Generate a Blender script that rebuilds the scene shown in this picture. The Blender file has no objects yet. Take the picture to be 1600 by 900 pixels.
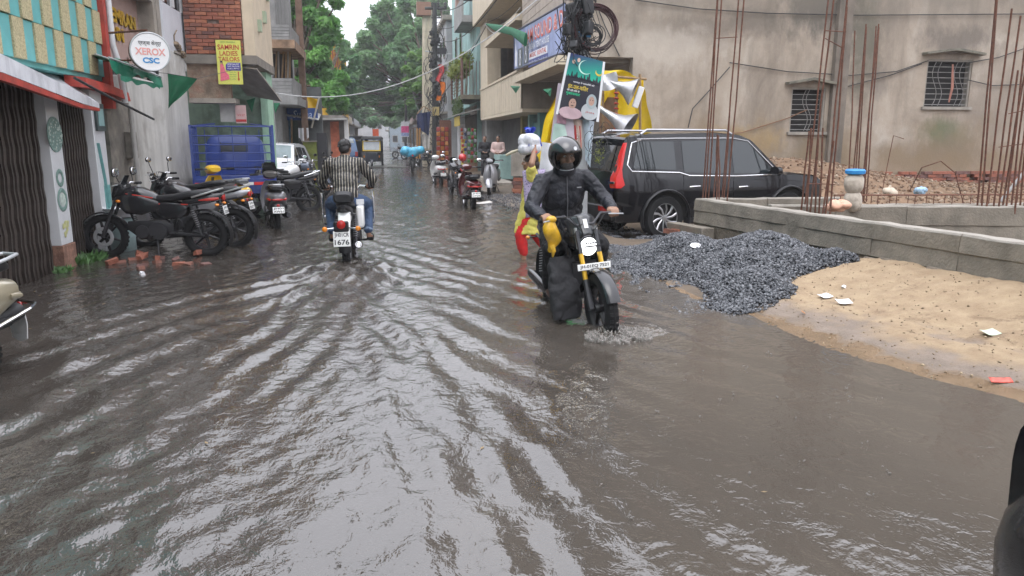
import bpy, bmesh, math, random
import numpy as np
from mathutils import Matrix, Vector
R = math.radians
random.seed(11)
rng = np.random.default_rng(11)
sc = bpy.context.scene
COL = sc.collection
PI = math.pi

# ------------------------------------------------------------------ camera, sky, sun, exposure
cam = bpy.data.cameras.new("camera")
cam.lens = 26.0
cam.sensor_width = 36
cam.clip_end = 2000
cam_ob = bpy.data.objects.new("camera", cam)
COL.objects.link(cam_ob)
cam_ob.location = (0, 0, 1.6)
cam_ob.rotation_euler = (R(90 - 11.358), 0, R(-9.635))
sc.camera = cam_ob

world = bpy.data.worlds.new("World")
sc.world = world
world.use_nodes = True
_n = world.node_tree.nodes
_l = world.node_tree.links
_bg = _n["Background"]
_sky = _n.new("ShaderNodeTexSky")
_sky.sky_type = 'NISHITA'
_sky.sun_disc = False
_sky.sun_elevation = R(62)
_sky.sun_rotation = R(200)
_sky.dust_density = 4
_hs = _n.new("ShaderNodeHueSaturation")
_hs.inputs["Saturation"].default_value = 0.25
_mx = _n.new("ShaderNodeMix")
_mx.data_type = 'RGBA'
_mx.inputs[0].default_value = 0.72
_mx.inputs[7].default_value = (18.0, 18.3, 20.0, 1)
_l.new(_sky.outputs[0], _hs.inputs["Color"])
_l.new(_hs.outputs[0], _mx.inputs[6])
_l.new(_mx.outputs[2], _bg.inputs[0])
_bg.inputs[1].default_value = 0.1
_tcw = _n.new("ShaderNodeTexCoord")
_sz = _n.new("ShaderNodeSeparateXYZ")
_l.new(_tcw.outputs["Generated"], _sz.inputs[0])
_mr = _n.new("ShaderNodeMapRange")      # overcast sky: the zenith is about three times as bright as the horizon
_mr.inputs[3].default_value, _mr.inputs[4].default_value = .6, 2.0
_l.new(_sz.outputs[2], _mr.inputs[0])
_ml = _n.new("ShaderNodeVectorMath")
_ml.operation = 'SCALE'
_l.new(_mx.outputs[2], _ml.inputs[0])
_l.new(_mr.outputs[0], _ml.inputs["Scale"])
_l.new(_ml.outputs[0], _bg.inputs[0])
sun = bpy.data.lights.new("sun", 'SUN')
sun.energy = 0.6
sun.angle = R(40)
sun.color = (1, 0.97, 0.92)
sun_ob = bpy.data.objects.new("sun", sun)
COL.objects.link(sun_ob)
sun_ob.rotation_euler = (R(28), 0, R(-20))
sun_ob.location = (0, 0, 40)
sc.view_settings.view_transform = 'Standard'
sc.view_settings.look = 'None'
sc.view_settings.exposure = 0.38
sc.view_settings.gamma = 1
sc.render.engine = 'CYCLES'
sc.cycles.use_denoising = True
sc.cycles.max_bounces = 8
sc.cycles.diffuse_bounces = 3
sc.cycles.glossy_bounces = 4
sc.cycles.transparent_max_bounces = 12
sc.cycles.volume_bounces = 0

# ------------------------------------------------------------------ materials
MATS = {}

def _new(name):
 m = bpy.data.materials.new(name)
 m.use_nodes = True
 nt = m.node_tree
 return m, nt, nt.nodes, nt.links, nt.nodes["Principled BSDF"]

def mixc(nt, fac, a, b):
 x = nt.nodes.new("ShaderNodeMix")
 x.data_type = 'RGBA'
 for sock, v in ((0, fac), (6, a), (7, b)):
  if hasattr(v, "links") or hasattr(v, "is_linked"):
   nt.links.new(v, x.inputs[sock])
  elif sock == 0:
   x.inputs[0].default_value = v
  else:
   x.inputs[sock].default_value = (v[0], v[1], v[2], 1)
 return x.outputs[2]

def noise(nt, vec, scale, detail=3, rough=.55, stretch=None, dist=0):
 if stretch:
  mp = nt.nodes.new("ShaderNodeMapping")
  mp.inputs["Scale"].default_value = stretch
  nt.links.new(vec, mp.inputs[0])
  vec = mp.outputs[0]
 n = nt.nodes.new("ShaderNodeTexNoise")
 n.inputs["Scale"].default_value = scale
 n.inputs["Detail"].default_value = detail
 n.inputs["Roughness"].default_value = rough
 n.inputs["Distortion"].default_value = dist
 nt.links.new(vec, n.inputs["Vector"])
 return n.outputs["Fac"]

def ramp(nt, val, lo, hi, a=0., b=1.):
 r = nt.nodes.new("ShaderNodeMapRange")
 r.inputs[1].default_value = lo
 r.inputs[2].default_value = hi
 r.inputs[3].default_value = a
 r.inputs[4].default_value = b
 nt.links.new(val, r.inputs[0])
 return r.outputs[0]

def mat(name, col, rough=.55, metal=0., var=.14, vs=5., bump=.0, bs=60., coat=0., spec=.5, dirt=None, streak=None, emit=None):
 """dirt = (colour, amount 0..1, scale); streak = (colour, amount, scale) runs downwards."""
 if name in MATS:
  return MATS[name]
 m, nt, N, L, P = _new(name)
 tc = N.new("ShaderNodeTexCoord").outputs["Object"]
 a = [c * (1 - var) for c in col]
 b = [min(1, c * (1 + var)) for c in col]
 c = mixc(nt, ramp(nt, noise(nt, tc, vs, 4), .3, .7), a, b)
 if dirt:
  f = ramp(nt, noise(nt, tc, dirt[2], 6, .62, None, .4), .62 - .3 * dirt[1], .80 - .25 * dirt[1], 0, min(1, dirt[1] * 1.3))
  c = mixc(nt, f, c, dirt[0])
 if streak:
  f = ramp(nt, noise(nt, tc, streak[2], 5, .6, (1, 1, .12)), .60 - .25 * streak[1], .82 - .2 * streak[1], 0, min(1, streak[1] * 1.2))
  c = mixc(nt, f, c, streak[0])
 L.new(c, P.inputs["Base Color"])
 P.inputs["Roughness"].default_value = rough
 P.inputs["Metallic"].default_value = metal
 P.inputs["Specular IOR Level"].default_value = spec
 P.inputs["Coat Weight"].default_value = coat
 P.inputs["Coat Roughness"].default_value = .06
 if bump:
  bp = N.new("ShaderNodeBump")
  bp.inputs["Strength"].default_value = min(1, bump)
  bp.inputs["Distance"].default_value = .02
  L.new(noise(nt, tc, bs, 5, .6), bp.inputs["Height"])
  L.new(bp.outputs[0], P.inputs["Normal"])
 if emit:
  P.inputs["Emission Color"].default_value = (*emit[0], 1)
  P.inputs["Emission Strength"].default_value = emit[1]
 MATS[name] = m
 return m

def glass_mat(name, tint, rough=.02, see=.5):
 if name in MATS:
  return MATS[name]
 m, nt, N, L, P = _new(name)
 P.inputs["Base Color"].default_value = (*tint, 1)
 P.inputs["Roughness"].default_value = rough
 P.inputs["IOR"].default_value = 1.5
 if see:
  t = N.new("ShaderNodeBsdfTransparent")
  t.inputs[0].default_value = (.85, .88, .9, 1)
  x = N.new("ShaderNodeMixShader")
  x.inputs[0].default_value = see
  L.new(P.outputs[0], x.inputs[1])
  L.new(t.outputs[0], x.inputs[2])
  L.new(x.outputs[0], N["Material Output"].inputs[0])
 MATS[name] = m
 return m

# ------------------------------------------------------------------ mesh builder
WM = {}      # world matrix of every object made here

class MB:
 def __init__(s):
  s.v, s.f, s.mi, s.M, s.m = [], [], [], None, 0

 def add(s, vs, fs):
  b = len(s.v)
  if s.M is not None:
   vs = [s.M @ Vector(v) for v in vs]
  s.v.extend([(v[0], v[1], v[2]) for v in vs])
  s.f.extend([tuple(b + i for i in f) for f in fs])
  s.mi.extend([s.m] * len(fs))
  return s

 def box(s, c, d, rz=0., rx=0., ry=0., j=0.):
  h = [x / 2 for x in d]
  vs = [Vector((sx * h[0], sy * h[1], sz * h[2])) for sz in (-1, 1) for sy in (-1, 1) for sx in (-1, 1)]
  if j:
   vs = [v + Vector((random.uniform(-j, j), random.uniform(-j, j), random.uniform(-j, j))) for v in vs]
  if rx or ry or rz:
   M = Matrix.Rotation(rz, 3, 'Z') @ Matrix.Rotation(ry, 3, 'Y') @ Matrix.Rotation(rx, 3, 'X')
   vs = [M @ v for v in vs]
  c = Vector(c)
  return s.add([v + c for v in vs], [(0, 2, 3, 1), (4, 5, 7, 6), (0, 1, 5, 4), (2, 6, 7, 3), (0, 4, 6, 2), (1, 3, 7, 5)])

 def bx(s, x0, x1, y0, y1, z0, z1):
  return s.box(((x0 + x1) / 2, (y0 + y1) / 2, (z0 + z1) / 2), (abs(x1 - x0), abs(y1 - y0), abs(z1 - z0)))

 def loft(s, rings, cap=True, closed=True):
  n = len(rings[0])
  vs = [p for r in rings for p in r]
  fs = []
  for i in range(len(rings) - 1):
   for k in range(n if closed else n - 1):
    k2 = (k + 1) % n
    fs.append((i * n + k, i * n + k2, (i + 1) * n + k2, (i + 1) * n + k))
  if cap and closed:
   fs.append(tuple(range(n - 1, -1, -1)))
   fs.append(tuple((len(rings) - 1) * n + k for k in range(n)))
  return s.add(vs, fs)

 def tube(s, pts, r, n=8, flat=1., cap=True, up=None):
  pts = [Vector(p) for p in pts]
  rs = r if isinstance(r, (list, tuple)) else [r] * len(pts)
  rings = []
  ref = Vector(up) if up else None
  for i, p in enumerate(pts):
   t = (pts[min(i + 1, len(pts) - 1)] - pts[max(i - 1, 0)]).normalized()
   if ref is None or abs(ref.dot(t)) > .98:
    ref = Vector((0, 0, 1)) if abs(t.z) < .9 else Vector((1, 0, 0))
   u = (ref - t * ref.dot(t)).normalized()
   w = t.cross(u)
   if not up:
    ref = u
   rings.append([p + u * (rs[i] * math.cos(2 * PI * k / n)) + w * (rs[i] * flat * math.sin(2 * PI * k / n)) for k in range(n)])
  return s.loft(rings, cap)

 def ring(s, c, u, w, a, b, e=2., n=16):
  c, u, w = Vector(c), Vector(u), Vector(w)
  out = []
  for k in range(n):
   t = 2 * PI * k / n
   co, si = math.cos(t), math.sin(t)
   out.append(c + u * (a * math.copysign(abs(co) ** (2 / e), co)) + w * (b * math.copysign(abs(si) ** (2 / e), si)))
  return out

 def lofty(s, st, n=16, e=2.6, cap=True):
  """stations (y, z, half width, half height[, x[, e]]) with rings in the XZ plane"""
  return s.loft([s.ring((t[4] if len(t) > 4 else 0, t[0], t[1]), (1, 0, 0), (0, 0, 1), t[2], t[3], t[5] if len(t) > 5 else e, n) for t in st], cap)

 def loftz(s, st, n=16, e=2.6, cap=True):
  """stations (z, x, y, half x, half y[, e])"""
  return s.loft([s.ring((t[1], t[2], t[0]), (1, 0, 0), (0, 1, 0), t[3], t[4], t[5] if len(t) > 5 else e, n) for t in st], cap)

 def ell(s, c, r, n=12, m=8, e=2., rot=None):
  rings = []
  c = Vector(c)
  for i in range(1, m):
   a = -PI / 2 + PI * i / m
   ca, sa = math.cos(a) ** (2 / e), math.copysign(abs(math.sin(a)) ** (2 / e), math.sin(a))
   rg = s.ring((0, 0, sa * r[2]), (1, 0, 0), (0, 1, 0), r[0] * ca, r[1] * ca, e, n)
   rings.append([c + ((rot @ p) if rot else p) for p in rg])
  return s.loft(rings)

 def lathe(s, prof, c=(0, 0, 0), ax=(0, 0, 1), n=20, cap=True):
  """prof = [(radius, distance along the axis)]"""
  ax = Vector(ax).normalized()
  u = ax.orthogonal().normalized()
  w = ax.cross(u)
  c = Vector(c)
  return s.loft([[c + ax * h + u * (r * math.cos(2 * PI * k / n)) + w * (r * math.sin(2 * PI * k / n)) for k in range(n)] for r, h in prof], cap)

 def torus(s, c, ax, Rr, a, b, n=28, m=8):
  ax = Vector(ax).normalized()
  u = ax.orthogonal().normalized()
  w = ax.cross(u)
  c = Vector(c)
  vs, fs = [], []
  for i in range(n):
   d = u * math.cos(2 * PI * i / n) + w * math.sin(2 * PI * i / n)
   for k in range(m):
    t = 2 * PI * k / m
    vs.append(c + d * (Rr + a * math.cos(t)) + ax * (b * math.sin(t)))
  for i in range(n):
   for k in range(m):
    i2, k2 = (i + 1) % n, (k + 1) % m
    fs.append((i * m + k, i2 * m + k, i2 * m + k2, i * m + k2))
  return s.add(vs, fs)

 def grid(s, fn, nu, nv):
  vs = [fn(i / nu, j / nv) for j in range(nv + 1) for i in range(nu + 1)]
  w = nu + 1
  return s.add(vs, [(j * w + i, j * w + i + 1, (j + 1) * w + i + 1, (j + 1) * w + i) for j in range(nv) for i in range(nu)])

 def prism(s, pts, vec):
  pts = [Vector(p) for p in pts]
  vec = Vector(vec)
  n = len(pts)
  return s.add(pts + [p + vec for p in pts], [tuple(range(n - 1, -1, -1)), tuple(range(n, 2 * n))] + [(i, (i + 1) % n, n + (i + 1) % n, n + i) for i in range(n)])

 def arc(s, c, R0, R1, w, a0, a1, n=14, x=0.):
  """a curved strip (mudguard) round the X axis through c; angles from +Y towards +Z"""
  rings = []
  for i in range(n + 1):
   a = a0 + (a1 - a0) * i / n
   co, si = math.cos(a), math.sin(a)
   q = []
   for (rr, ww) in ((R1, -.5), (R1 + .018, -.3), (R1 + .022, 0), (R1 + .018, .3), (R1, .5), (R0 + .008, .3), (R0 + .012, 0), (R0 + .008, -.3)):
    q.append((c[0] + ww * w, c[1] + rr * co, c[2] + rr * si))
   rings.append(q)
  return s.loft(rings)

 def mesh(s, name, mats, smooth=True, ang=38, off=None):
  me = bpy.data.meshes.new(name)
  v = s.v
  if off is not None:
   v = [off @ Vector(p) for p in v]
  me.from_pydata([tuple(p) for p in v], [], s.f)
  for m in (mats if isinstance(mats, (list, tuple)) else [mats]):
   me.materials.append(m)
  if isinstance(mats, (list, tuple)) and len(mats) > 1:
   me.polygons.foreach_set("material_index", s.mi)
  if smooth:
   me.polygons.foreach_set("use_smooth", [True] * len(s.f))
   me.set_sharp_from_angle(angle=R(ang))
  me.validate()
  me.update()
  return me

 def build(s, name, mats, parent=None, world=False, smooth=True, bevel=0, ang=38):
  """one mesh object; world=True: the shape is given in world coordinates"""
  if parent is None:
   xs = np.array(s.v)
   base = Vector((float((xs[:, 0].min() + xs[:, 0].max()) / 2), float((xs[:, 1].min() + xs[:, 1].max()) / 2), float(xs[:, 2].min())))
   off = Matrix.Translation(-base)
   o = bpy.data.objects.new(name, s.mesh(name, mats, smooth, ang, off))
   o.location = base
   WM[o.name] = Matrix.Translation(base)
  else:
   off = WM[parent.name].inverted() if world else None
   o = bpy.data.objects.new(name, s.mesh(name, mats, smooth, ang, off))
   o.parent = parent
   WM[o.name] = WM[parent.name].copy()
  COL.objects.link(o)
  if bevel:
   b = o.modifiers.new("bevel", 'BEVEL')
   b.width = bevel
   b.segments = 2
   b.limit_method = 'ANGLE'
   b.angle_limit = R(35)
  return o

def tag(o, label=None, cat=None, group=None, kind=None):
 for k, v in (("label", label), ("category", cat), ("group", group), ("kind", kind)):
  if v:
   o[k] = v
 return o

def thing(name, label, cat, loc=(0, 0, 0), rz=0., group=None):
 o = bpy.data.objects.new(name, None)
 o.empty_display_size = .2
 COL.objects.link(o)
 o.location = loc
 o.rotation_euler = (0, 0, rz)
 WM[o.name] = Matrix.Translation(Vector(loc)) @ Matrix.Rotation(rz, 4, 'Z')
 return tag(o, label, cat, group)

def piece(me, name, parent, world_m=None):
 """a part that shares mesh data, placed by a world matrix"""
 o = bpy.data.objects.new(name, me)
 COL.objects.link(o)
 if parent is not None:
  o.parent = parent
  if world_m is not None:
   o.matrix_basis = WM[parent.name].inverted() @ world_m
  WM[o.name] = WM[parent.name] @ o.matrix_basis
 else:
  o.matrix_basis = world_m
  WM[o.name] = world_m.copy()
 return o

def copy_tree(o, parent=None, loc=None, rz=None):
 kids = [c for c in o.children]
 c = o.copy()
 COL.objects.link(c)
 if parent is not None:
  c.parent = parent
 if loc is not None:
  c.location = loc
 if rz is not None:
  c.rotation_euler = (0, 0, rz)
 for k in kids:
  copy_tree(k, c)
 return c

def text(body, c, right, up, w, h, m, parent, name="lettering", bold=0., shear=0., world=False, font=None, thick=.0):
 """lettering fitted into a w x h box centred on c"""
 cu = bpy.data.curves.new("t", 'FONT')
 cu.body = body
 cu.resolution_u = 3
 cu.offset = bold
 cu.shear = shear
 cu.align_x = 'CENTER'
 ob = bpy.data.objects.new("t", cu)
 me0 = ob.to_mesh()
 n = len(me0.vertices)
 co = np.empty(n * 3)
 me0.vertices.foreach_get("co", co)
 co = co.reshape(-1, 3)
 fs = [tuple(p.vertices) for p in me0.polygons]
 ob.to_mesh_clear()
 bpy.data.objects.remove(ob)
 bpy.data.curves.remove(cu)
 if n == 0:
  return None
 lo, hi = co.min(0), co.max(0)
 sp = np.maximum(hi - lo, 1e-6)
 q = (co - lo) / sp - .5
 r, u, c = Vector(right).normalized(), Vector(up).normalized(), Vector(c)
 nrm = r.cross(u)
 mb = MB()
 mb.add([c + r * (a[0] * w) + u * (a[1] * h) + nrm * .0 for a in q], fs)
 if thick:
  mb.add([c + r * (a[0] * w) + u * (a[1] * h) - nrm * thick for a in q], [f[::-1] for f in fs])
  for k in (.25, .5, .75):
   mb.add([c + r * (a[0] * w) + u * (a[1] * h) - nrm * thick * k for a in q], fs)
 return mb.build(name, m, parent, world=world, smooth=False)

def at(px, py, d):
 """the point at photograph pixel (px, py) and distance d along the view axis: used to lay the place out from image pixel positions"""
 p, y = R(11.358), R(9.635)
 a, b = (px - 800) / 1155 * d, (450 - py) / 1155 * d
 v = (a, d * math.cos(p) + b * math.sin(p), -d * math.sin(p) + b * math.cos(p))
 return Vector((math.cos(y) * v[0] + math.sin(y) * v[1], -math.sin(y) * v[0] + math.cos(y) * v[1], 1.6 + v[2]))

def gz(px, py, z=0.):
 v = at(px, py, 1.) - Vector((0, 0, 1.6))
 return Vector((0, 0, 1.6)) + v * ((z - 1.6) / v.z)

def on_x(px, py, x):
 v = at(px, py, 1.) - Vector((0, 0, 1.6))
 return Vector((0, 0, 1.6)) + v * (x / v.x)

def on_y(px, py, y):
 v = at(px, py, 1.) - Vector((0, 0, 1.6))
 return Vector((0, 0, 1.6)) + v * (y / v.y)

def sstep(a, b, x):
 t = np.clip((x - a) / (b - a), 0, 1)
 return t * t * (3 - 2 * t)

# common materials
M_rubber = mat("rubber", (.014, .014, .015), .75, spec=.25, bump=.2, bs=90)
M_black = mat("black_plastic", (.014, .014, .016), .45, spec=.35)
M_gloss = mat("black_gloss_paint", (.012, .012, .014), .22, coat=.3, var=.05)
M_chrome = mat("chrome", (.75, .75, .76), .15, 1, var=.05)
M_alu = mat("aluminium", (.5, .5, .52), .38, .9)
M_dark = mat("dark_metal", (.06, .06, .065), .45, .7)
M_white = mat("white_paint", (.75, .75, .74), .3, coat=.4, var=.05)
M_red = mat("red_lens", (.36, .012, .010), .18, coat=.5, var=.1)
M_amber = mat("amber_lens", (.7, .22, .01), .2, coat=.4)
M_plate = mat("number_plate", (.78, .78, .76), .4, var=.06)
M_ink = mat("black_ink", (.015, .015, .02), .6)
M_seat = mat("seat_vinyl", (.016, .016, .018), .42, spec=.35, bump=.12, bs=160)
M_mirror = mat("mirror_glass", (.8, .82, .85), .05, 1, var=.02)
M_wire = mat("cable_black", (.02, .02, .022), .6)
M_glassd = glass_mat("dark_glass", (.012, .014, .016), .03, 0)
M_concrete = mat("concrete", (.30, .27, .23), .85, var=.2, vs=3, bump=.5, bs=45, dirt=((.13, .12, .10), .5, 1.6), streak=((.12, .11, .10), .35, 3))
M_wood = mat("bamboo_wood", (.25, .16, .08), .7, var=.25, vs=12, bump=.2)
M_steel = mat("galvanised_steel", (.45, .46, .47), .5, .6)
M_rust = mat("rusty_steel", (.13, .055, .035), .85, .2, var=.35, vs=20, bump=.4, bs=120)
M_green = mat("green_cloth", (.01, .12, .055), .75, bump=.1)
M_shadeblack = mat("dark_interior", (.03, .028, .026), .9, var=.4, vs=2)  # near-black colour stands in for the shade of unlit interiors
# ------------------------------------------------------------------ ground, water, sand
_SY = [-60, -5, 1, 2.6, 3.73, 4.34, 5.16, 6.29, 7.4, 8.6, 9.6, 10.8, 17.3, 20, 22.7, 28.4, 38.5, 60, 400]
_SX = [7.5, 6.5, 5.3, 4.6, 3.85, 3.56, 3.34, 3.24, 3.0, 3.03, 3.06, 3.25, 3.0, 2.75, 3.0, 2.9, 2.8, 2.8, 2.8]

def shore(y):
 return np.interp(y, _SY, _SX)

def vnoise(x, y, f, seed=0, octs=3):
 """smooth value noise on arrays"""
 out = np.zeros_like(x, dtype=float)
 amp, tot = 1., 0.
 for o in range(octs):
  r = np.random.default_rng(seed * 17 + o)
  T = r.random((256, 256))
  xx, yy = x * f, y * f
  xi, yi = np.floor(xx).astype(int), np.floor(yy).astype(int)
  u, v = xx - xi, yy - yi
  u, v = u * u * (3 - 2 * u), v * v * (3 - 2 * v)
  a = T[xi % 256, yi % 256]
  b = T[(xi + 1) % 256, yi % 256]
  c = T[xi % 256, (yi + 1) % 256]
  d = T[(xi + 1) % 256, (yi + 1) % 256]
  out += amp * ((a * (1 - u) + b * u) * (1 - v) + (c * (1 - u) + d * u) * v - .5) * 2
  tot += amp
  amp *= .5
  f *= 2.03
 return out / tot

def sheet(name, xs, ys, fn, m, smooth=True):
 X, Y = np.meshgrid(xs, ys)
 Z = fn(X, Y)
 nx, ny = len(xs), len(ys)
 v = np.stack([X, Y, Z], -1).reshape(-1, 3)
 i, j = np.meshgrid(np.arange(nx - 1), np.arange(ny - 1))
 q = (j * nx + i).ravel()
 f = np.stack([q, q + 1, q + nx + 1, q + nx], -1)
 me = bpy.data.meshes.new(name)
 me.vertices.add(len(v))
 me.vertices.foreach_set("co", v.astype(np.float32).ravel())
 me.loops.add(f.size)
 me.loops.foreach_set("vertex_index", f.astype(np.int32).ravel())
 me.polygons.add(len(f))
 me.polygons.foreach_set("loop_start", np.arange(0, f.size, 4, dtype=np.int32))
 me.polygons.foreach_set("use_smooth", np.full(len(f), smooth))
 me.update(calc_edges=True)
 me.materials.append(m)
 o = bpy.data.objects.new(name, me)
 COL.objects.link(o)
 WM[o.name] = Matrix.Identity(4)
 return o

def ground_z(X, Y):
 s = shore(Y)
 h = -.15 + .19 * sstep(s - .5, s + .3, X)
 pit = sstep(3.6, 4.0, X) * sstep(11.2, 12., Y) * (1 - sstep(17., 18., Y)) * (1 - sstep(9.5, 11, X))
 h = h * (1 - pit) - .11 * pit
 near = sstep(3.2, 4.2, X) * (1 - sstep(8, 9, Y))
 h = h - .12 * near
 h += .012 * vnoise(X, Y, .8, 3)
 fl = (1 - sstep(-4.3, -4.0, X)) * .2
 return h + fl

def graded(a, b, d0, g):
 out, d = [a], d0
 while out[-1] < b:
  out.append(out[-1] + d)
  d *= g
 return out

_gx = np.array(sorted(set([-160, -90, -50, -25, -12, -8] + list(np.arange(-6, 12.01, .2)) + [14, 18, 25, 40, 70, 110, 160])))
_gy = np.array(sorted(set([-45, -25, -10] + list(np.arange(-4, 30, .25)) + list(graded(30, 330, .5, 1.12)))))
M_ground = mat("wet_earth", (.12, .09, .062), .5, var=.25, vs=2, bump=.5, bs=30, dirt=((.07, .055, .04), .5, 1.2))
tag(sheet("ground", _gx, _gy, ground_z, M_ground), kind="structure")

# the water: wakes of the two riders, wind ripples and raindrop rings, as real relief
_wy = np.array(list(np.arange(-3., 1.4, .12)) + list(np.arange(1.4, 7., .02)) + list(np.arange(7., 9.5, .03)) + list(graded(9.5, 44, .036, 1.014)))
_wx = np.array(list(np.arange(-4.05, 3.6, .022)) + list(np.arange(3.6, 9., .12)))

def wake(X, Y, sx, sy, ang, lam, amp, seed, n=4, back=-1, decay=7., side=None):
 """diverging wave trains left behind by something moving along the street"""
 dy = (sy - Y) * (-back)
 wx = X - sx + .22 * vnoise(X, Y, .55, seed, 2) + .05 * vnoise(X, Y, 2.1, seed + 5, 2)
 out = np.zeros_like(X)
 t = np.clip(dy, 0.02, None)
 edge = t * math.tan(ang) + .12
 for sgn in (-1, 1):
  if side and sgn != side:
   continue
  d = wx * sgn
  ph = (edge - d) / lam
  win = sstep(-.5, .15, ph) * (1 - sstep(n * .55, n, ph))
  mod = .65 + .5 * vnoise(X, Y, .9, seed + 9 + sgn, 2)
  out += amp * np.cos(2 * PI * ph) * win * mod
 return out * sstep(0, .8, dy) * np.exp(-np.clip(dy, 0, None) / decay)

def water_z(X, Y):
 h = np.zeros_like(X)
 h += wake(X, Y, -.5, 10.2, R(31), .52, .030, 1, 3, decay=9)
 h += wake(X, Y, -.5, 10.2, R(19), .40, .020, 2, 4, decay=10)
 h += wake(X, Y, -.5, 10.2, R(9.5), .30, .013, 3, 4, decay=12)
 h += wake(X, Y, 1.8, 5.9, R(24), .34, .022, 4, 4, back=1, decay=6)
 # trains running out to the side walls
 for k, (lam, a, dirx, diry) in enumerate(((.34, .0042, .92, .39), (.27, .0034, -.85, .52), (.46, .0045, .97, -.2))):
  w = vnoise(X, Y, .35, 30 + k, 2)
  h += a * np.cos(2 * PI * ((X * dirx + Y * diry) / lam + 1.6 * vnoise(X, Y, .5, 40 + k, 2))) * np.clip(.5 + w, 0, 1.2)
 # chop
 fade = 1 / (1 + np.clip(Y - 25, 0, None) * .03) * (1 + .5 * sstep(9, 14, Y))
 h += .0085 * vnoise(X, Y * .75, 2.6, 51, 2) * fade
 h += .0062 * (.7 - np.abs(vnoise(X * 1.3, Y * .8, 5., 52, 2))) * fade
 h += .0030 * vnoise(X * 1.2, Y * .8, 13., 53, 2) * fade
 calm = 1 - .78 * sstep(.5, 2.2, X + .18 * (Y - 3)) * (1 - sstep(6.5, 8.5, Y))
 h *= calm
 # rain rings
 r = np.random.default_rng(5)
 xs, ys = X[0], Y[:, 0]
 for _ in range(420):
  cx, cy = r.uniform(-4, 4.5), r.uniform(1.6, 11) ** 1.0
  rad, a = r.uniform(.03, .16), r.uniform(.0012, .0032)
  i0, i1 = np.searchsorted(xs, [cx - rad - .1, cx + rad + .1])
  j0, j1 = np.searchsorted(ys, [cy - rad - .1, cy + rad + .1])
  if i1 - i0 < 3 or j1 - j0 < 3:
   continue
  d = np.hypot(X[j0:j1, i0:i1] - cx, Y[j0:j1, i0:i1] - cy)
  h[j0:j1, i0:i1] += a * np.cos((d - rad) * 2 * PI / .055) * np.exp(-((d - rad) / .04) ** 2)
 # bow wave and hollow round the wheels
 for cx, cy, a, s in ((1.81, 5.72, .05, .16), (1.66, 5.95, .02, .2), (2.0, 5.95, .02, .22), (-.5, 10.0, .035, .2), (-.68, 9.7, .02, .25), (-.3, 9.7, .02, .25), (1.69, 7.0, .03, .2)):
  d2 = (X - cx) ** 2 + (Y - cy) ** 2
  h += a * np.exp(-d2 / s ** 2) * (1 + .8 * vnoise(X, Y, 9, 77, 2))
 return np.where(X > shore(Y) + .35, -.4, h)

mw, nt, N, L, P = _new("flood_water")
_tc = N.new("ShaderNodeTexCoord").outputs["Object"]
_c = mixc(nt, ramp(nt, noise(nt, _tc, .55, 4), .35, .65), (.040, .034, .029), (.056, .048, .041))
_sp = N.new("ShaderNodeSeparateXYZ")
L.new(_tc, _sp.inputs[0])
_xn = N.new("ShaderNodeMath")
_xn.operation = 'ADD'
L.new(_sp.outputs[0], _xn.inputs[0])
L.new(ramp(nt, noise(nt, _tc, .5, 4), .25, .75, -.9, .9), _xn.inputs[1])
_sandside = ramp(nt, _xn.outputs[0], .2, 2.6)       # mask: paler brown base and weaker ripples towards the sand heap
_c = mixc(nt, _sandside, _c, (.086, .072, .058))
L.new(_c, P.inputs["Base Color"])
P.inputs["Roughness"].default_value = .02
P.inputs["IOR"].default_value = 1.75
P.inputs["Specular IOR Level"].default_value = .6
_b1 = N.new("ShaderNodeBump")
L.new(ramp(nt, _sandside, 0, 1, .6, .15), _b1.inputs["Strength"])
_b1.inputs["Distance"].default_value = .022
L.new(noise(nt, _tc, 9, 4, .6, (1, .8, 1), .3), _b1.inputs["Height"])
_b2 = N.new("ShaderNodeBump")
L.new(ramp(nt, _sandside, 0, 1, .28, .08), _b2.inputs["Strength"])
_b2.inputs["Distance"].default_value = .005
L.new(noise(nt, _tc, 34, 3, .6), _b2.inputs["Height"])
L.new(_b1.outputs[0], _b2.inputs["Normal"])
L.new(_b2.outputs[0], P.inputs["Normal"])
M_water = mw
tag(sheet("water", _wx, _wy, water_z, mw), kind="structure")

# wet road beyond the flooded stretch
mr, nt, N, L, P = _new("wet_road")
_tc = N.new("ShaderNodeTexCoord").outputs["Object"]
_wet = ramp(nt, noise(nt, _tc, .35, 4, .6, (1, .35, 1)), .42, .6)
L.new(mixc(nt, _wet, (.085, .078, .07), (.045, .042, .04)), P.inputs["Base Color"])
_rr = N.new("ShaderNodeMapRange")
_rr.inputs[3].default_value, _rr.inputs[4].default_value = .32, .07
L.new(_wet, _rr.inputs[0])
L.new(_rr.outputs[0], P.inputs["Roughness"])
_b1 = N.new("ShaderNodeBump")
_b1.inputs["Strength"].default_value = .25
_b1.inputs["Distance"].default_value = .01
L.new(noise(nt, _tc, 5, 4, .6, (1, .4, 1)), _b1.inputs["Height"])
L.new(_b1.outputs[0], P.inputs["Normal"])
tag(sheet("road", np.array([-4.2, -2.5, 0, 2, 3.6]), np.array([43.8, 60, 90, 140, 320.]), lambda X, Y: 0 * X + .02, mr), kind="structure")

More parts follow.
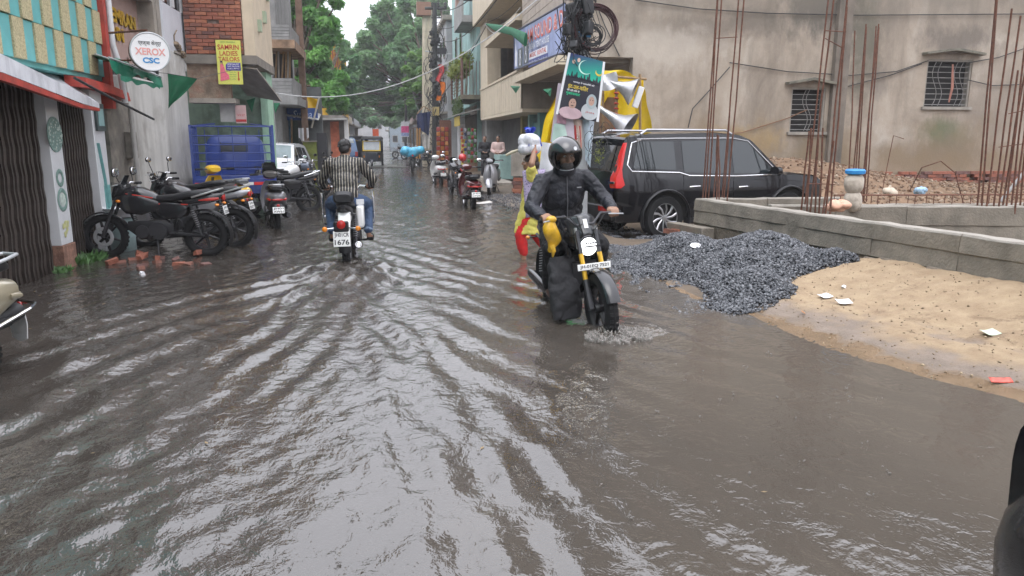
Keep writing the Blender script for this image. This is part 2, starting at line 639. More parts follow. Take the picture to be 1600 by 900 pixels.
# building sand: dry above, wet where it meets the water
ms, nt, N, L, P = _new("river_sand")
_tc = N.new("ShaderNodeTexCoord").outputs["Object"]
_z = N.new("ShaderNodeSeparateXYZ")
L.new(_tc, _z.inputs[0])
_zn = N.new("ShaderNodeMath")
_zn.operation = 'ADD'
L.new(_z.outputs[2], _zn.inputs[0])
L.new(ramp(nt, noise(nt, _tc, 3.5, 5), .3, .7, -.02, .02), _zn.inputs[1])
_dry = mixc(nt, ramp(nt, noise(nt, _tc, 6, 6, .65), .35, .65), (.30, .212, .13), (.395, .295, .185))
_dry = mixc(nt, ramp(nt, noise(nt, _tc, 2.2, 6, .7, None, .5), .58, .66, 0, .7), _dry, (.19, .125, .075))
_mid = mixc(nt, ramp(nt, noise(nt, _tc, 5, 5), .35, .65), (.20, .155, .12), (.27, .21, .165))
_wetc = mixc(nt, ramp(nt, noise(nt, _tc, 4, 5), .35, .65), (.185, .118, .062), (.25, .165, .092))
_c = mixc(nt, ramp(nt, _zn.outputs[0], .016, .034), _wetc, _mid)
_c = mixc(nt, ramp(nt, _zn.outputs[0], .055, .085), _c, _dry)
L.new(_c, P.inputs["Base Color"])
L.new(ramp(nt, _zn.outputs[0], .015, .07, .22, .9), P.inputs["Roughness"])
_b1 = N.new("ShaderNodeBump")
_b1.inputs["Strength"].default_value = 1
_b1.inputs["Distance"].default_value = .022
L.new(noise(nt, _tc, 38, 7, .75), _b1.inputs["Height"])
L.new(_b1.outputs[0], P.inputs["Normal"])

def plinth_x(Y):
 return np.interp(Y, [2.5, 5.65, 10.94, 14], [6.05, 5.56, 4.74, 4.3])

def sand_z(X, Y):
 s = shore(Y)
 d = X - s
 pl = plinth_x(Y)
 w = np.maximum(pl - s, .6)
 t = d / w
 h = np.where(d < 0, .16 * d, .035 * sstep(0, .35, d) + .05 * sstep(.2, .75, d) + .25 * sstep(.42, 1.05, t))
 h += (.03 * vnoise(X, Y, 1.6, 61, 3) + .022 * vnoise(X, Y, 5, 62, 3) + .012 * np.clip(vnoise(X, Y, 11, 63, 2) - .1, 0, 1)) * sstep(.1, .9, d)
 h -= .33 * sstep(7.2, 8.2, Y) * sstep(.1, .4, d)
 h = np.where(X > pl + .02, -.2, h)
 return np.where(d < -.35, -.3, h)

tag(sheet("sand", np.arange(2.8, 6.6, .03), np.arange(1.5, 8.4, .03), sand_z, ms), "heap of damp yellow building sand spread between the water and the concrete plinth", "sand", kind="stuff")

# crushed stone heap
GC = Vector((4.2, 8.25, 0))

def gravel_z(X, Y):
 s = shore(Y)
 a = .66 * np.exp(-(((X - 4.5) / .8) ** 2 + ((Y - 8.2) / .95) ** 2))
 b = .54 * np.exp(-(((X - 3.85) / .7) ** 2 + ((Y - 9.0) / 1.2) ** 2))
 e = .42 * np.exp(-(((X - 3.9) / .6) ** 2 + ((Y - 7.7) / .75) ** 2))
 c = .50 * np.exp(-(((X - 5.0) / .42) ** 2 + ((Y - 7.5) / .55) ** 2))
 a = np.maximum(a, .40 * np.exp(-(((X - 3.75) / .5) ** 2 + ((Y - 7.0) / .55) ** 2)))
 h = np.log(np.exp(9 * a) + np.exp(9 * b) + np.exp(9 * c) + np.exp(9 * e)) / 9 - math.log(4) / 9
 h = h - .22 * np.clip(h - .30, 0, None) + .045 * vnoise(X, Y, 1.7, 71, 3) + .02 * vnoise(X, Y, 5, 72, 2)
 return h * 1.13 - .022 + .03 * vnoise(X, Y, 3.1, 73, 2)

mg, nt, N, L, P = _new("crushed_stone")
_oi = N.new("ShaderNodeAttribute")
_oi.attribute_name = "tint"
_c = mixc(nt, _oi.outputs["Fac"], (.028, .031, .038), (.215, .22, .235))
L.new(_c, P.inputs["Base Color"])
P.inputs["Roughness"].default_value = .33

def stones(name, pts, size, m, label, cat, par=None):
 """angular chips lying on given points, joined"""
 n = len(pts)
 base = np.array([(1, 0, 0), (-1, 0, 0), (0, 1, 0), (0, -1, 0), (0, 0, 1), (0, 0, -1)], float)
 tri = np.array([(0, 2, 4), (2, 1, 4), (1, 3, 4), (3, 0, 4), (2, 0, 5), (1, 2, 5), (3, 1, 5), (0, 3, 5)])
 sc_ = size * rng.uniform(.55, 1.25, (n, 1, 1)) * rng.uniform(.45, 1.1, (n, 1, 3))
 v = base[None] * sc_ + rng.normal(0, .18, (n, 6, 3)) * size
 q = rng.normal(0, 1, (n, 4))
 q /= np.linalg.norm(q, axis=1, keepdims=True)
 w, x, y, z = q.T
 Rm = np.stack([np.stack([1 - 2 * (y * y + z * z), 2 * (x * y - z * w), 2 * (x * z + y * w)], -1), np.stack([2 * (x * y + z * w), 1 - 2 * (x * x + z * z), 2 * (y * z - x * w)], -1), np.stack([2 * (x * z - y * w), 2 * (y * z + x * w), 1 - 2 * (x * x + y * y)], -1)], 1)
 v = np.einsum('nij,nkj->nki', Rm, v) + np.asarray(pts)[:, None]
 f = (tri[None] + (np.arange(n) * 6)[:, None, None]).reshape(-1, 3)
 me = bpy.data.meshes.new(name)
 v = v.reshape(-1, 3)
 me.vertices.add(len(v))
 me.vertices.foreach_set("co", v.astype(np.float32).ravel())
 me.loops.add(f.size)
 me.loops.foreach_set("vertex_index", f.astype(np.int32).ravel())
 me.polygons.add(len(f))
 me.polygons.foreach_set("loop_start", np.arange(0, f.size, 3, dtype=np.int32))
 me.update(calc_edges=True)
 at_ = me.attributes.new("tint", 'FLOAT', 'POINT')
 at_.data.foreach_set("value", np.repeat(rng.random(n) ** 2.2, 6).astype(np.float32))
 me.materials.append(m)
 o = bpy.data.objects.new(name, me)
 COL.objects.link(o)
 WM[o.name] = Matrix.Identity(4)
 if par is not None:
  o.parent = par
  o.matrix_basis = WM[par.name].inverted()
 return tag(o, label, cat, kind="stuff")

_X = rng.uniform(2.7, 5.7, 90000)
_Y = rng.uniform(5.9, 12.0, 90000)
_Z = gravel_z(_X, _Y)
_sz = np.where(_Y < 8.35, np.maximum(sand_z(_X, _Y), -.02), -.02)
_k = (_Z > _sz - .005) & (_X < plinth_x(_Y) - .03)
_kk = _k & ((_Z > _sz + .02) | (rng.random(90000) < .45))
_P = np.stack([_X, _Y, np.maximum(_Z, _sz) + rng.uniform(-.004, .012, 90000)], -1)[_kk]
# spill of loose chips along the kerb further up the street
_X2 = rng.uniform(2.6, 4.4, 6000)
_Y2 = rng.uniform(12, 21.5, 6000)
_k2 = (_X2 > shore(_Y2) + rng.normal(0, .16, 6000) - .05) & (rng.random(6000) < .8)
_P2 = np.stack([_X2, _Y2, np.maximum(.012, ground_z(_X2, _Y2)) + .008], -1)[_k2]
stones("gravel", np.concatenate([_P, _P2]), .021, mg, "heap of grey crushed stone beside the flooded street", "gravel heap")
M_gbase = mat("stone_dust", (.045, .047, .055), .6, var=.3, vs=20, bump=.6, bs=90)
tag(sheet("gravel_bed", np.arange(2.7, 5.75, .06), np.arange(5.9, 12.0, .06), lambda X, Y: np.where(X < plinth_x(Y) - .02, gravel_z(X, Y) - .02, -.2), M_gbase), "packed stone dust under the crushed stone heap", "gravel heap", kind="stuff")

_X3, _Y3 = rng.uniform(3.2, 5.9, 1300), rng.uniform(2.2, 8.0, 1300)
_Z3 = sand_z(_X3, _Y3)
_k3 = (_X3 > shore(_Y3) + .05) & (_X3 < plinth_x(_Y3) - .05)
msd, nt, N, L, P = _new("sand_clod")
_a = N.new("ShaderNodeAttribute")
_a.attribute_name = "tint"
L.new(mixc(nt, _a.outputs["Fac"], (.19, .135, .085), (.42, .33, .22)), P.inputs["Base Color"])
P.inputs["Roughness"].default_value = .9
stones("sand_clods", np.stack([_X3, _Y3, _Z3 + .002], -1)[_k3], .012, msd, "clods and pebbles scattered over the building sand", "pebbles")
# ------------------------------------------------------------------ left side of the street
LX = -4.05
M_plaster = mat("white_plaster", (.50, .49, .46), .8, var=.12, vs=2, bump=.25, bs=35, dirt=((.17, .15, .12), .42, 1.1), streak=((.16, .15, .13), .45, 2.2))
M_teal = mat("turquoise_tile", (.12, .40, .40), .4, var=.12, vs=3, coat=.2, dirt=((.05, .22, .22), .25, 3))
M_cream = mat("cream_pebble_tile", (.47, .41, .24), .8, var=.35, vs=45, bump=1, bs=70)
M_whitefas = mat("stained_white_fascia", (.62, .63, .66), .6, var=.1, vs=4, dirt=((.25, .25, .27), .4, 2.5), streak=((.22, .22, .25), .45, 5))
M_redtrim = mat("red_oxide_trim", (.38, .045, .03), .6, var=.25, vs=5, dirt=((.12, .03, .025), .35, 3))
M_gate = mat("brown_steel_gate", (.075, .06, .052), .5, .35, var=.3, vs=6, bump=.2)
M_tilewhite = mat("white_glazed_tile", (.62, .63, .64), .25, var=.05, coat=.3)

# --- turquoise shop with two folding gates
shop = thing("shop_building", "shop clad in turquoise and cream panels with two closed folding gates", "shop", (LX, 9, 0))
b = MB()
b.bx(-12, LX - .22, 0, 12.16, -.2, 2.55)
b.bx(-12, LX - .02, 0, 12.16, 2.44, 8.6)
b.build("wall", mat("turquoise_wall", (.14, .42, .40), .6, var=.15, streak=((.08, .2, .2), .4, 2)), shop, True)
pan = MB().box((0, 0, 0), (.035, .262, .445))
me_t, me_c = pan.mesh("panel", M_teal, False), MB().box((0, 0, 0), (.055, .262, .445)).mesh("panel", M_cream, False)
for r in range(4):
 for k in range(26):
  y = 12.02 - .2764 * k
  z = 2.49 + .235 + r * .46
  tq = (k + r) % 2 == 0
  piece(me_t if tq else me_c, "panel", shop, Matrix.Translation((LX + (.0 if tq else .012), y, z)))
MB().bx(LX - .1, LX + .09, 12.165, 12.29, 2.05, 8.4).build("red_edge_strip", M_redtrim, shop, True)
# sloping canopy: white fascia, red soffit edge
b = MB()
b.loft([[(LX - .2, y, 2.30), (LX - .2, y, 2.43), (xo, y, z1), (xo, y, z1 - hh)] for y, xo, z1, hh in ((4.5, -3.32, 2.56, .22), (7.9, -3.5, 2.385, .17), (10.2, -3.68, 2.17, .13), (11.2, -3.82, 2.08, .06))])
b.build("canopy", M_whitefas, shop, True, ang=20)
b = MB()
b.loft([[(xo - .05, y, z1), (xo + .012, y, z1), (xo + .012, y, z1 - hh), (xo - .05, y, z1 - hh)] for y, xo, z1, hh in ((4.5, -3.33, 2.335, .07), (7.9, -3.51, 2.21, .07), (10.2, -3.70, 2.035, .05), (11.2, -3.83, 2.018, .04))])
b.build("red_soffit_edge", M_redtrim, shop, True, ang=20)
b = MB()
b.loft([[(LX - .1, y, z), (LX + .16, y, z - .03), (LX + .18, y, z - .16), (LX - .1, y, z - .14)] for y, z in ((11.0, 2.44), (11.9, 2.41), (12.7, 2.34))])
b.build("red_ledge", M_redtrim, shop, True, ang=20)
MB().tube([(-3.62, 9.9, 2.32), (-3.55, 11.0, 2.12), (-3.42, 12.2, 1.9)], .018).build("drip_pipe", M_dark, shop, True)

def folding_gate(y0, y1, n):
 g = MB()
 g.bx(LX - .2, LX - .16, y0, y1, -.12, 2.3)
 back = g.build("gate_recess", M_shadeblack, shop, True)
 st = MB()
 zz = [-.06 + i * 2.34 / 15 for i in range(16)]
 st.loft([[(-.02, (-.012 if i % 2 else .012) - .016, z), (.022, (-.012 if i % 2 else .012) - .016, z), (.022, (-.012 if i % 2 else .012) + .016, z), (-.02, (-.012 if i % 2 else .012) + .016, z)] for i, z in enumerate(zz)])
 me = st.mesh("slat", M_gate, False)
 for k in range(n):
  y = y0 + (k + .5) * (y1 - y0) / n
  piece(me, "slat", shop, Matrix.Translation((LX - .08 + .012 * math.sin(k * 2.1), y, 0)) @ Matrix.Rotation(.08 * math.sin(k * 1.7), 4, 'Z'))
 lat = MB()
 w = (y1 - y0) / n
 for z in (.5, 1.05, 1.65, 2.1):
  for k in range(n):
   y = y0 + k * w
   for s in (-1, 1):
    lat.tube([(LX - .115, y, z - s * .13), (LX - .115, y + w, z + s * .13)], .006, 4)
 lat.build("lattice", M_gate, shop, True)

folding_gate(4.6, 9.93, 74)
folding_gate(10.33, 11.42, 19)
# pillars with painted murals
pil = MB().bx(LX - .2, LX + .05, 9.95, 10.31, .3, 2.3).build("tiled_pillar", M_tilewhite, shop, True, bevel=.008)
pil2 = MB().bx(LX - .2, LX + .04, 11.43, 11.86, -.1, 2.3).build("tiled_pillar", M_tilewhite, shop, True, bevel=.008)
MB().bx(LX - .2, LX + .07, 9.94, 10.32, -.15, .3).build("pillar_footing", mat("broken_brick_footing", (.24, .13, .09), .9, var=.4, vs=12, bump=.6, bs=40, dirt=((.1, .05, .04), .5, 5)), shop, True, bevel=.01)
M_mural = mat("mural_green", (.16, .25, .22), .5, var=.4, vs=30)
M_mural2 = mat("mural_pale", (.45, .52, .47), .5, var=.2, vs=30)
M_mural3 = mat("mural_olive", (.45, .45, .22), .5, var=.25, vs=16)
xf = LX + .054
b = MB()
b.lathe([(.215, 0), (.215, .006)], (xf, 10.11, 1.66), (1, 0, 0), 28)
md = b.build("mural_medallion", M_mural, pil, True)
b = MB()
for i in range(46):
 a, rr = random.uniform(0, 2 * PI), .19 * math.sqrt(random.random())
 b.ell((xf + .009, 10.11 + rr * math.cos(a), 1.66 + rr * math.sin(a)), (.003, random.uniform(.012, .024), random.uniform(.010, .02)), 6, 4)
b.build("mural_leaf", M_mural2, md, True)["kind"] = "stuff"
for (z, r1, mm) in ((1.13, .085, M_mural), (.86, .12, M_mural)):
 MB().torus((xf, 10.12, z), (1, 0, 0), r1, .028, .006, 24, 6).build("mural_ring", mm, pil, True)
MB().ell((xf, 10.13, .86), (.004, .085, .085), 14, 6).build("mural_moon", M_mural2, pil, True)
b = MB()
for i in range(16):
 b.ell((xf, 10.12 + random.uniform(-.07, .08), .50 + random.uniform(-.09, .09)), (.004, .035, .03), 8, 4)
b.build("mural_bush", M_mural3, pil, True)
b = MB()
b.tube([(LX + .044, 11.5, 1.55), (LX + .044, 11.62, 1.05), (LX + .044, 11.66, .62)], .035, 6, .3)
b.bx(LX + .04, LX + .048, 11.6, 11.82, .55, .95)
b.build("mural_vase", mat("mural_teal", (.12, .30, .29), .5, var=.2, vs=14), pil2, True)
wp = thing("wall_plaque", "dark framed plaque with a pale teal panel beside the second folding gate", "plaque", (LX + .05, 11.66, 1.75))
MB().bx(LX + .045, LX + .075, 11.5, 11.82, 1.72, 2.1).build("frame", mat("plaque_frame", (.05, .07, .07), .4), wp, True, bevel=.006)
MB().bx(LX + .07, LX + .082, 11.56, 11.76, 1.79, 2.03).build("panel", mat("plaque_panel", (.25, .42, .42), .3), wp, True)
# weeds at the foot of the gates
M_weed = mat("weed_leaf", (.045, .11, .025), .6, var=.4, vs=9)

def weeds(c, n, r, h, label):
 b = MB()
 for _ in range(n):
  a, q = random.uniform(0, 2 * PI), r * math.sqrt(random.random())
  p = Vector((c[0] + q * math.cos(a) * .5, c[1] + q * math.sin(a), c[2]))
  d = Vector((random.uniform(-.6, .9), random.uniform(-.8, .8), random.uniform(.4, 1.2))).normalized()
  e = d.orthogonal().normalized()
  ln, w = random.uniform(.4, 1) * h, random.uniform(.01, .022)
  b.add([p, p + d * ln * .5 + e * w, p + d * ln, p + d * ln * .5 - e * w], [(0, 1, 2, 3)])
 return tag(b.build("weed_clump", M_weed), label, "weeds")

weeds((LX + .12, 10.55, .0), 150, .33, .16, "green weeds growing at the foot of the second folding gate")
weeds((LX + .12, 9.72, .0), 60, .13, .12, "small weed tuft at the foot of the first folding gate by the pillar")

# --- building behind it: pink front with gilt letters, grey upper wall
pk = thing("pink_building", "stained building with a pink sign board and gilt letters", "building", (LX - .2, 14, 0))
b = MB()
b.bx(-12, LX - .45, 12.3, 16.5, -.2, 8)
b.build("wall", mat("grey_stained_plaster", (.34, .31, .27), .85, var=.2, vs=2, bump=.3, dirt=((.1, .09, .075), .6, 1.3), streak=((.1, .09, .08), .6, 2)), pk, True)
MB().bx(LX - .44, LX - .3, 13.25, 15.1, 2.75, 6).build("sign_board", mat("dusty_pink_board", (.36, .25, .22), .6, var=.1, vs=2, streak=((.25, .16, .14), .3, 3)), pk, True)
b = MB()
b.bx(LX - .46, LX - .02, 15.1, 15.28, 2.6, 4.05)
b.bx(LX - .46, LX - .02, 13.2, 15.28, 4.05, 4.2)
b.build("board_surround", M_concrete, pk, True)
M_gilt = mat("gilt_letters", (.62, .40, .02), .3, .3, var=.2, vs=20, coat=.3)
for s_, yy, zz, w_, h_ in (("EMRAN", 14.25, 3.62, 1.25, .24), ("INN", 13.85, 3.33, .62, .22)):
 text(s_, (LX - .27, yy, zz), (0, 1, 0), (0, 0, 1), w_, h_, M_gilt, pk, "gilt_letters", .04, world=True, thick=.06)
M_brownframe = mat("brown_frame", (.10, .06, .045), .5)
b = MB()
b.bx(LX - .4, LX - .3, 12.9, 12.98, 2.2, 3.4)
b.bx(LX - .4, LX - .3, 14.3, 14.38, 2.2, 3.0)
b.bx(LX - .4, LX - .3, 12.9, 14.38, 2.2, 2.28)
b.build("window_frame", M_brownframe, pk, True)
for i in range(4):
 MB().bx(LX - .36, LX - .32, 12.98, 14.3, 2.42 + i * .17, 2.45 + i * .17).build("rail", mat("rail_steel", (.5, .5, .5), .4, .6), pk, True)
MB().bx(LX - .43, LX - .4, 12.98, 14.3, 2.28, 3.0).build("window_pane", M_glassd, pk, True)
dp = thing("drain_pipe", "white plastic drain pipe running down beside the turquoise shop", "drain pipe", (LX + .02, 12.38, .1))
MB().tube([(LX + .1, 12.38, 7), (LX + .1, 12.38, 3.0), (LX + .14, 12.45, 2.7), (LX + .16, 12.5, 2.15)], .045, 10).build("pipe", mat("white_pvc", (.6, .61, .62), .35, var=.08, dirt=((.3, .3, .3), .3, 6)), dp, True)
MB().tube([(LX + .15, 12.75, 2.1), (LX + .15, 12.78, .0)], .04, 10).build("lower_pipe", mat("grey_pvc", (.3, .29, .27), .45, var=.2), dp, True)
b = MB()
b.bx(LX - .3, LX - .02, 12.2, 13.2, -.2, 2.2)
sc_door = tag(b.build("side_wall", mat("soot_grey_wall", (.2, .18, .15), .85, var=.3, vs=3, bump=.4, dirt=((.06, .055, .05), .6, 2))), "narrow grimy wall between the turquoise shop and the white wall", "wall")
mb_ = thing("meter_box", "rusty grey meter box wired to the white wall", "meter box", (LX + .1, 13.0, 1.35))
MB().bx(LX - .02, LX + .1, 12.86, 13.1, 1.3, 1.72).build("box", mat("old_meter_box", (.22, .2, .17), .7, .2, var=.3, vs=8), mb_, True, bevel=.01)
MB().bx(LX + .1, LX + .108, 12.9, 13.06, 1.42, 1.66).build("lid", mat("meter_lid", (.12, .11, .1), .6), mb_, True)

# --- low white plastered wall
ww = thing("white_wall", "tall weathered white plaster boundary wall with a stepped top", "wall", (LX, 15, 0))
b = MB()
b.bx(LX - .25, LX, 13.22, 15.1, -.2, 2.62)
b.bx(LX - .25, LX, 15.1, 16.2, -.2, 3.42)
b.bx(LX - .25, LX, 16.2, 17.0, -.2, 3.28)
b.build("plaster", M_plaster, ww, True, bevel=.015)
b = MB()
b.bx(LX - .26, LX + .05, 16.95, 17.12, 3.2, 3.29)
b.bx(LX - .26, LX + .03, 16.2, 17.0, 3.285, 3.33)
b.build("coping", M_concrete, ww, True)
bag = MB()
for i in range(7):
 bag.ell((LX - .05 + random.uniform(-.08, .08), 16.25 + .09 * i, 3.5 - .035 * i), (.09, .1, .06), 8, 6)
bag.tube([(LX, 16.3, 3.48), (LX + .02, 16.25, 3.62), (LX + .04, 16.4, 3.74)], .012)
tag(bag.build("rubble_bag", mat("brown_sacking", (.2, .15, .1), .9, var=.4, vs=14)), "heap of dry brown scraps lying on top of the white wall", "scraps")

# --- white fibre sheet balcony with windows
bal = thing("balcony_building", "upper storey with a white sheet balcony and dark windows", "building", (LX, 16.4, 3.4))
MB().bx(LX - .05, LX + .0, 15.62, 18.5, 3.3, 4.16).build("balcony_sheet", mat("white_sheet", (.60, .62, .66), .45, var=.06, vs=2, streak=((.4, .42, .46), .3, 3)), bal, True)
MB().bx(-9, LX - .5, 15.3, 16.95, 3.0, 8).build("wall", mat("dark_grey_plaster", (.22, .21, .19), .85, var=.2, dirt=((.1, .1, .09), .5, 1.4)), bal, True)
for i in range(4):
 y = 15.7 + i * .72
 w = MB()
 w.bx(LX - .08, LX + .02, y, y + .06, 4.17, 5.6)
 w.bx(LX - .08, LX + .02, y + .64, y + .70, 4.17, 5.6)
 w.bx(LX - .08, LX + .02, y + .06, y + .64, 5.54, 5.6)
 wo = w.build("window_frame", mat("white_window_frame", (.6, .6, .6), .4), bal, True)
 MB().bx(LX - .05, LX - .03, y + .06, y + .64, 4.17, 5.54).build("pane", M_glassd, wo, True)
MB().bx(LX - .5, LX - .04, 15.4, 15.62, 3.0, 6).build("corner_post", M_concrete, bal, True)

# --- brick house projecting into the street
bh = thing("brick_building", "bare red brick upper storey above a mossy ground floor", "building", (-3.6, 17.6, 0))
BY = 17.02
M_brick = [mat("brick_%s" % n, c, .85, var=.22, vs=25, bump=.4, bs=70) for n, c in (("red", (.27, .095, .06)), ("orange", (.33, .13, .075)), ("brown", (.20, .085, .06)), ("burnt", (.14, .07, .06)))]
M_mortar = mat("grey_mortar", (.22, .19, .165), .95, var=.2, vs=12, bump=.4)
MB().bx(-4.02, -2.84, BY + .03, BY + 2.2, 3.34, 7).build("wall", M_mortar, bh, True)
bms = [MB().box((0, 0, 0), (.218, .07, .066)).mesh("brick", m, False) for m in M_brick]
hb = [MB().box((0, 0, 0), (.10, .07, .066)).mesh("brick", m, False) for m in M_brick]
z = 3.36
row = 0
while z < 4.75:
 x = -4.0 + (.115 if row % 2 else 0)
 if row % 2:
  piece(random.choice(hb), "brick", bh, Matrix.Translation((-3.945, BY + .008, z + .035)))
 while x < -2.88:
  short = x + .218 > -2.84
  me = random.choices(hb if short else bms, (5, 3, 3, 1 if z > 3.7 else 4))[0]
  if not (row == 8 and abs(x + 3.55) < .13):
   piece(me, "brick", bh, Matrix.Translation((x + (.05 if short else .109), BY + random.uniform(-.006, .012), z + .035 + random.uniform(-.004, .004))) @ Matrix.Rotation(random.uniform(-.03, .03), 4, 'Y'))
  x += .23
 z += .0765
 row += 1
M_creamw = mat("cream_wall", (.55, .46, .34), .8, var=.1, vs=3, streak=((.3, .24, .17), .35, 3))
MB().bx(-2.85, -2.62, BY + .0, BY + 2.6, 3.2, 7.2).build("cream_side_wall", M_creamw, bh, True, bevel=.01)
for i, (y, z) in enumerate(((BY + .5, 3.9), (BY + 1.3, 4.2), (BY + .9, 5.0), (BY + 2, 4.8))):
 MB().bx(-2.63, -2.55, y, y + .18, z, z + .25).build("wall_bracket", mat("pale_green_bracket", (.35, .42, .3), .7), bh, True)
b = MB()
b.bx(-4.04, -2.6, BY - .05, BY + 2.6, 3.16, 3.34)
b.build("floor_slab", mat("slab_concrete", (.19, .17, .145), .9, var=.25, vs=3, bump=.4), bh, True)
b = MB()
b.bx(-4.04, -3.2, BY + .06, BY + .3, 2.45, 3.16)
b.build("broken_plaster_band", mat("broken_plaster", (.25, .19, .14), .9, var=.4, vs=5, bump=.8, bs=25, dirt=((.22, .09, .06), .5, 4)), bh, True)
M_moss = mat("mossy_mint_wall", (.24, .34, .26), .8, var=.25, vs=3, bump=.3, dirt=((.05, .06, .035), .6, 1.6), streak=((.06, .07, .05), .5, 3))
MB().bx(-7, -2.85, BY + 1.8, BY + 2.0, -.2, 3.15).build("ground_floor_wall", M_moss, bh, True)
MB().bx(-2.84, -2.68, BY + 1.7, BY + 2.6, -.2, 3.15).build("mint_corner", mat("mint_paint", (.33, .52, .38), .7, var=.15, streak=((.15, .2, .15), .4, 3)), bh, True)
MB().bx(-4.04, -3.1, BY + .0, BY + .5, 2.36, 2.46).build("lintel_shelf", M_concrete, bh, True)
b = MB()
b.loft([[(-3.35, BY + .3, 3.14), (-2.6, BY - .1, 3.05), (-2.6, BY - .1, 3.08), (-3.35, BY + .3, 3.17)], [(-3.1, BY + 1.5, 2.6), (-2.3, BY + 1.2, 2.45), (-2.3, BY + 1.2, 2.49), (-3.1, BY + 1.5, 2.64)]])
b.build("stair_soffit", M_concrete, bh, True)

# tailor's sign board
sg = thing("tailor_sign", "yellow sign board reading SAMRIN LADIES TAILORS hung on the brick wall", "sign board", (-3.15, BY - .1, 2.76))
yb = BY - .12
MB().bx(-3.39, -2.9, yb, yb + .05, 2.74, 3.63).build("board", mat("yellow_sign_sheet", (.62, .62, .13), .4, var=.06), sg, True)
M_sred = mat("sign_red", (.45, .03, .03), .5)
M_spink = mat("sign_pink", (.68, .14, .20), .5, var=.2, vs=40)
M_sblue = mat("sign_navy", (.05, .04, .27), .5)
M_sgreen = mat("sign_green", (.05, .22, .06), .5)
up, rt = (0, 0, 1), (1, 0, 0)
yf = yb - .004
text("NEW ZAHEERA", (-3.15, yf, 3.59), rt, up, .30, .03, M_sgreen, sg, world=True)
text("SAMRIN", (-3.145, yf, 3.49), rt, up, .42, .105, M_sred, sg, bold=.015, world=True)
text("LADIES", (-3.145, yf, 3.365), rt, up, .36, .095, M_sred, sg, bold=.012, world=True)
text("TAILORS", (-3.145, yf, 3.25), rt, up, .42, .09, M_sred, sg, bold=.014, world=True)
MB().prism([(-3.22, yf, 3.02), (-2.92, yf, 3.02), (-2.92, yf, 3.18), (-3.18, yf, 3.18), (-3.22, yf, 3.13)], (0, .003, 0)).build("blue_panel", M_sblue, sg, True)
for i, t in enumerate(("SPECIALIST", "SUIT, BLOUSE", "KURTI, FROCK")):
 text(t, (-3.065, yf - .004, 3.148 - .046 * i), rt, up, .24, .032, M_plate, sg, bold=.01, world=True)
for i, t in enumerate(("Near By", "Main Road", "Hind Pidi", "Ground Floor")):
 text(t, (-3.09, yf, 2.985 - .045 * i), rt, up, .13, .024, M_sgreen, sg, world=True)
ar = MB()
ar.bx(-2.985, -2.965, yf - .002, yf, 2.86, 3.0)
ar.prism([(-3.0, yf, 2.86), (-2.95, yf, 2.86), (-2.975, yf, 2.8)], (0, -.003, 0))
ar.build("red_arrow", M_sred, sg, True)
lady = MB()
lady.prism([(-3.345, yf, 2.80), (-3.16, yf, 2.84), (-3.17, yf, 2.93), (-3.23, yf, 3.0), (-3.255, yf, 3.1), (-3.275, yf, 3.16), (-3.33, yf, 3.14), (-3.335, yf, 3.02)], (0, -.003, 0))
lady.build("printed_dress", M_spink, sg, True)
MB().lathe([(.024, 0), (.024, -.004)], (-3.302, yf, 3.185), (0, 1, 0), 14).build("printed_face", mat("print_skin", (.5, .3, .2), .5), sg, True)
MB().prism([(-3.33, yf - .004, 3.15), (-3.325, yf - .004, 3.215), (-3.285, yf - .004, 3.215), (-3.265, yf - .004, 3.1), (-3.285, yf - .004, 3.16), (-3.31, yf - .004, 3.2)], (0, -.002, 0)).build("printed_hair", M_ink, sg, True)

# white and pink notice boards under it
nb = thing("notice_board", "plain white notice board fixed on the mint wall under the brick storey", "notice board", (-3.3, BY + .4, 1.9))
MB().bx(-3.50, -3.18, BY + .36, BY + .4, 1.98, 2.36).build("board", mat("off_white_board", (.5, .5, .47), .5, dirt=((.3, .29, .26), .4, 4)), nb, True)
MB().bx(-3.515, -3.165, BY + .34, BY + .41, 2.345, 2.385).build("top_rail", M_steel, nb, True)
pb = thing("notice_board", "pink and white notice board beside the plain white one", "notice board", (-3.1, BY + .32, 1.9))
MB().bx(-3.17, -2.95, BY + .3, BY + .33, 1.95, 2.33).build("board", mat("pink_board", (.6, .40, .38), .5), pb, True)
text("TATA SKY", (-3.06, BY + .296, 2.12), rt, up, .17, .05, M_sred, pb, world=True)
MB().bx(-3.17, -2.95, BY + .294, BY + .298, 1.98, 2.03).build("red_band", M_sred, pb, True)

# round sign on a bracket
rs = thing("round_sign", "round white lit-box sign reading XEROX CSC on a bracket", "sign", (-3.2, 11.9, 2.5))
c0 = on_x(235, 81, -3.25)
c0.x = -3.25
n_ = (Vector((0, 0, 1.6)) - c0)
n_.z = 0
n_ = (n_.normalized() + Vector((.25, -.1, 0))).normalized()
rr_ = n_.cross(Vector((0, 0, 1))) * -1
rad = .265
MB().lathe([(rad * .97, -.16), (rad, -.14), (rad, -.01), (rad * .985, 0)], c0, n_, 40).build("drum", mat("sign_drum", (.16, .08, .055), .4, var=.3), rs, True)
MB().torus(c0 + n_ * .002, n_, rad * .98, .012, .012, 40, 8).build("rim", M_steel, rs, True)
MB().lathe([(rad * .955, .0), (rad * .955, .006)], c0, n_, 40).build("face", mat("sign_face", (.78, .77, .77), .35, var=.03), rs, True)
rt2, up2 = -rr_ if rr_.x < 0 else rr_, Vector((0, 0, 1))
text("प्रज्ञा केन्द्र", c0 + n_ * .01 + up2 * .115, rt2, up2, .30, .085, M_ink, rs, bold=.01, world=True)
text("XEROX", c0 + n_ * .01 + up2 * .0, rt2, up2, .40, .10, mat("sign_salmon", (.72, .33, .30), .5), rs, bold=.03, world=True)
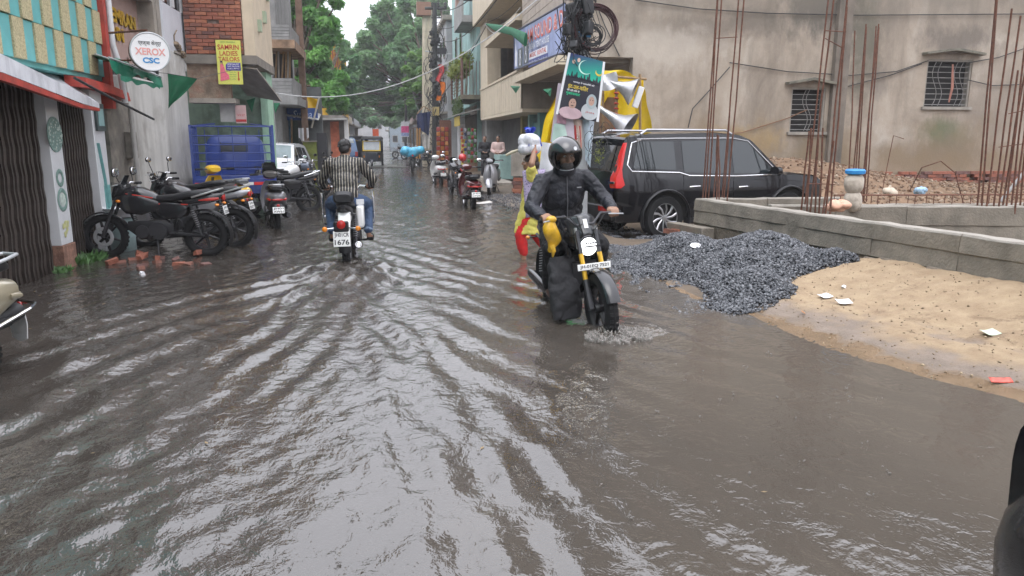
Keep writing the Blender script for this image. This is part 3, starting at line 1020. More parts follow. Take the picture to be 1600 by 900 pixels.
text("CSC", c0 + n_ * .01 - up2 * .12, rt2, up2, .22, .08, mat("sign_blue", (.03, .25, .55), .5), rs, bold=.04, world=True)
MB().tube([c0 - n_ * .1 + up2 * (rad), c0 - n_ * .1 + up2 * (rad + .04), Vector((-3.9, c0.y + .4, c0.z + rad + .03))], .016).build("bracket", M_rust, rs, True)
MB().tube([c0 - n_ * .1 - up2 * .1, Vector((-4.2, c0.y + .5, c0.z - .1))], .014).build("bracket", M_rust, rs, True)

# green netting awning
gw = thing("green_awning", "torn green plastic awning with metal edge under the round sign", "awning", (-3.7, 12.2, 2.3))
M_gnet = mat("green_plastic", (.008, .13, .075), .4, var=.35, vs=6, bump=.3, bs=18)
A0, A1 = on_x(170, 92, -3.75), on_x(252, 122, -3.3)
b = MB()
b.grid(lambda u, v: A0.lerp(A1, u) + Vector((-.45 * v * (1 - .6 * u), .25 * v, .12 * v - .05 * math.sin(u * 9) * v)), 14, 5)
b.build("top_sheet", M_gnet, gw, True)
b = MB()
b.grid(lambda u, v: A0.lerp(A1, u) + Vector((0.03 * math.sin(u * 14 + 1) * v, 0, -v * (.13 + .05 * math.sin(u * 7) + .03 * math.sin(u * 23)))), 30, 4)
b.build("hanging_valance", M_gnet, gw, True)
B0, B1 = on_x(188, 118, -3.6), on_x(252, 133, -3.25)
b = MB()
b.grid(lambda u, v: B0.lerp(B1, u) + Vector((.02 * math.sin(u * 11), 0, -v * (.06 + .02 * math.sin(u * 19)))), 24, 2)
b.build("lower_strip", M_gnet, gw, True)
b = MB()
b.tube([A0 + Vector((0, 0, .02)), A1 + Vector((0, 0, .02))], .014)
b.tube([A0 + Vector((-.2, .1, .07)), A1 + Vector((-.1, .1, .07))], .01)
b.tube([A0, Vector((LX, A0.y + .3, A0.z + .1))], .012)
b.tube([A1, Vector((LX, A1.y + 1.2, A1.z + .3))], .012)
b.build("frame", M_steel, gw, True)

# triangular green flag on a line
fl = thing("green_flag", "large triangular green flag hanging in front of the white wall", "flag", (-3.4, 14, 2.1))
F0, F1, F2 = on_y(262, 115, 13.2), on_y(308, 123, 13.2), on_y(264, 171, 13.2)
b = MB()
b.grid(lambda u, v: F0.lerp(F1, u * (1 - v) ** .8) + (F2 - F0) * v * (1 - u * .1) + Vector((0, .03 * math.sin(u * 7 + v * 4), .0)), 12, 12)
b.build("cloth", M_green, fl, True)
tag(MB().tube([on_y(190, 108, 12.6), F0, F1, on_y(405, 100, 17)], .004, 5).build("flag_string", M_wire), "thin string carrying the large green flag across the white wall", "string")
# ------------------------------------------------------------------ further up the left side
M_gconc = mat("grey_raw_concrete", (.24, .24, .235), .85, var=.2, vs=4, bump=.4, bs=30, dirt=((.1, .1, .1), .4, 2), streak=((.11, .11, .11), .5, 3))
M_tin = mat("dull_tin_sheet", (.34, .34, .33), .5, .35, var=.2, vs=4, dirt=((.17, .11, .07), .4, 2))
gb = thing("concrete_building", "unfinished grey concrete house with stacked balconies propped by poles", "building", (-3.8, 25, 0))
Y0 = 23.6

def oy(px, py, y=Y0):
 return on_y(px, py, y)

x0, x1 = oy(398, 0).x, oy(458, 0).x
MB().bx(-8, x0 + .35, Y0 + 1.6, Y0 + 6, -.2, 8.2).build("wall", M_gconc, gb, True)
for k, (pt, pb, xs) in enumerate(((38, 62, .96), (122, 150, .95))):
 zt, zb = oy(430, pt).z, oy(430, pb).z
 xr = x0 + (x1 - x0) * xs
 n = 5
 for i in range(n):
  MB().bx(x0 - .1, xr - .12, Y0, Y0 + .06, zb + i * (zt - zb) / n + .004, zb + (i + 1) * (zt - zb) / n - .004).build("parapet_board", M_gconc, gb, True)
 MB().bx(xr - .15, xr - .1, Y0 + .07, Y0 + 3.2, zb, zt).build("side_parapet", M_gconc, gb, True)
 s = MB()
 s.bx(x0 - .2, xr + .02, Y0 - .05, Y0 + 3.3, zb - .24, zb)
 s.build("balcony_slab", M_gconc if k else mat("rust_stained_slab", (.26, .17, .11), .9, var=.5, vs=3, bump=.3), gb, True)
MB().bx(oy(409, 0).x, oy(418, 0).x, Y0 + .1, Y0 + .35, -.2, 8.1).build("column", M_gconc, gb, True)
MB().bx(x1 - .22, x1 - .02, Y0 + 2.6, Y0 + 2.85, -.2, 7.0).build("column", mat("brown_column", (.17, .11, .08), .9, var=.3, bump=.4), gb, True)
for px_, lean in ((424, -3), (431, 2), (436, -1), (441, 3), (447, 0), (450, 1), (453, 0)):
 MB().tube([oy(px_, 122, Y0 + .9), oy(px_ + lean, 64, Y0 + .9)], .028, 6).build("prop_pole", M_wood if px_ % 2 else mat("grey_pole", (.28, .26, .23), .8), gb, True)
MB().bx(x0 + .2, x1 - .3, Y0 + 1.58, Y0 + 1.6, oy(0 + 420, 120).z, oy(420, 72).z).build("opening_shade", M_shadeblack, gb, True)  # dark sheet on the wall, coloured as the shade of an open storey
wp_ = MB()
for pts in ([(404, 125), (417, 124), (417, 172), (417, 178)], [(397, 146), (407, 147), (408, 178), (408, 205)], [(398, 152), (417, 155)]):
 wp_.tube([oy(*p, Y0 - 1.2) for p in pts], .022, 6)
tag(wp_.build("water_pipe", mat("white_pvc_thin", (.7, .71, .72), .35)), "white plastic water pipes bent around the mint corner below the balconies", "water pipe")
tk = MB().lathe([(.16, 0), (.17, .12), (.165, .55), (.1, .64), (.05, .68)], oy(400, 147, Y0 - .8), (0, 0, 1), 14)
tag(tk.build("water_drum", mat("white_drum", (.62, .62, .63), .4)), "small white plastic drum on the ledge beside the white pipes", "drum")

# row of shops with tin awnings
row_ = thing("shop_row", "low shops with a corrugated tin awning, blue shutter and orange half wall", "shop", (-3.5, 27, 0))
YA = 26.5
M_blue = mat("faded_blue_shutter", (.06, .16, .27), .5, var=.25, vs=6)
M_orange = mat("rust_orange_sheet", (.38, .10, .045), .7, var=.35, vs=5, bump=.3)
MB().bx(-8, oy(500, 0, YA).x - .2, YA + 1.0, YA + 1.3, -.2, 3.4).build("back_wall", mat("shop_dark_wall", (.12, .13, .13), .9, var=.4, vs=2), row_, True)
for i in range(9):
 u0, u1 = i / 9, (i + .97) / 9
 a, b_ = oy(414 + 84 * u0, 174 + 12 * u0, YA - .2), oy(414 + 84 * u1, 174 + 12 * u1, YA - .2)
 m_ = MB()
 m_.loft([[p + Vector((0, -.05, -.06)), p + Vector((0, 1.2, .18)), p + Vector((0, 1.2, .2)), p + Vector((0, -.05, -.035))] for p in (a, (a + b_) / 2 + Vector((0, 0, .02)), b_)])
 m_.build("tin_sheet", M_tin, row_, True)
MB().bx(oy(424, 0, YA).x, oy(440, 0, YA).x, YA + .4, YA + .45, .2, oy(0, 182, YA).z).build("blue_shutter", M_blue, row_, True)
MB().bx(oy(442, 0, YA).x, oy(452, 0, YA).x, YA + .5, YA + .55, .2, 2.3).build("green_door", mat("dull_green_door", (.05, .09, .06), .6), row_, True)
for i in range(4):
 x = oy(414 + 9 * i, 0, YA - 1.5).x
 MB().box((x + .1, YA - 1.5, .85), (.2, .04 + .02 * (i % 2), .95)).build("orange_panel", M_orange, row_, True)
for px_ in (456, 479):
 MB().tube([oy(px_, 250, YA), oy(px_, 186, YA)], .03, 6).build("awning_post", M_wood, row_, True)
# stall with hanging cloth
st = thing("tea_stall", "small stall with a mossy green counter and a white cloth hung over it", "stall", (-3, 27, 0))
MB().bx(oy(461, 0, YA - .6).x, oy(483, 0, YA - .6).x, YA - .6, YA - .1, -.1, oy(0 + 470, 222, YA - .6).z).build("counter", mat("moss_counter", (.17, .20, .045), .85, var=.4, vs=5, bump=.4), st, True)
MB().bx(oy(459, 0, YA - .6).x, oy(484, 0, YA - .6).x, YA - .65, YA - .05, oy(470, 222, YA - .6).z, oy(470, 220, YA - .6).z).build("counter_top", M_concrete, st, True)
MB().bx(oy(484, 0, YA - .5).x, oy(500, 0, YA - .5).x, YA - .5, YA, -.1, oy(490, 208, YA - .5).z).build("dark_cabinet", mat("cabinet_dark", (.03, .03, .035), .5), st, True)
cl = MB()
c0_, c1_ = oy(466, 200, YA - .3), oy(482, 200, YA - .3)
cl.grid(lambda u, v: c0_.lerp(c1_, u) + Vector((0, .04 * math.sin(u * 12), -v * (.32 + .2 * math.sin(u * 3.2) ** 2))), 12, 6)
tag(cl.build("hanging_cloth", mat("white_rag", (.62, .63, .65), .85)), "white rag hanging over the mossy stall counter", "cloth")
ys = thing("yellow_banner", "crumpled yellow plastic banner above the blue milk sign", "banner", oy(478, 172, YA + .2))
b = MB()
P0, P1, P2, P3 = oy(459, 170, YA + .2), oy(497, 170, YA + .2), oy(496, 152, YA + .2), oy(461, 148, YA + .2)
b.grid(lambda u, v: P0.lerp(P1, u).lerp(P3.lerp(P2, u), v * (1 - .15 * abs(math.sin(u * 5)))) + Vector((0, .04 * math.sin(u * 9 + v * 3), 0)), 14, 8)
b.build("sheet", mat("yellow_plastic", (.60, .36, .01), .4, var=.15, vs=5), ys, True)
ss = thing("milk_sign", "blue shop sign reading Sudha over the stall", "sign", oy(474, 188, YA))
P0, P2 = oy(449, 188, YA), oy(496, 169, YA)
MB().bx(P0.x, P2.x, YA, YA + .05, P0.z, P2.z).build("board", mat("sudha_blue", (.02, .07, .25), .4, var=.2), ss, True)
text("Sudha", ((P0.x + P2.x) / 2, YA - .006, (P0.z + P2.z) / 2), (1, 0, 0), (0, 0, 1), .62, .24, mat("pale_blue_ink", (.45, .55, .75), .5), ss, shear=.25, world=True)
lp = MB().tube([oy(487, 200, YA - .1), oy(499, 152, YA - .1)], .03, 6)
tag(lp.build("leaning_pole", mat("pale_bamboo", (.45, .42, .36), .7)), "pale bamboo pole leaning across the blue milk sign", "pole")
fg = MB()
P0, P1, P2 = oy(428, 161, Y0 - .3), oy(438, 161, Y0 - .3), oy(430, 178, Y0 - .3)
fg.add([P0, P1, P2, (P0 + P1) / 2 + Vector((0, -.04, -.1))], [(0, 3, 2), (1, 2, 3), (0, 1, 3)])
tag(fg.build("green_flag", M_green), "small green flag hung below the lower concrete balcony", "flag")
fg = MB()
P0, P1, P2 = oy(385, 157, 18.2), oy(399, 153, 18.2), oy(394, 176, 18.2)
fg.add([P0, P1, P2, (P0 + P1) / 2 + Vector((0, -.05, -.1))], [(0, 3, 2), (1, 2, 3), (0, 1, 3)])
tag(fg.build("green_flag", M_green), "green flag hanging beside the pink notice board", "flag")
YB = 36.
br = thing("brick_shop", "dark low shop with an orange shutter beneath the trees", "shop", (-3, YB, 0))
xl, xr = oy(496, 0, YB).x, oy(530, 0, YB).x
MB().bx(-9, xr, YB, YB + 4, -.1, oy(500, 180, YB).z).build("wall", mat("old_dark_wall", (.15, .14, .13), .9, var=.4, vs=2, dirt=((.06, .06, .05), .5, 1.5)), br, True)
MB().bx(oy(507, 0, YB).x, oy(521, 0, YB).x, YB - .06, YB - .01, -.1, oy(500, 190, YB).z).build("orange_shutter", M_orange, br, True)
MB().bx(xl - .5, xr + .15, YB - .8, YB + .1, oy(500, 188, YB).z, oy(500, 185, YB).z).build("awning", M_tin, br, True)
MB().bx(xr - .02, xr + .18, YB - .1, YB + .1, -.1, oy(500, 187, YB).z - .01).build("end_post", M_white, br, True)
# yellow building behind the trees
yb_ = thing("yellow_building", "bright yellow house with a red balustrade seen between the trees", "building", (-4.6, 62, 0))
P0, P1 = on_y(503, 110, 60), on_y(530, 52, 60)
M_yel = mat("bright_yellow_wall", (.62, .36, .02), .7, var=.12)
MB().bx(-13, P1.x, 60.2, 70, 0, P1.z - .4).build("wall", M_yel, yb_, True)
MB().bx(-13, P1.x + .2, 59.9, 70, P1.z - .8, P1.z - .3).build("cornice", mat("orange_cornice", (.5, .22, .03), .7), yb_, True)
for i in range(7):
 MB().bx(P0.x + .15 + i * .17, P0.x + .21 + i * .17, 60.05, 60.15, P0.z, P0.z + 1.6).build("baluster", mat("red_baluster", (.35, .05, .03), .6), yb_, True)
MB().bx(P0.x, P1.x + .1, 60.02, 60.19, P0.z - .2, P0.z).build("baluster_base", M_yel, yb_, True)
# ------------------------------------------------------------------ right side of the street
RX, WY = 4.6, 18.6
mb2, nt, N, L, P = _new("stained_beige_render")
_tc = N.new("ShaderNodeTexCoord").outputs["Object"]
_c = mixc(nt, ramp(nt, noise(nt, _tc, .55, 5, .6), .3, .7), (.29, .24, .188), (.365, .31, .25))
_c = mixc(nt, ramp(nt, noise(nt, _tc, .9, 6, .65, (1, 1, .5), .5), .50, .72, 0, .6), _c, (.47, .43, .37))
_c = mixc(nt, ramp(nt, noise(nt, _tc, .42, 7, .7, (1, 1, .8), .6), .50, .68, 0, .8), _c, (.165, .135, .105))
_c = mixc(nt, ramp(nt, noise(nt, _tc, 1.6, 6, .65, (1, 1, .18)), .50, .72, 0, .7), _c, (.17, .14, .11))
_c = mixc(nt, ramp(nt, noise(nt, _tc, 7, 6, .7), .56, .72, 0, .3), _c, (.25, .2, .16))
# single stains, where they sit on the wall: x, z, half width, half height, colour, strength
for _x, _z, _rx, _rz, _col, _a in ((7.6, 4.3, 1.3, .42, (.17, .14, .11), .85), (9.2, 4.55, .8, .35, (.15, .125, .10), .8), (6.9, 3.9, 1.6, .6, (.47, .42, .36), .6), (11.2, 5.0, 1.3, 1.1, (.09, .08, .065), .9), (12.6, 4.2, .55, 1.7, (.10, .095, .07), .8), (15.3, 4.25, 1.3, .5, (.12, .10, .085), .75), (13.2, 3.1, .45, .5, (.17, .145, .12), .7), (15.2, 1.75, .9, .5, (.085, .10, .045), .8), (13.5, 1.2, .9, .8, (.45, .41, .36), .6), (9.4, 1.55, 1.5, .45, (.36, .25, .11), .8), (17.0, 2.6, 1.6, 1.4, (.22, .185, .15), .6), (11.1, 1.3, .6, .6, (.12, .105, .08), .75), (14.9, 1.2, 2.2, .45, (.16, .125, .09), .7)):
 _mp = N.new("ShaderNodeMapping")
 _mp.inputs["Location"].default_value = ((9 - _x) / _rx, 0, -_z / _rz)
 _mp.inputs["Scale"].default_value = (1 / _rx, 0, 1 / _rz)
 L.new(_tc, _mp.inputs[0])
 _ln = N.new("ShaderNodeVectorMath")
 _ln.operation = 'LENGTH'
 L.new(_mp.outputs[0], _ln.inputs[0])
 _ad = N.new("ShaderNodeMath")
 _ad.operation = 'ADD'
 L.new(_ln.outputs["Value"], _ad.inputs[0])
 L.new(ramp(nt, noise(nt, _tc, 2.2, 6, .68, (1, 1, .6)), .2, .8, -.75, .75), _ad.inputs[1])
 _c = mixc(nt, ramp(nt, _ad.outputs[0], 1.15, .35, 0, _a), _c, _col)
# damp, mouldy foot of the wall and rain stain below the roof
_sp = N.new("ShaderNodeSeparateXYZ")
L.new(_tc, _sp.inputs[0])
_zn = N.new("ShaderNodeMath")
_zn.operation = 'ADD'
L.new(_sp.outputs[2], _zn.inputs[0])
L.new(ramp(nt, noise(nt, _tc, 1.1, 5), .2, .8, -1.1, 1.1), _zn.inputs[1])
_c = mixc(nt, ramp(nt, _zn.outputs[0], 2.2, .9, 0, .75), _c, (.20, .145, .085))
_c = mixc(nt, ramp(nt, _zn.outputs[0], 4.3, 5.9, 0, .85), _c, (.15, .13, .105))
L.new(_c, P.inputs["Base Color"])
P.inputs["Roughness"].default_value = .88
_b1 = N.new("ShaderNodeBump")
_b1.inputs["Strength"].default_value = .5
_b1.inputs["Distance"].default_value = .015
L.new(noise(nt, _tc, 14, 7, .7), _b1.inputs["Height"])
L.new(_b1.outputs[0], P.inputs["Normal"])
M_beige = mb2
M_bpan = mat("beige_balcony_panel", (.50, .43, .32), .75, var=.08, vs=3, streak=((.28, .23, .17), .4, 4))
M_shade = mat("shaded_beige_render", (.25, .21, .17), .85, var=.2, vs=2, bump=.3, streak=((.14, .11, .09), .4, 3))  # beige render darkened: shade of porch and balcony put into the colour

bb = thing("beige_building", "large stained beige building with a sound shop banner, long balcony and barred windows", "building", (9, 22, 0))
# long plain side wall, built round its two window openings and the porch
W1, W2 = (10.63, 11.62, 1.79, 2.95), (14.54, 15.92, 2.47, 3.73)
PX = 6.25

def wall_with_holes(x0, x1, z0, z1, holes, y0, y1):
 m = MB()
 X = sorted({x0, x1, *[h[0] for h in holes], *[h[1] for h in holes]})
 Z = sorted({z0, z1, *[h[2] for h in holes], *[h[3] for h in holes]})
 for i in range(len(X) - 1):
  # merge vertical runs
  z = z0
  j = 0
  run = None
  for j in range(len(Z) - 1):
   cx, cz = (X[i] + X[i + 1]) / 2, (Z[j] + Z[j + 1]) / 2
   solid = not any(h[0] < cx < h[1] and h[2] < cz < h[3] for h in holes)
   if solid:
    if run is None:
     run = Z[j]
   elif run is not None:
    m.bx(X[i], X[i + 1], y0, y1, run, Z[j])
    run = None
  if run is not None:
   m.bx(X[i], X[i + 1], y0, y1, run, Z[-1])
 return m

wall_with_holes(RX, 27, -.3, 13, [(RX, PX, -.3, 3.62), W1, W2], WY, WY + .25).build("side_wall", M_beige, bb, True)
MB().bx(11.72, 12.12, WY - .16, WY - .002, -.2, 13).build("pilaster", mat("dark_weathered_pilaster", (.16, .135, .11), .9, var=.3, vs=2, bump=.5, streak=((.07, .065, .055), .6, 3)), bb, True)
M_hood = mat("mossy_hood", (.15, .14, .11), .9, var=.3, vs=6, bump=.5, dirt=((.05, .05, .04), .5, 4))
M_bar = mat("window_bar", (.22, .21, .2), .6, .4, var=.3)
M_frame = mat("grey_window_surround", (.24, .22, .19), .85, var=.2)
for k, W in enumerate((W1, W2)):
 wx = (W[0] + W[1]) / 2
 hw = (W[1] - W[0]) / 2 + .2
 h = MB()
 zt = W[3] + (.10 if k else .06)
 h.prism([(wx - hw, WY - .22, zt), (wx - hw, WY - .22, zt + .06), (wx, WY - .22, zt + .18), (wx + hw, WY - .22, zt + .06), (wx + hw, WY - .22, zt), (wx, WY - .22, zt + .11)], (0, .218, 0))
 h.build("window_hood", M_hood, bb, True)
 f = MB()
 f.bx(W[0] - .01, W[0] + .05, WY + .03, WY + .2, W[2], W[3])
 f.bx(W[1] - .05, W[1] + .01, WY + .03, WY + .2, W[2], W[3])
 f.bx(W[0] + .05, W[1] - .05, WY + .03, WY + .2, W[3] - .05, W[3])
 f.bx(W[0] - .06, W[1] + .08, WY - .07, WY + .2, W[2] - .07, W[2] + .01)
 wo = f.build("window_frame", M_frame, bb, True)
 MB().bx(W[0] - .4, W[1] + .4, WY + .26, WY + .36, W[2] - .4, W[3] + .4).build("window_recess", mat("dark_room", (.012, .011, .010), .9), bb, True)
 nb_ = 9
 for i in range(nb_):
  z = W[2] + .06 + (W[3] - W[2] - .12) * i / (nb_ - 1)
  MB().bx(W[0] + .02, W[1] - .02, WY + .06, WY + .075, z, z + .018).build("bar", M_bar, wo, True)
 for q in ((.22, .34, .7, .82) if k else (.45, .55)):
  xb = W[0] + (W[1] - W[0]) * q
  H_ = W[3] - W[2]
  MB().tube([(xb + .09 * math.sin(t * PI * 2) * (1 if q < .6 else 1), WY + .045, W[2] + .04 + H_ * .92 * t) for t in [i / 12 for i in range(13)]], .009, 5).build("curved_bar", M_bar, wo, True)
if True:
 b = MB()
 b.tube([(15.3, WY - .02, 2.6), (15.33, WY - .05, 3.0), (15.28, WY - .03, 3.6)], [.02, .035, .02], 8)
 tag(b.build("rag", mat("pinkish_rag", (.35, .16, .12), .9, var=.3)), "reddish rag tied to the bars of the upper barred window", "rag")
# upper storey above the banner: stone courses
M_course = mat("grey_stone_course", (.34, .29, .24), .8, var=.12, vs=3, bump=.3, streak=((.2, .17, .14), .3, 3))
MB().bx(RX + .02, RX + .3, WY + .25, 25.0, 3.62, 13).build("street_wall", mat("joint_grey", (.2, .17, .14), .9), bb, True)
z = 3.9
r = 0
while z < 8.6:
 y = WY + .02 - (.45 if r % 2 else 0)
 while y < 24.95:
  a, c_ = max(y, WY + .02), min(y + 1.15, 24.98)
  if c_ - a > .1:
   MB().bx(RX - .025, RX + .022, a + .008, c_ - .008, z + .008, z + .262).build("stone_slab", M_course, bb, True, smooth=False)
  y += 1.15
 z += .27
 r += 1
MB().bx(RX - .30, RX + .3, WY + .0, 25.0, 3.42, 3.64).build("ledge", M_bpan, bb, True, bevel=.01)
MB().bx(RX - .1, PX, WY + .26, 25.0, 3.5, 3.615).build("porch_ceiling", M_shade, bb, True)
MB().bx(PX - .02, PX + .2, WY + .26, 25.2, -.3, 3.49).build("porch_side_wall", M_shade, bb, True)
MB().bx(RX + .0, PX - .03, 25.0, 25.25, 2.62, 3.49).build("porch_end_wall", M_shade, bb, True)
# balcony over the street, cut into vertical boards
n = 46
for i in range(n):
 y0 = 25.0 + i * 11 / n
 MB().bx(RX - .0 - .008 * (i % 2), RX + .12, y0 + .005, y0 + 11 / n - .005, 2.62, 3.86).build("balcony_board", M_bpan, bb, True, smooth=False)
MB().bx(RX - .04, RX + .16, 25.0, 36.0, 3.862, 3.94).build("balcony_coping", M_bpan, bb, True)
MB().bx(RX + .0, 9, 25.02, 36, 2.5, 2.615).build("balcony_slab", M_bpan, bb, True)
MB().bx(RX + .0, RX + .6, 33.6, 35.95, 3.95, 13).build("end_pier", M_bpan, bb, True)
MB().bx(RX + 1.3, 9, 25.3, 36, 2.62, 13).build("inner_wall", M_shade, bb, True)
MB().bx(RX + 1.24, RX + 1.29, 26.2, 28.4, 3.9, 5.5).build("shuttered_window", mat("red_brown_shutter", (.13, .05, .03), .6, var=.3, vs=8), bb, True)
for i, (y0, y1, z0, z1) in enumerate(((25.0, 32.6, 5.42, 5.62), (25.0, 36.0, 6.75, 7.9))):
 MB().bx(RX - (.25 if i == 0 else .35), RX + 1.3, y0, y1, z0, z1).build("sunshade" if i == 0 else "upper_balcony", M_bpan, bb, True)
# ground floor under the balcony
M_tealp = mat("teal_paint", (.06, .20, .20), .55, var=.15, vs=3, streak=((.03, .1, .1), .3, 4))
gx = RX + .75
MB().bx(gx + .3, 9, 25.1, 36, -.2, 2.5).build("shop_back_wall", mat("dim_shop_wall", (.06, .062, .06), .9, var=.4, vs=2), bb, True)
MB().bx(gx - .1, gx + .28, 25.3, 25.7, -.2, 2.5).build("teal_pillar", M_tealp, bb, True)
MB().bx(gx + .1, gx + .2, 25.7, 27.4, -.1, 2.2).build("teal_door", M_tealp, bb, True)
MB().bx(gx - .05, gx + .28, 27.4, 27.7, -.2, 2.5).build("teal_pillar", mat("pale_teal_paint", (.17, .32, .32), .6, var=.1), bb, True)
MB().bx(gx + .05, gx + .25, 29.4, 29.8, -.2, 2.5).build("yellow_pillar", mat("mustard_paint", (.24, .20, .06), .7, var=.2), bb, True)
MB().bx(gx - .35, gx + .0, 25.3, 26.6, -.2, 1.0).build("low_block", M_concrete, bb, True)
MB().bx(RX - .9, RX - .2, 25.2, 30.4, -.15, .14).build("front_step", M_concrete, bb, True)
mc = MB().bx(RX - .35, RX + .15, 27.7, 29.3, .14, 1.02)
tag(mc.build("shop_counter", mat("mint_counter", (.24, .36, .34), .6, var=.15, streak=((.1, .15, .14), .3, 4))), "pale mint shop counter in front of the man in the pink shirt", "counter")
# brick and render stub beside the porch
wl = thing("stub_wall", "short concrete and brick stub wall behind the woman in yellow", "wall", (4.2, 21.6, 0))
P0, P1 = on_y(800, 290, 21.6), on_y(822, 238, 21.6)
MB().bx(P0.x, P1.x + .35, 21.5, 21.8, .55, P1.z).build("render", M_concrete, wl, True)
for r in range(5):
 for k in range(3):
  MB().box((P0.x + .13 + k * .25 + (.0 if r % 2 else .04), 21.62, .03 + r * .105), (.24, .2, .095)).build("brick", M_brick[(r + k) % 4], wl, True, smooth=False)

# the sound shop banner on the street face
bn = thing("sound_banner", "wide blue shop banner reading SOUND in red letters above the ledge", "banner", (RX - .1, 22, 3.7))
bx0 = RX - .12
YN, YF, z0, z1 = 18.75, 25.9, 3.72, 4.98
zsl = lambda y: .22 * (y - YN) / (YF - YN)
q = lambda y, z: (bx0, y, z0 + zsl(y) + z)
b = MB()
b.prism([q(YF, 0), q(YN, 0), q(YN, 1.16), q(YF, 1.22)], (.06, 0, 0))
b.build("sheet", mat("banner_blue", (.22, .27, .45), .45, var=.35, vs=1.3), bn, True)
b = MB()
for p0, p1 in ((q(YF, -.0), q(YN, -.0)), (q(YF, 1.22), q(YN, 1.16)), (q(YF, 0), q(YF, 1.22))):
 b.tube([p0, p1], .03, 6)
b.build("frame", mat("navy_frame", (.03, .035, .07), .5), bn, True)
bx1 = bx0 - .006
up = (0, 0, 1)
rt = Vector((0, YN - YF, -.22)).normalized()
M_bred = mat("banner_red", (.55, .10, .07), .5, var=.1)
M_bwht = mat("banner_white", (.66, .68, .74), .5)
for mm, bo, off in ((M_bwht, .055, 0), (M_bred, .015, .004)):
 text("ALAM SOUND & D", (bx1 - off, 21.55, z0 + .93), rt, up, 5.6, .42, mm, bn, bold=bo, world=True)
text("ORGAN TENT HOUSE", (bx1, 21.9, z0 + .60), rt, up, 3.0, .17, M_bwht, bn, bold=.02, world=True)
text("ALL TYPES OF", (bx1, 21.9, z0 + .46), rt, up, 1.9, .08, mat("banner_ink", (.04, .04, .1), .5), bn, world=True)
MB().prism([(bx1, 23.2, z0 + .27), (bx1, 20.6, z0 + .20), (bx1, 20.6, z0 + .40), (bx1, 23.2, z0 + .47)], (-.002, 0, 0)).build("white_panel", M_bwht, bn, True)
text("MUSIC  RENTAL", (bx1 - .006, 21.9, z0 + .345), rt, up, 2.4, .13, M_bred, bn, bold=.02, world=True)
MB().prism([(bx1, 23.3, z0 + .05), (bx1, 20.5, z0 + .0), (bx1, 20.5, z0 + .19), (bx1, 23.3, z0 + .255)], (-.002, 0, 0)).build("navy_panel", mat("banner_navy", (.03, .05, .22), .5), bn, True)
text("Hind Piri, Near Chowk Ranchi", (bx1 - .006, 21.9, z0 + .125), rt, up, 2.6, .10, M_bwht, bn, world=True)
M_spk = mat("banner_speaker", (.06, .08, .09), .5)
b = MB()
for y in (24.75, 23.75):
 b.prism([(bx1, y + .42, z0 + .22), (bx1, y - .42, z0 + .2), (bx1, y - .42, z0 + .78), (bx1, y + .42, z0 + .8)], (-.002, 0, 0))
sp_ = b.build("printed_speaker", M_spk, bn, True)
sp_["kind"] = "stuff"
for y in (24.75, 23.75):
 for zz, r1 in ((.40, .13), (.64, .08)):
  MB().torus((bx1 - .006, y, z0 + zz), (1, 0, 0), r1, .03, .003, 20, 5).build("printed_cone", M_bwht, bn, True)
b = MB()
b.prism([(bx1, 25.75, z0 + .3), (bx1, 25.35, z0 + .28), (bx1, 25.3, z0 + .7), (bx1, 25.5, z0 + .85), (bx1, 25.6, z0 + 1.2), (bx1, 25.7, z0 + .8)], (-.002, 0, 0))
b.build("printed_singer", M_bwht, bn, True)

# small green flags on the street
for a, b_, c_, lab in (((760, 38), (820, 55), (823, 70), "long twisted green banner tied from the cable to the sound banner"), ((797, 134), (813, 135), (806, 146), "small green flag on a string below the beige balcony")):
 A, B, C = on_x(*a, RX - .35), on_x(*b_, RX - .35), on_x(*c_, RX - .35)
 if a[0] == 797:
  m_ = MB().add([A, B, C, (A + B) / 2 + Vector((-.05, 0, -.06))], [(0, 3, 2), (1, 2, 3), (0, 1, 3)])
 else:
  A = on_x(*a, RX - .8)
  m_ = MB().tube([A, A.lerp(B, .3) + Vector((0, 0, -.03)), A.lerp(B, .7) + Vector((0, 0, -.0)), (B + C) / 2], [.03, .12, .12, .2], 8, .3)
 tag(m_.build("green_flag", M_green), lab, "flag")
# ------------------------------------------------------------------ right side beyond the beige building
M_cyan = mat("faded_cyan_wall", (.30, .47, .46), .75, var=.15, vs=1.5, dirt=((.2, .27, .24), .4, 1.2), streak=((.14, .2, .18), .45, 2))
M_ivory = mat("ivory_pipe_wall", (.48, .42, .32), .75, var=.12, streak=((.25, .2, .15), .4, 3))
M_greyw = mat("grey_house_wall", (.27, .27, .26), .85, var=.2, vs=2, streak=((.12, .12, .12), .5, 3))
M_balrail = mat("brown_rail", (.14, .075, .06), .6, .2)
cy_ = thing("cyan_building", "faded cyan house with an overhanging concrete balcony", "building", (5.5, 44, 0))
MB().bx(4.75, 12, 38.3, 52, 3.4, 14).build("wall", M_cyan, cy_, True)
MB().bx(4.7, 12, 38.1, 38.3, -.2, 14).build("end_wall", M_cyan, cy_, True)
A, B = on_x(705, 52, 3.9), on_x(748, 40, 3.9)
MB().bx(3.9, 4.75, 37.5, 41.5, 7.2, 7.5).build("balcony_slab", M_greyw, cy_, True)
MB().bx(3.9, 4.0, 37.5, 41.5, 7.5, 8.3).build("balcony_parapet", M_greyw, cy_, True)
MB().bx(3.95, 4.3, 40.6, 41.3, 8.3, 10.6).build("balcony_shutter", mat("pinkish_shutter", (.34, .22, .18), .7, var=.2), cy_, True)
MB().bx(3.95, 4.75, 37.5, 39.6, 8.5, 11).build("balcony_screen", mat("dark_screen", (.09, .085, .08), .7), cy_, True)
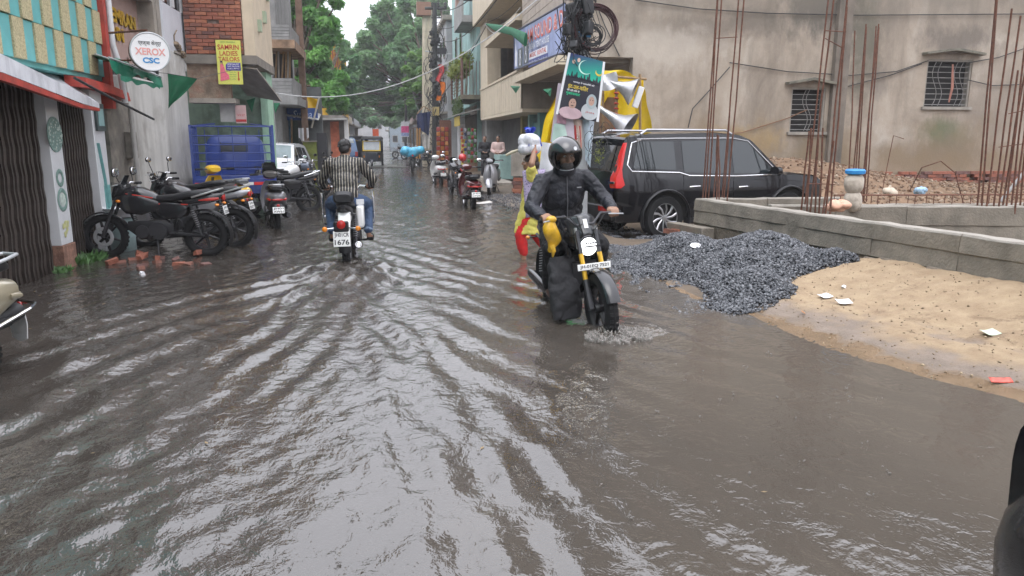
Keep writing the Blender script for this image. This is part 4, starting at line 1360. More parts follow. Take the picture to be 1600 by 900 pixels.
for y in (45.5, 48.5):
 w = MB().bx(4.70, 4.76, y, y + 1.1, 6.4, 7.9).build("window", M_greyw, cy_, True)
 MB().bx(4.68, 4.70, y + .1, y + 1.0, 6.5, 7.8).build("pane", M_glassd, w, True)

# balcony house with rails and plants
rb = thing("rail_balcony_house", "shabby house with a slatted brown balcony rail full of plants", "house", (4.6, 39, 0))
MB().bx(4.9, 9, 36.2, 38.05, -.2, 7).build("wall", M_greyw, rb, True)
MB().bx(3.7, 4.9, 36.3, 42, 3.5, 3.7).build("balcony_slab", mat("mossy_slab", (.13, .12, .09), .9, var=.4, vs=3, dirt=((.05, .07, .03), .5, 2)), rb, True)
for i in range(9):
 MB().tube([(3.75, 36.4, 3.95 + i * .16), (3.75, 41.8, 3.95 + i * .16)], .022, 5).build("rail_bar", M_balrail, rb, True)
for y in (36.4, 39, 41.8):
 MB().tube([(3.75, y, 3.6), (3.75, y, 5.4)], .05, 6).build("rail_post", M_balrail, rb, True)
for i in range(7):
 MB().tube([(3.8 + i * .16, 36.3, 3.7), (3.8 + i * .16, 36.3, 5.25)], .016, 5).build("rail_bar", M_balrail, rb, True)
MB().bx(4.9, 5.0, 38.3, 46, -.2, 3.5).build("shop_wall", mat("shop_brown_wall", (.13, .11, .09), .9, var=.4, vs=2), rb, True)
for i, (y0, y1, z, mm) in enumerate(((36.4, 39.5, 2.75, M_tin), (39.6, 43, 2.55, M_tin), (43.1, 47, 2.7, mat("green_awning_sheet", (.10, .17, .14), .6, var=.2)))):
 m_ = MB()
 m_.loft([[(4.9, y, z + .35), (3.5, y, z), (3.5, y, z + .04), (4.9, y, z + .39)] for y in (y0, y1)])
 m_.build("awning", mm, rb, True)
MB().bx(3.62, 3.66, 36.6, 39.2, 2.25, 2.72).build("yellow_valance", mat("dirty_yellow_board", (.42, .32, .06), .7, var=.25), rb, True)
MB().bx(4.0, 4.3, 40.3, 41.6, -.1, 2.4).build("white_door", mat("white_shop_door", (.55, .56, .58), .6, var=.1), rb, True)
MB().bx(4.0, 4.2, 38.9, 39.7, -.1, 1.6).build("yellow_board", mat("yellow_board", (.55, .45, .03), .6), rb, True)
MB().bx(4.0, 4.5, 36.6, 38.6, -.1, .8).build("counter", mat("brown_counter", (.16, .1, .06), .7), rb, True)

def leaf_mass(name, clumps, n, size, col, par, world=True, flat=.5, tw=1., kind=None):
 """many small leaf faces spread through clumps [(centre, radius xyz)]"""
 cs = np.array([c for c, r in clumps])
 rs = np.array([r if hasattr(r, "__len__") else (r, r, r) for c, r in clumps], float)
 w = (rs.prod(1)) ** (2 / 3)
 k = rng.choice(len(clumps), n, p=w / w.sum())
 d = rng.normal(0, 1, (n, 3))
 d /= np.linalg.norm(d, axis=1, keepdims=True)
 p = cs[k] + d * rs[k] * (rng.random((n, 1)) ** .38) * rng.uniform(.86, 1.1, (n, 1))
 nrm = rng.normal(0, .55, (n, 3)) + d * .5 + np.array([0, 0, .75])
 nrm /= np.linalg.norm(nrm, axis=1, keepdims=True)
 t = np.cross(nrm, rng.normal(0, 1, (n, 3)))
 t /= np.linalg.norm(t, axis=1, keepdims=True)
 u = np.cross(nrm, t)
 s = size * rng.uniform(.6, 1.3, (n, 1))
 v = np.stack([p - t * s, p + u * s * .42 - nrm * s * .1, p + t * s, p - u * s * .42 - nrm * s * .1], 1).reshape(-1, 3)
 me = bpy.data.meshes.new(name)
 off = -np.array(WM[par.name].translation) if par is not None else 0
 v = v + off
 me.vertices.add(len(v))
 me.vertices.foreach_set("co", v.astype(np.float32).ravel())
 me.loops.add(4 * n)
 me.loops.foreach_set("vertex_index", np.arange(4 * n, dtype=np.int32))
 me.polygons.add(n)
 me.polygons.foreach_set("loop_start", np.arange(0, 4 * n, 4, dtype=np.int32))
 me.update(calc_edges=True)
 tint = (rng.random(len(clumps))[k] * .6 + rng.random(n) * .4)
 a = me.attributes.new("tint", 'FLOAT', 'POINT')
 a.data.foreach_set("value", np.repeat(tint, 4).astype(np.float32))
 me.materials.append(leaf_mat(*col))
 o = bpy.data.objects.new(name, me)
 COL.objects.link(o)
 if par is not None:
  o.parent = par
  WM[o.name] = WM[par.name].copy()
 else:
  WM[o.name] = Matrix.Identity(4)
 if kind:
  o["kind"] = kind
 return o

def leaf_mat(name, c0, c1):
 if name in MATS:
  return MATS[name]
 m, nt, N, L, P = _new(name)
 a = N.new("ShaderNodeAttribute")
 a.attribute_name = "tint"
 L.new(mixc(nt, a.outputs["Fac"], c0, c1), P.inputs["Base Color"])
 P.inputs["Roughness"].default_value = .5
 tr = N.new("ShaderNodeBsdfTranslucent")
 L.new(mixc(nt, a.outputs["Fac"], c0, c1), tr.inputs[0])
 x = N.new("ShaderNodeMixShader")
 x.inputs[0].default_value = .48
 L.new(P.outputs[0], x.inputs[1])
 L.new(tr.outputs[0], x.inputs[2])
 L.new(x.outputs[0], N["Material Output"].inputs[0])
 MATS[name] = m
 return m

LEAF_POT = ("pot_plant_leaf", (.10, .15, .03), (.28, .30, .06))
LEAF_NEAR = ("mango_leaf", (.075, .225, .05), (.20, .42, .09))
LEAF_FAR = ("rain_tree_leaf", (.065, .175, .07), (.18, .31, .13))
LEAF_LIME = ("young_leaf", (.09, .20, .04), (.18, .33, .08))
pl = thing("balcony_plants", "straggling potted plants growing over the brown balcony rail", "plants", (3.9, 39, 3.7))
cl = [((3.9 + random.uniform(-.3, .4), 37 + i * .55, 5.1 + random.uniform(-.2, .5)), (.4, .4, .35)) for i in range(9)]
leaf_mass("foliage", cl, 1500, .12, LEAF_POT, pl)
b = MB()
for c, r in cl:
 b.tube([(c[0], c[1], 3.75), (c[0] + .05, c[1], 4.4), c], .018, 4)
b.build("stem", mat("plant_stem", (.12, .1, .05), .8), pl, True)["kind"] = "stuff"
ip = thing("hanging_ivy", "dark creeper hanging under the slatted balcony", "creeper", (3.8, 38, 2.9))
leaf_mass("leaves", [((3.72, 36.8 + i * .5, 3.3 - .12 * (i % 3)), (.14, .35, .4)) for i in range(7)], 700, .10, ("ivy_leaf", (.04, .08, .03), (.11, .16, .05)), ip)

# strings of snack packets at the kiosk
for k, (px_, cols) in enumerate(((722, ("red", "orange")), (727, ("silver", "navy")), (733, ("green", "silver")), (738, ("red", "green")), (743, ("green", "silver")))):
 yk = 33.8 + k * .05
 s_ = thing("snack_string", ["string of red and orange snack packets beside the white kiosk door", "string of silver and navy snack packets in the kiosk", "string of green and silver snack packets in the kiosk", "string of red and green snack packets in the kiosk", "string of green snack packets at the street end of the kiosk"][k], "snack packets", on_y(px_, 255, yk), group="snack packet strings hung at the kiosk")
 for r in range(9):
  p = on_y(px_ + random.uniform(-1.2, 1.2), 203 + r * 6 + random.uniform(-1, 1), yk)
  c_ = {"red": (.26, .03, .025), "orange": (.34, .13, .03), "silver": (.25, .26, .29), "navy": (.02, .035, .11), "green": (.05, .17, .04)}[cols[r % 2]]
  MB().box(p, (.12, .05, .145), rz=random.uniform(-.8, .8), ry=random.uniform(-.25, .25)).build("packet", mat("packet_" + cols[r % 2], c_, .35, .1, var=.5, vs=60, coat=.3), s_, True, bevel=.02)
 MB().tube([on_y(px_, 198, yk), on_y(px_, 256, yk)], .006, 4).build("string", M_wire, s_, True)
kk = thing("red_packet_rack", "rack of orange and red packets hanging behind the utility pole", "rack", on_y(692, 250, 40))
for r in range(7):
 for c_ in range(3):
  MB().box(on_y(685 + c_ * 6.5, 202 + r * 7.5, 40), (.19, .06, .22), rz=random.uniform(-.3, .3)).build("packet", mat("packet_" + ("red", "orange")[(r + c_) % 2], (0, 0, 0)), kk, True, bevel=.02)
MB().bx(on_y(683, 0, 40.1).x, on_y(702, 0, 40.1).x, 40.1, 40.14, .3, 2.6).build("back_sheet", M_rust, kk, True)

# tarpaulin and cloth at the second kiosk
tp = thing("blue_tarpaulin", "dark blue tarpaulin hanging at the front of a kiosk by the utility pole", "tarpaulin", on_y(665, 215, 46))
P = [on_y(*a, 46) for a in ((652, 178), (673, 174), (670, 212), (652, 200))]
b = MB()
b.grid(lambda u, v: P[3].lerp(P[2], u).lerp(P[0].lerp(P[1], u), v) + Vector((0, .18 * math.sin(u * 8 + v * 2), 0)), 14, 10)
b.build("sheet", mat("navy_tarpaulin", (.02, .03, .09), .5, var=.3, vs=3, bump=.3, bs=8), tp, True)
MB().tube([P[0], on_y(662, 166, 46), P[1]], .04, 5).build("ridge_pole", M_wood, tp, True)
cw = MB()
P2 = [on_y(*a, 46.2) for a in ((658, 210), (672, 210), (671, 232), (660, 232))]
cw.grid(lambda u, v: P2[3].lerp(P2[2], u).lerp(P2[0].lerp(P2[1], u), v) + Vector((0, .08 * math.sin(u * 10), 0)), 10, 6)
tag(cw.build("white_cloth", mat("grey_white_cloth", (.5, .48, .45), .9)), "pale cloth hanging below the navy tarpaulin", "cloth")
for k, px_ in enumerate((652, 656)):
 tag(MB().tube([on_y(px_, 248, 46), on_y(px_, 200, 46)], .05, 6).build("kiosk_post", mat("orange_wood_post", (.36, .19, .06), .7)), ("orange wooden kiosk post nearest the road under the tarpaulin", "orange wooden kiosk post behind the first under the tarpaulin")[k], "post")
sg2 = thing("pink_poster", "pink and white poster tied to a thin pole down the street", "poster", on_y(633, 215, 62))
P = [on_y(*a, 62) for a in ((627, 190), (639, 190), (639, 214), (627, 214))]
MB().prism(P, (0, .04, 0)).build("sheet", mat("pale_poster", (.55, .55, .58), .5), sg2, True)
MB().prism([P[0].lerp(P[3], .3), P[1].lerp(P[2], .3), P[1].lerp(P[2], .72), P[0].lerp(P[3], .72)], (0, -.02, 0)).build("pink_band", mat("poster_magenta", (.55, .06, .2), .5, var=.4, vs=6), sg2, True)
MB().prism([P[0].lerp(P[3], .72), P[1].lerp(P[2], .72), P[1].lerp(P[2], .95), P[0].lerp(P[3], .95)], (0, -.02, 0)).build("violet_band", mat("poster_violet", (.25, .3, .5), .5, var=.4, vs=6), sg2, True)
sp2 = thing("street_pole", "thin dark utility pole behind the pink poster", "utility pole", on_y(633, 250, 62.1))
MB().tube([on_y(634, 250, 62.1), on_y(634, 95, 62.1)], .1, 8).build("pole", M_dark, sp2, True)
MB().tube([on_y(628, 114, 62.1), on_y(641, 114, 62.1)], .06, 6).build("crossarm", M_dark, sp2, True)

# utility pole
up_ = thing("utility_pole", "tall dark utility pole with crossarm, insulators and tangled service boxes", "utility pole", on_y(680, 252, 47))
YP = 47.
oyp = lambda px, py, d=0: on_y(px, py, YP + d)
M_pole = mat("dark_weathered_pole", (.045, .045, .045), .7, var=.3)
MB().tube([oyp(680, 262), oyp(680, 180), oyp(679, 5)], [.22, .19, .13], 8).build("pole", M_pole, up_, True)
MB().tube([oyp(664, 13), oyp(698, 13)], .085, 6).build("crossarm", M_pole, up_, True)
for px_ in (676, 685, 696):
 MB().lathe([(.05, 0), (.1, .06), (.06, .14), (.09, .2), (.03, .28)], oyp(px_, 13) + Vector((0, 0, .06)), (0, 0, 1), 10).build("insulator", M_pole, up_, True)
for py_, a, b_ in ((28, 674, 690), (24, 675, 684), (36, 675, 683), (60, 670, 688)):
 MB().tube([oyp(a, py_), oyp(b_, py_)], .05, 5).build("bracket", M_pole, up_, True)
MB().box(oyp(690, 80), (.55, .3, .35)).build("service_box", M_dark, up_, True)
MB().box(oyp(681, 174, -.25), (.4, .12, .52)).build("yellow_plate", mat("pole_plate", (.45, .33, .13), .6), up_, True)
MB().tube([oyp(664, 80), oyp(705, 85)], .04, 5).build("lamp_arm", M_steel, up_, True)
tangle = MB()
for i in range(60):
 c = oyp(680 + random.gauss(0, 4), 50 + 160 * random.random(), random.uniform(-.4, .4))
 r1 = random.uniform(.15, .5)
 a0 = random.uniform(0, 6)
 tangle.tube([c + Vector((r1 * math.cos(a0 + t), .25 * math.sin(2 * t), r1 * 1.5 * math.sin(a0 + t))) for t in [j * .5 for j in range(9)]], .02, 4)
for i in range(26):
 tangle.box(oyp(680 + random.gauss(0, 4.5), random.choice((55, 60, 100, 110, 125, 140)) + random.gauss(0, 7), random.uniform(-.35, .1)), (.22, .18, .25), rz=random.random() * 3, ry=random.random())
tangle.build("cable_tangle", M_wire, up_, True)["kind"] = "stuff"
ib = thing("ivory_pipe_stack", "ivory concrete stair tower behind the utility pole", "tower", on_y(667, 240, 50))
for k, px_ in enumerate((664, 667.5, 671.5)):
 MB().tube([on_y(px_, 260, 50), on_y(px_ + .6, 5 + k * 3, 50)], .19 if k != 1 else .16, 8).build("pipe", M_ivory, ib, True)
MB().box(on_y(662, 15, 50), (.9, .8, .8)).build("brown_cap", mat("brown_cap", (.25, .14, .1), .8), ib, True)
for k, (px_, py_, c_, lab) in enumerate(((685, 115, (.5, .06, .06), "red cloth banner hanging on the utility pole"), (687, 142, (.65, .16, .02), "orange cloth streamer on the utility pole"))):
 P0 = oyp(px_, py_ - 14, -.3)
 b = MB()
 b.grid(lambda u, v: P0 + Vector((.30 * u + .1 * math.sin(v * 5) - .15 * v, .05 * math.sin(u * 6), -1.1 * v)), 5, 9)
 tag(b.build("cloth_banner", mat("cloth_%d" % k, c_, .8, var=.3)), lab, "banner")

# houses on the far right and the far end of the street
def far_house(x0, x1, y0, y1, h, m, label, storeys, par_side):
 t = thing("far_house", label, "house", ((x0 + x1) / 2, y0, 0))
 MB().bx(x0, x1, y0, y1, -.1, h).build("wall", m, t, True)
 MB().bx(x0 - .25, x1 + .25, y0 - .25, y1, h + .004, h + .3).build("roof_slab", M_concrete, t, True)
 fx = x0 if par_side > 0 else x1
 for s in range(storeys):
  z = 1.0 + s * 3.1
  for k in range(max(1, int((y1 - y0) / 3.2))):
   y = y0 + 1 + k * 3.2
   xo = -.05 if par_side > 0 else .05
   w = MB().bx(min(fx, fx + xo), max(fx, fx + xo), y, y + 1.2, z, z + 1.4).build("window", M_frame, t, True)
   MB().bx(min(fx + xo, fx + xo * 1.6), max(fx + xo, fx + xo * 1.6), y + .1, y + 1.1, z + .1, z + 1.3).build("pane", M_glassd, w, True)
  if s:
   MB().bx(min(fx - par_side * .8, fx), max(fx - par_side * .8, fx), y0, y1, z - .75, z - .6).build("balcony_slab", M_concrete, t, True)
   MB().bx(min(fx - par_side * .8, fx - par_side * .74), max(fx - par_side * .8, fx - par_side * .74), y0, y1, z - .6, z + .1).build("balcony_parapet", m, t, True)
 if y0 > 140:
  for s in range(storeys):
   for k in range(int((x1 - x0) / 1.9)):
    w = MB().bx(x0 + .5 + k * 1.9, x0 + 1.6 + k * 1.9, y0 - .06, y0, 1.0 + s * 3.1, 2.4 + s * 3.1).build("window", M_frame, t, True)
    MB().bx(x0 + .6 + k * 1.9, x0 + 1.5 + k * 1.9, y0 - .1, y0 - .06, 1.1 + s * 3.1, 2.3 + s * 3.1).build("pane", M_glassd, w, True)
 return t

M_f = [mat("far_%s" % n, c, .85, var=.2, vs=.8) for n, c in (("grey", (.33, .34, .35)), ("blue", (.20, .25, .29)), ("rose", (.38, .28, .25)), ("white", (.30, .30, .31)), ("sand", (.42, .36, .26)))]
far_house(4.4, 12, 52.5, 62, 9.5, M_f[0], "grey house beyond the utility pole", 3, 1)
far_house(4.2, 12, 63, 76, 8, M_f[1], "pale blue house further down the right side", 2, 1)
far_house(4.0, 12, 77, 92, 7, M_f[2], "rosy brown house deep in the right side of the street", 2, 1)
far_house(3.6, 12, 93, 118, 8, M_f[3], "whitish house at the far right end of the street", 2, 1)
far_house(-13, -4.6, 74, 95, 6.5, M_f[4], "sand coloured house under the far trees", 2, -1)
far_house(-13, -4.4, 97, 125, 8, M_f[0], "tall grey house on the far left end of the street", 2, -1)
far_house(-7.5, -2.2, 150, 165, 9, M_f[3], "hazy white house closing the street beside the temple road", 3, -1)
far_house(1.2, 9, 155, 172, 10, M_f[1], "hazy bluish house closing the far end of the street", 3, 1)
far_house(-2, 1.2, 190, 205, 12, M_f[0], "faint grey tower at the very end of the street", 3, 1)
far_house(-13, -4.3, -28, -1, 9, M_f[0], "unseen grey house added beside the viewer on the gate side to darken reflections", 1, -1)  # out of view, added to darken reflections and frontal light
far_house(6.9, 15, -28, -7, 9, M_f[4], "unseen sand coloured house added behind the viewer on the plot side to darken reflections", 1, 1)  # second unseen house, added for the same darkening
for k, (x, y, z, w, c_, lab) in enumerate(((3.3, 52, 2.6, 5, (.30, .30, .29), "grey tin awning beyond the ivory stair tower"), (3.2, 64, 2.5, 8, (.12, .18, .25), "bluish awning in front of the pale blue house"), (3.0, 79, 2.7, 9, (.3, .18, .12), "rust coloured awning in front of the rosy house"), (-4.6, 75, 2.6, 8, (.28, .25, .2), "brown awning under the far trees on the left kerb"))):
 a_ = thing("shop_awning", lab, "awning", (x, y, 0))
 d_ = 1.3 if x > 0 else -1.3
 m_ = MB()
 m_.loft([[(x + d_, y + j, z + .4), (x, y + j, z), (x, y + j, z + .06), (x + d_, y + j, z + .46)] for j in (0, w)])
 m_.build("sheet", mat("awning_%d" % k, c_, .7, var=.3), a_, True)
 for j in (.2, w - .2):
  MB().tube([(x + .05, y + j, 0), (x + .05, y + j, z)], .05, 6).build("post", M_wood, a_, True)
 MB().bx(x + d_ * .5, x + d_ * .7, y + .4, y + w - .4, -.1, 1.1).build("stall_counter", mat("awning_counter_%d" % k, (c_[2], c_[1] * .8, c_[0] * .6), .8, var=.4), a_, True)
gl = thing("far_gate_wall", "low cream compound wall with gate posts on the far left kerb", "wall", (-4, 52, 0))
for i in range(5):
 MB().bx(-4.3, -4.0, 44 + i * 4, 44.35 + i * 4, -.1, 1.9).build("gate_post", mat("cream_post", (.5, .42, .28), .8), gl, True)
 if i < 4:
  for k in range(4):
   MB().bx(-4.2, -4.12, 44.36 + i * 4, 47.99 + i * 4, .3 + k * .35, .42 + k * .35).build("rail", M_dark, gl, True)

# ------------------------------------------------------------------ trees
M_bark = mat("tree_bark", (.10, .075, .05), .95, var=.35, vs=6, bump=.8, bs=25)

def tree(name, label, base, top_clumps, n, size, col, trunk_r, fork_z):
 t = thing(name, label, "tree", base)
 bz = Vector(base)
 tr = MB()
 fork = bz + Vector((.2, .1, fork_z))
 tr.tube([bz + Vector((0, 0, -.3)), bz + Vector((.05, 0, fork_z * .5)), fork], [trunk_r * 1.25, trunk_r, trunk_r * .8], 10)
 for c, r in top_clumps[::2]:
  c = Vector(c)
  mid = fork.lerp(c, .5) + Vector((random.uniform(-.4, .4), random.uniform(-.4, .4), random.uniform(0, .6)))
  tr.tube([fork, mid, c], [trunk_r * .45, trunk_r * .25, trunk_r * .08], 6)
 tr.build("trunk", M_bark, t, True)
 leaf_mass("crown", top_clumps, n, size, col, t)
 return t

def clumps_px(spec, d, rpx, dd=3.):
 return [(tuple(at(x, y, d + random.uniform(-dd, dd))), (r / 1155 * d, r / 1155 * d * 1.1, r / 1155 * d * .8)) for x, y, r in spec]

def fill_px(poly, n, rmin, rmax):
 """random clump centres inside a polygon given as an outline"""
 xs, ys = [p[0] for p in poly], [p[1] for p in poly]
 out = []
 while len(out) < n:
  x, y = random.uniform(min(xs), max(xs)), random.uniform(min(ys), max(ys))
  c = False
  for i in range(len(poly)):
   (x1, y1), (x2, y2) = poly[i - 1], poly[i]
   if (y1 > y) != (y2 > y) and x < (x2 - x1) * (y - y1) / (y2 - y1) + x1:
    c = not c
  if c:
   out.append((x, y, random.uniform(rmin, rmax)))
 return out

# left tree, hanging over the low shops
poly = [(425, -60), (530, -60), (528, 25), (522, 45), (526, 56), (510, 60), (506, 112), (535, 118), (545, 140), (528, 168), (500, 168), (470, 150), (452, 150), (440, 60)]
cl = clumps_px(fill_px(poly, 150, 8, 17), 43, 0, 4)
tree("mango_tree", "bright green leafy tree leaning over the shops on the left kerb", (-5.2, 44, 0), cl, 42000, .19, LEAF_NEAR, .35, 4.2)
poly = [(520, 150), (545, 120), (550, 150), (545, 175), (515, 180)]
cl = clumps_px(fill_px(poly, 24, 7, 12), 57, 0, 2)
tree("neem_tree", "dark green tree behind the yellow house", (-5.0, 58, 0), cl + clumps_px(fill_px([(532, 62), (556, 78), (560, 140), (526, 140), (530, 95)], 24, 6, 10), 57, 0), 14000, .24, LEAF_FAR, .3, 4)
# big rain tree arching over the street
poly = [(582, 22), (600, 8), (640, -5), (662, 10), (664, 110), (658, 160), (645, 178), (610, 172), (575, 178), (545, 172), (550, 130), (560, 88), (566, 60), (576, 45)]
cl = clumps_px(fill_px(poly, 170, 8, 16), 74, 0, 7)
tree("rain_tree", "huge hazy green tree arching over the middle of the street", (4.6, 76, 0), cl, 60000, .25, LEAF_FAR, .6, 5)
poly = [(632, 82), (662, 78), (662, 130), (655, 175), (640, 180), (632, 140)]
cl = clumps_px(fill_px(poly, 20, 6, 11), 58, 0, 2)
tree("young_tree", "lighter green young tree beside the ivory stair tower", (4.6, 59, 0), cl, 9000, .17, LEAF_LIME, .18, 3.5)
cl = clumps_px(fill_px([(640, -30), (700, -30), (690, 20), (650, 14)], 12, 8, 15), 95, 0)
tree("rain_tree", "distant tree top showing above the ivory stair tower", (8, 96, 0), cl, 7000, .3, LEAF_FAR, .5, 6)
cl = clumps_px(fill_px([(548, 172), (600, 166), (648, 172), (640, 192), (600, 196), (575, 200), (552, 198)], 34, 6, 10), 118, 0, 9)
tree("rain_tree", "low dark tree crowns hanging over the far end of the street", (-4.4, 119, 0), cl, 12000, .34, LEAF_FAR, .4, 4)
# distant wooded rise closing the view
cl = [((x, 215 + random.uniform(-8, 12), random.uniform(0, 7 + 4 * math.sin(x * .07) ** 2)), random.uniform(4, 8)) for x in np.arange(-60, 90, 3.2)]
tag(leaf_mass("far_treeline", cl, 16000, 1.0, LEAF_FAR, None), "far off wooded rise that closes the end of the street", "trees", kind="stuff")

# ------------------------------------------------------------------ cables
def cable(a, b_, sag, r1=.012, n=14, label="", m=None):
 a, b_ = Vector(a), Vector(b_)
 o = MB().tube([a.lerp(b_, i / n) + Vector((0, 0, -sag * 4 * (i / n) * (1 - i / n))) for i in range(n + 1)], r1, 5).build("cable", m or M_wire)
 return tag(o, label, "cable", "overhead cables across the street")

M_pale = mat("pale_cable", (.42, .42, .42), .5)
cable(at(380, 132, 20), at(1010, -180, 17), 1.9, .013, 24, "pale cable sagging from the left shops up across the whole street", M_pale)
for k, (p1, d1, p2, d2, sag, lab) in enumerate((
 ((680, 13), 48, (775, -40), 22, .5, "upper cable from the pole crossarm towards the beige balcony"),
 ((680, 58), 48, (800, -35), 22, .9, "second cable from the utility pole to the beige building"),
 ((682, 42), 48, (720, 36), 40, .2, "short cable from the utility pole to the cyan balcony"),
 ((684, 120), 48, (758, 38), 32, .6, "low cable running from the pole tangle to the beige balcony"),
 ((556, 148), 62, (676, 100), 48, .6, "thin cable crossing under the big tree, upper one"),
 ((552, 160), 64, (680, 130), 48, .8, "thin cable crossing under the big tree, middle one"),
 ((545, 172), 66, (640, 165), 62, .5, "thin cable crossing under the big tree, lowest one"),
 ((640, 120), 62, (655, 175), 50, .3, "cable dropping from the thin pole to the navy tarpaulin"),
 ((758, 36), 32, (815, -5), 24, .15, "first cable fanning from the balcony corner"),
 ((758, 37), 32, (813, 12), 24, .3, "second cable fanning from the balcony corner"),
 ((758, 38), 32, (812, 24), 24, .5, "third cable fanning from the balcony corner"),
 ((680, 160), 48, (760, 40), 32, .3, "thick drooping cable on the far end of the balcony"))):
 cable(at(*p1, d1), at(*p2, d2), sag, .022 if d1 > 45 else .014, 14, lab, M_pale if k in (3, 9, 10) else None)
for k in range(16):
 y_ = random.uniform(48, 95)
 cable((-4.2, y_ + random.uniform(-4, 4), random.uniform(4, 6.5)), (4.2, y_, random.uniform(4.2, 7)), random.uniform(.4, 1.2), .016, 10, "thin dark wire strung across the far part of the street")
# cables on the plain wall
for k, (pts, lab, m) in enumerate((
 ([(992, 0), (1090, 14), (1200, 21), (1340, 24), (1600, 22)], "dark cable strung along the top of the plain wall", None),
 ([(1020, 205), (1100, 212), (1160, 207), (1230, 185), (1260, 172)], "brown cable looping across the wall into the lower window", mat("brown_cable", (.16, .08, .04), .7)),
 ([(1140, 98), (1230, 112), (1330, 118), (1400, 112), (1450, 95)], "thin cable between the rods and the upper window", None),
 ([(1325, 135), (1390, 118), (1440, 100)], "short cable rising to the upper barred window", None),
 ([(1514, 98), (1560, 90), (1600, 76)], "cable leaving the upper window to the street end of the wall", None),
 ([(1512, 125), (1550, 134), (1600, 132)], "lower cable leaving the upper window", None),
 ([(925, -10), (945, 40), (968, 88)], "thin cable hanging down the wall above the porch", None),
 ([(1075, 200), (1082, 170), (1105, 145), (1140, 105)], "loose thin wire on the wall behind the black vehicle", None))):
 o = MB().tube([on_y(*p, WY - .05) for p in pts], .013, 5).build("wall_cable", m or M_wire)
 tag(o, lab, "cable", "cables on the plain wall")
# ------------------------------------------------------------------ motorcycles and scooters (local frame: forward +Y, right +X, ground z = 0)
M_spring = mat("spring_steel", (.35, .35, .36), .4, .6)
M_lens = glass_mat("clear_lens", (.6, .62, .65), .08, .35)

def wheel(par, name, y, Rr, w, m_rim, spokes=6, disc=False, steer=0., wire=False, rim2=None):
 c = (0, y, Rr)
 b = MB()
 b.torus(c, (1, 0, 0), Rr - w * .55, w * .58, w * .5, 32, 10)
 for i in range(32):
  a = 2 * PI * i / 32
  rr = Rr - .004
  for s in (-1, 1):
   b.box((s * w * .2, y + rr * math.cos(a + s * .05), Rr + rr * math.sin(a + s * .05)), (w * .26, .03, .012), rx=a + PI / 2)
 t = b.build(name, M_rubber, par)
 r = MB()
 ri = Rr - w * 1.05
 r.torus(c, (1, 0, 0), ri, .012, w * .38, 32, 8)
 r.lathe([(.035, -.055), (.045, -.04), (.045, .04), (.035, .055)], c, (1, 0, 0), 16)
 if wire:
  for i in range(24):
   a, a2 = 2 * PI * i / 24, 2 * PI * (i + (1.6 if i % 2 else -1.6)) / 24
   s = .035 if i % 4 < 2 else -.035
   r.tube([(s, y + .04 * math.cos(a2), Rr + .04 * math.sin(a2)), (0, y + ri * math.cos(a), Rr + ri * math.sin(a))], .0028, 4)
 else:
  for i in range(spokes):
   a = 2 * PI * i / spokes + .2
   r.tube([(0, y + .03 * math.cos(a), Rr + .03 * math.sin(a)), (0, y + ri * math.cos(a + .12), Rr + ri * math.sin(a + .12))], [.022, .012], 6, 1.3)
 r.build("rim", m_rim, t)
 if disc:
  d = MB()
  d.torus((-.068, y, Rr), (1, 0, 0), ri * .52, ri * .11, .0025, 28, 6)
  d.build("brake_disc", M_steel, t)
 return t

def plate(par, c, w, h, tilt=0., lines=("JH 01", "1676"), facing=-1, rx=None):
 """a number plate facing -Y (rear) or +Y (front)"""
 c = Vector(c)
 b = MB().box(c, (w, .006, h), rx=tilt)
 p = b.build("number_plate", M_plate, par, bevel=.003)
 up_ = Vector((0, -math.sin(tilt), math.cos(tilt)))
 rt_ = Vector((1, 0, 0)) if facing < 0 else Vector((-1, 0, 0))
 nn = rt_.cross(up_)
 n = len(lines)
 for i, t in enumerate(lines):
  hh = h * (.62 if n == 1 else .34)
  text(t, c + nn * .0045 + up_ * (0 if n == 1 else (h * (.22 - .44 * i))), rt_, up_, w * .86, hh, M_ink, p, bold=.02)
 return p

def lamp(par, name, c, r, m, ax=(0, -1, 0), n=12):
 return MB().lathe([(r * .6, -r * .7), (r, -r * .3), (r, .0), (r * .75, r * .25), (r * .1, r * .34)], c, ax, n).build(name, m, par)

def mirror(par, s, base, head, m=M_black):
 b = MB()
 b.tube([base, Vector(base).lerp(Vector(head), .55) + Vector((0, .02, .03)), head], .006, 6)
 q = b.build("mirror", m, par)
 h = MB()
 k = mirror.k
 h.ell(head, (.068 * k, .022, .042 * k), 14, 8, 2.6)
 h.build("mirror_shell", m, q)
 MB().ell((head[0], head[1] - .012, head[2]), (.062 * k, .014, .038 * k), 14, 8, 2.6).build("mirror_glass", M_mirror, q)
 return q

mirror.k = 1.

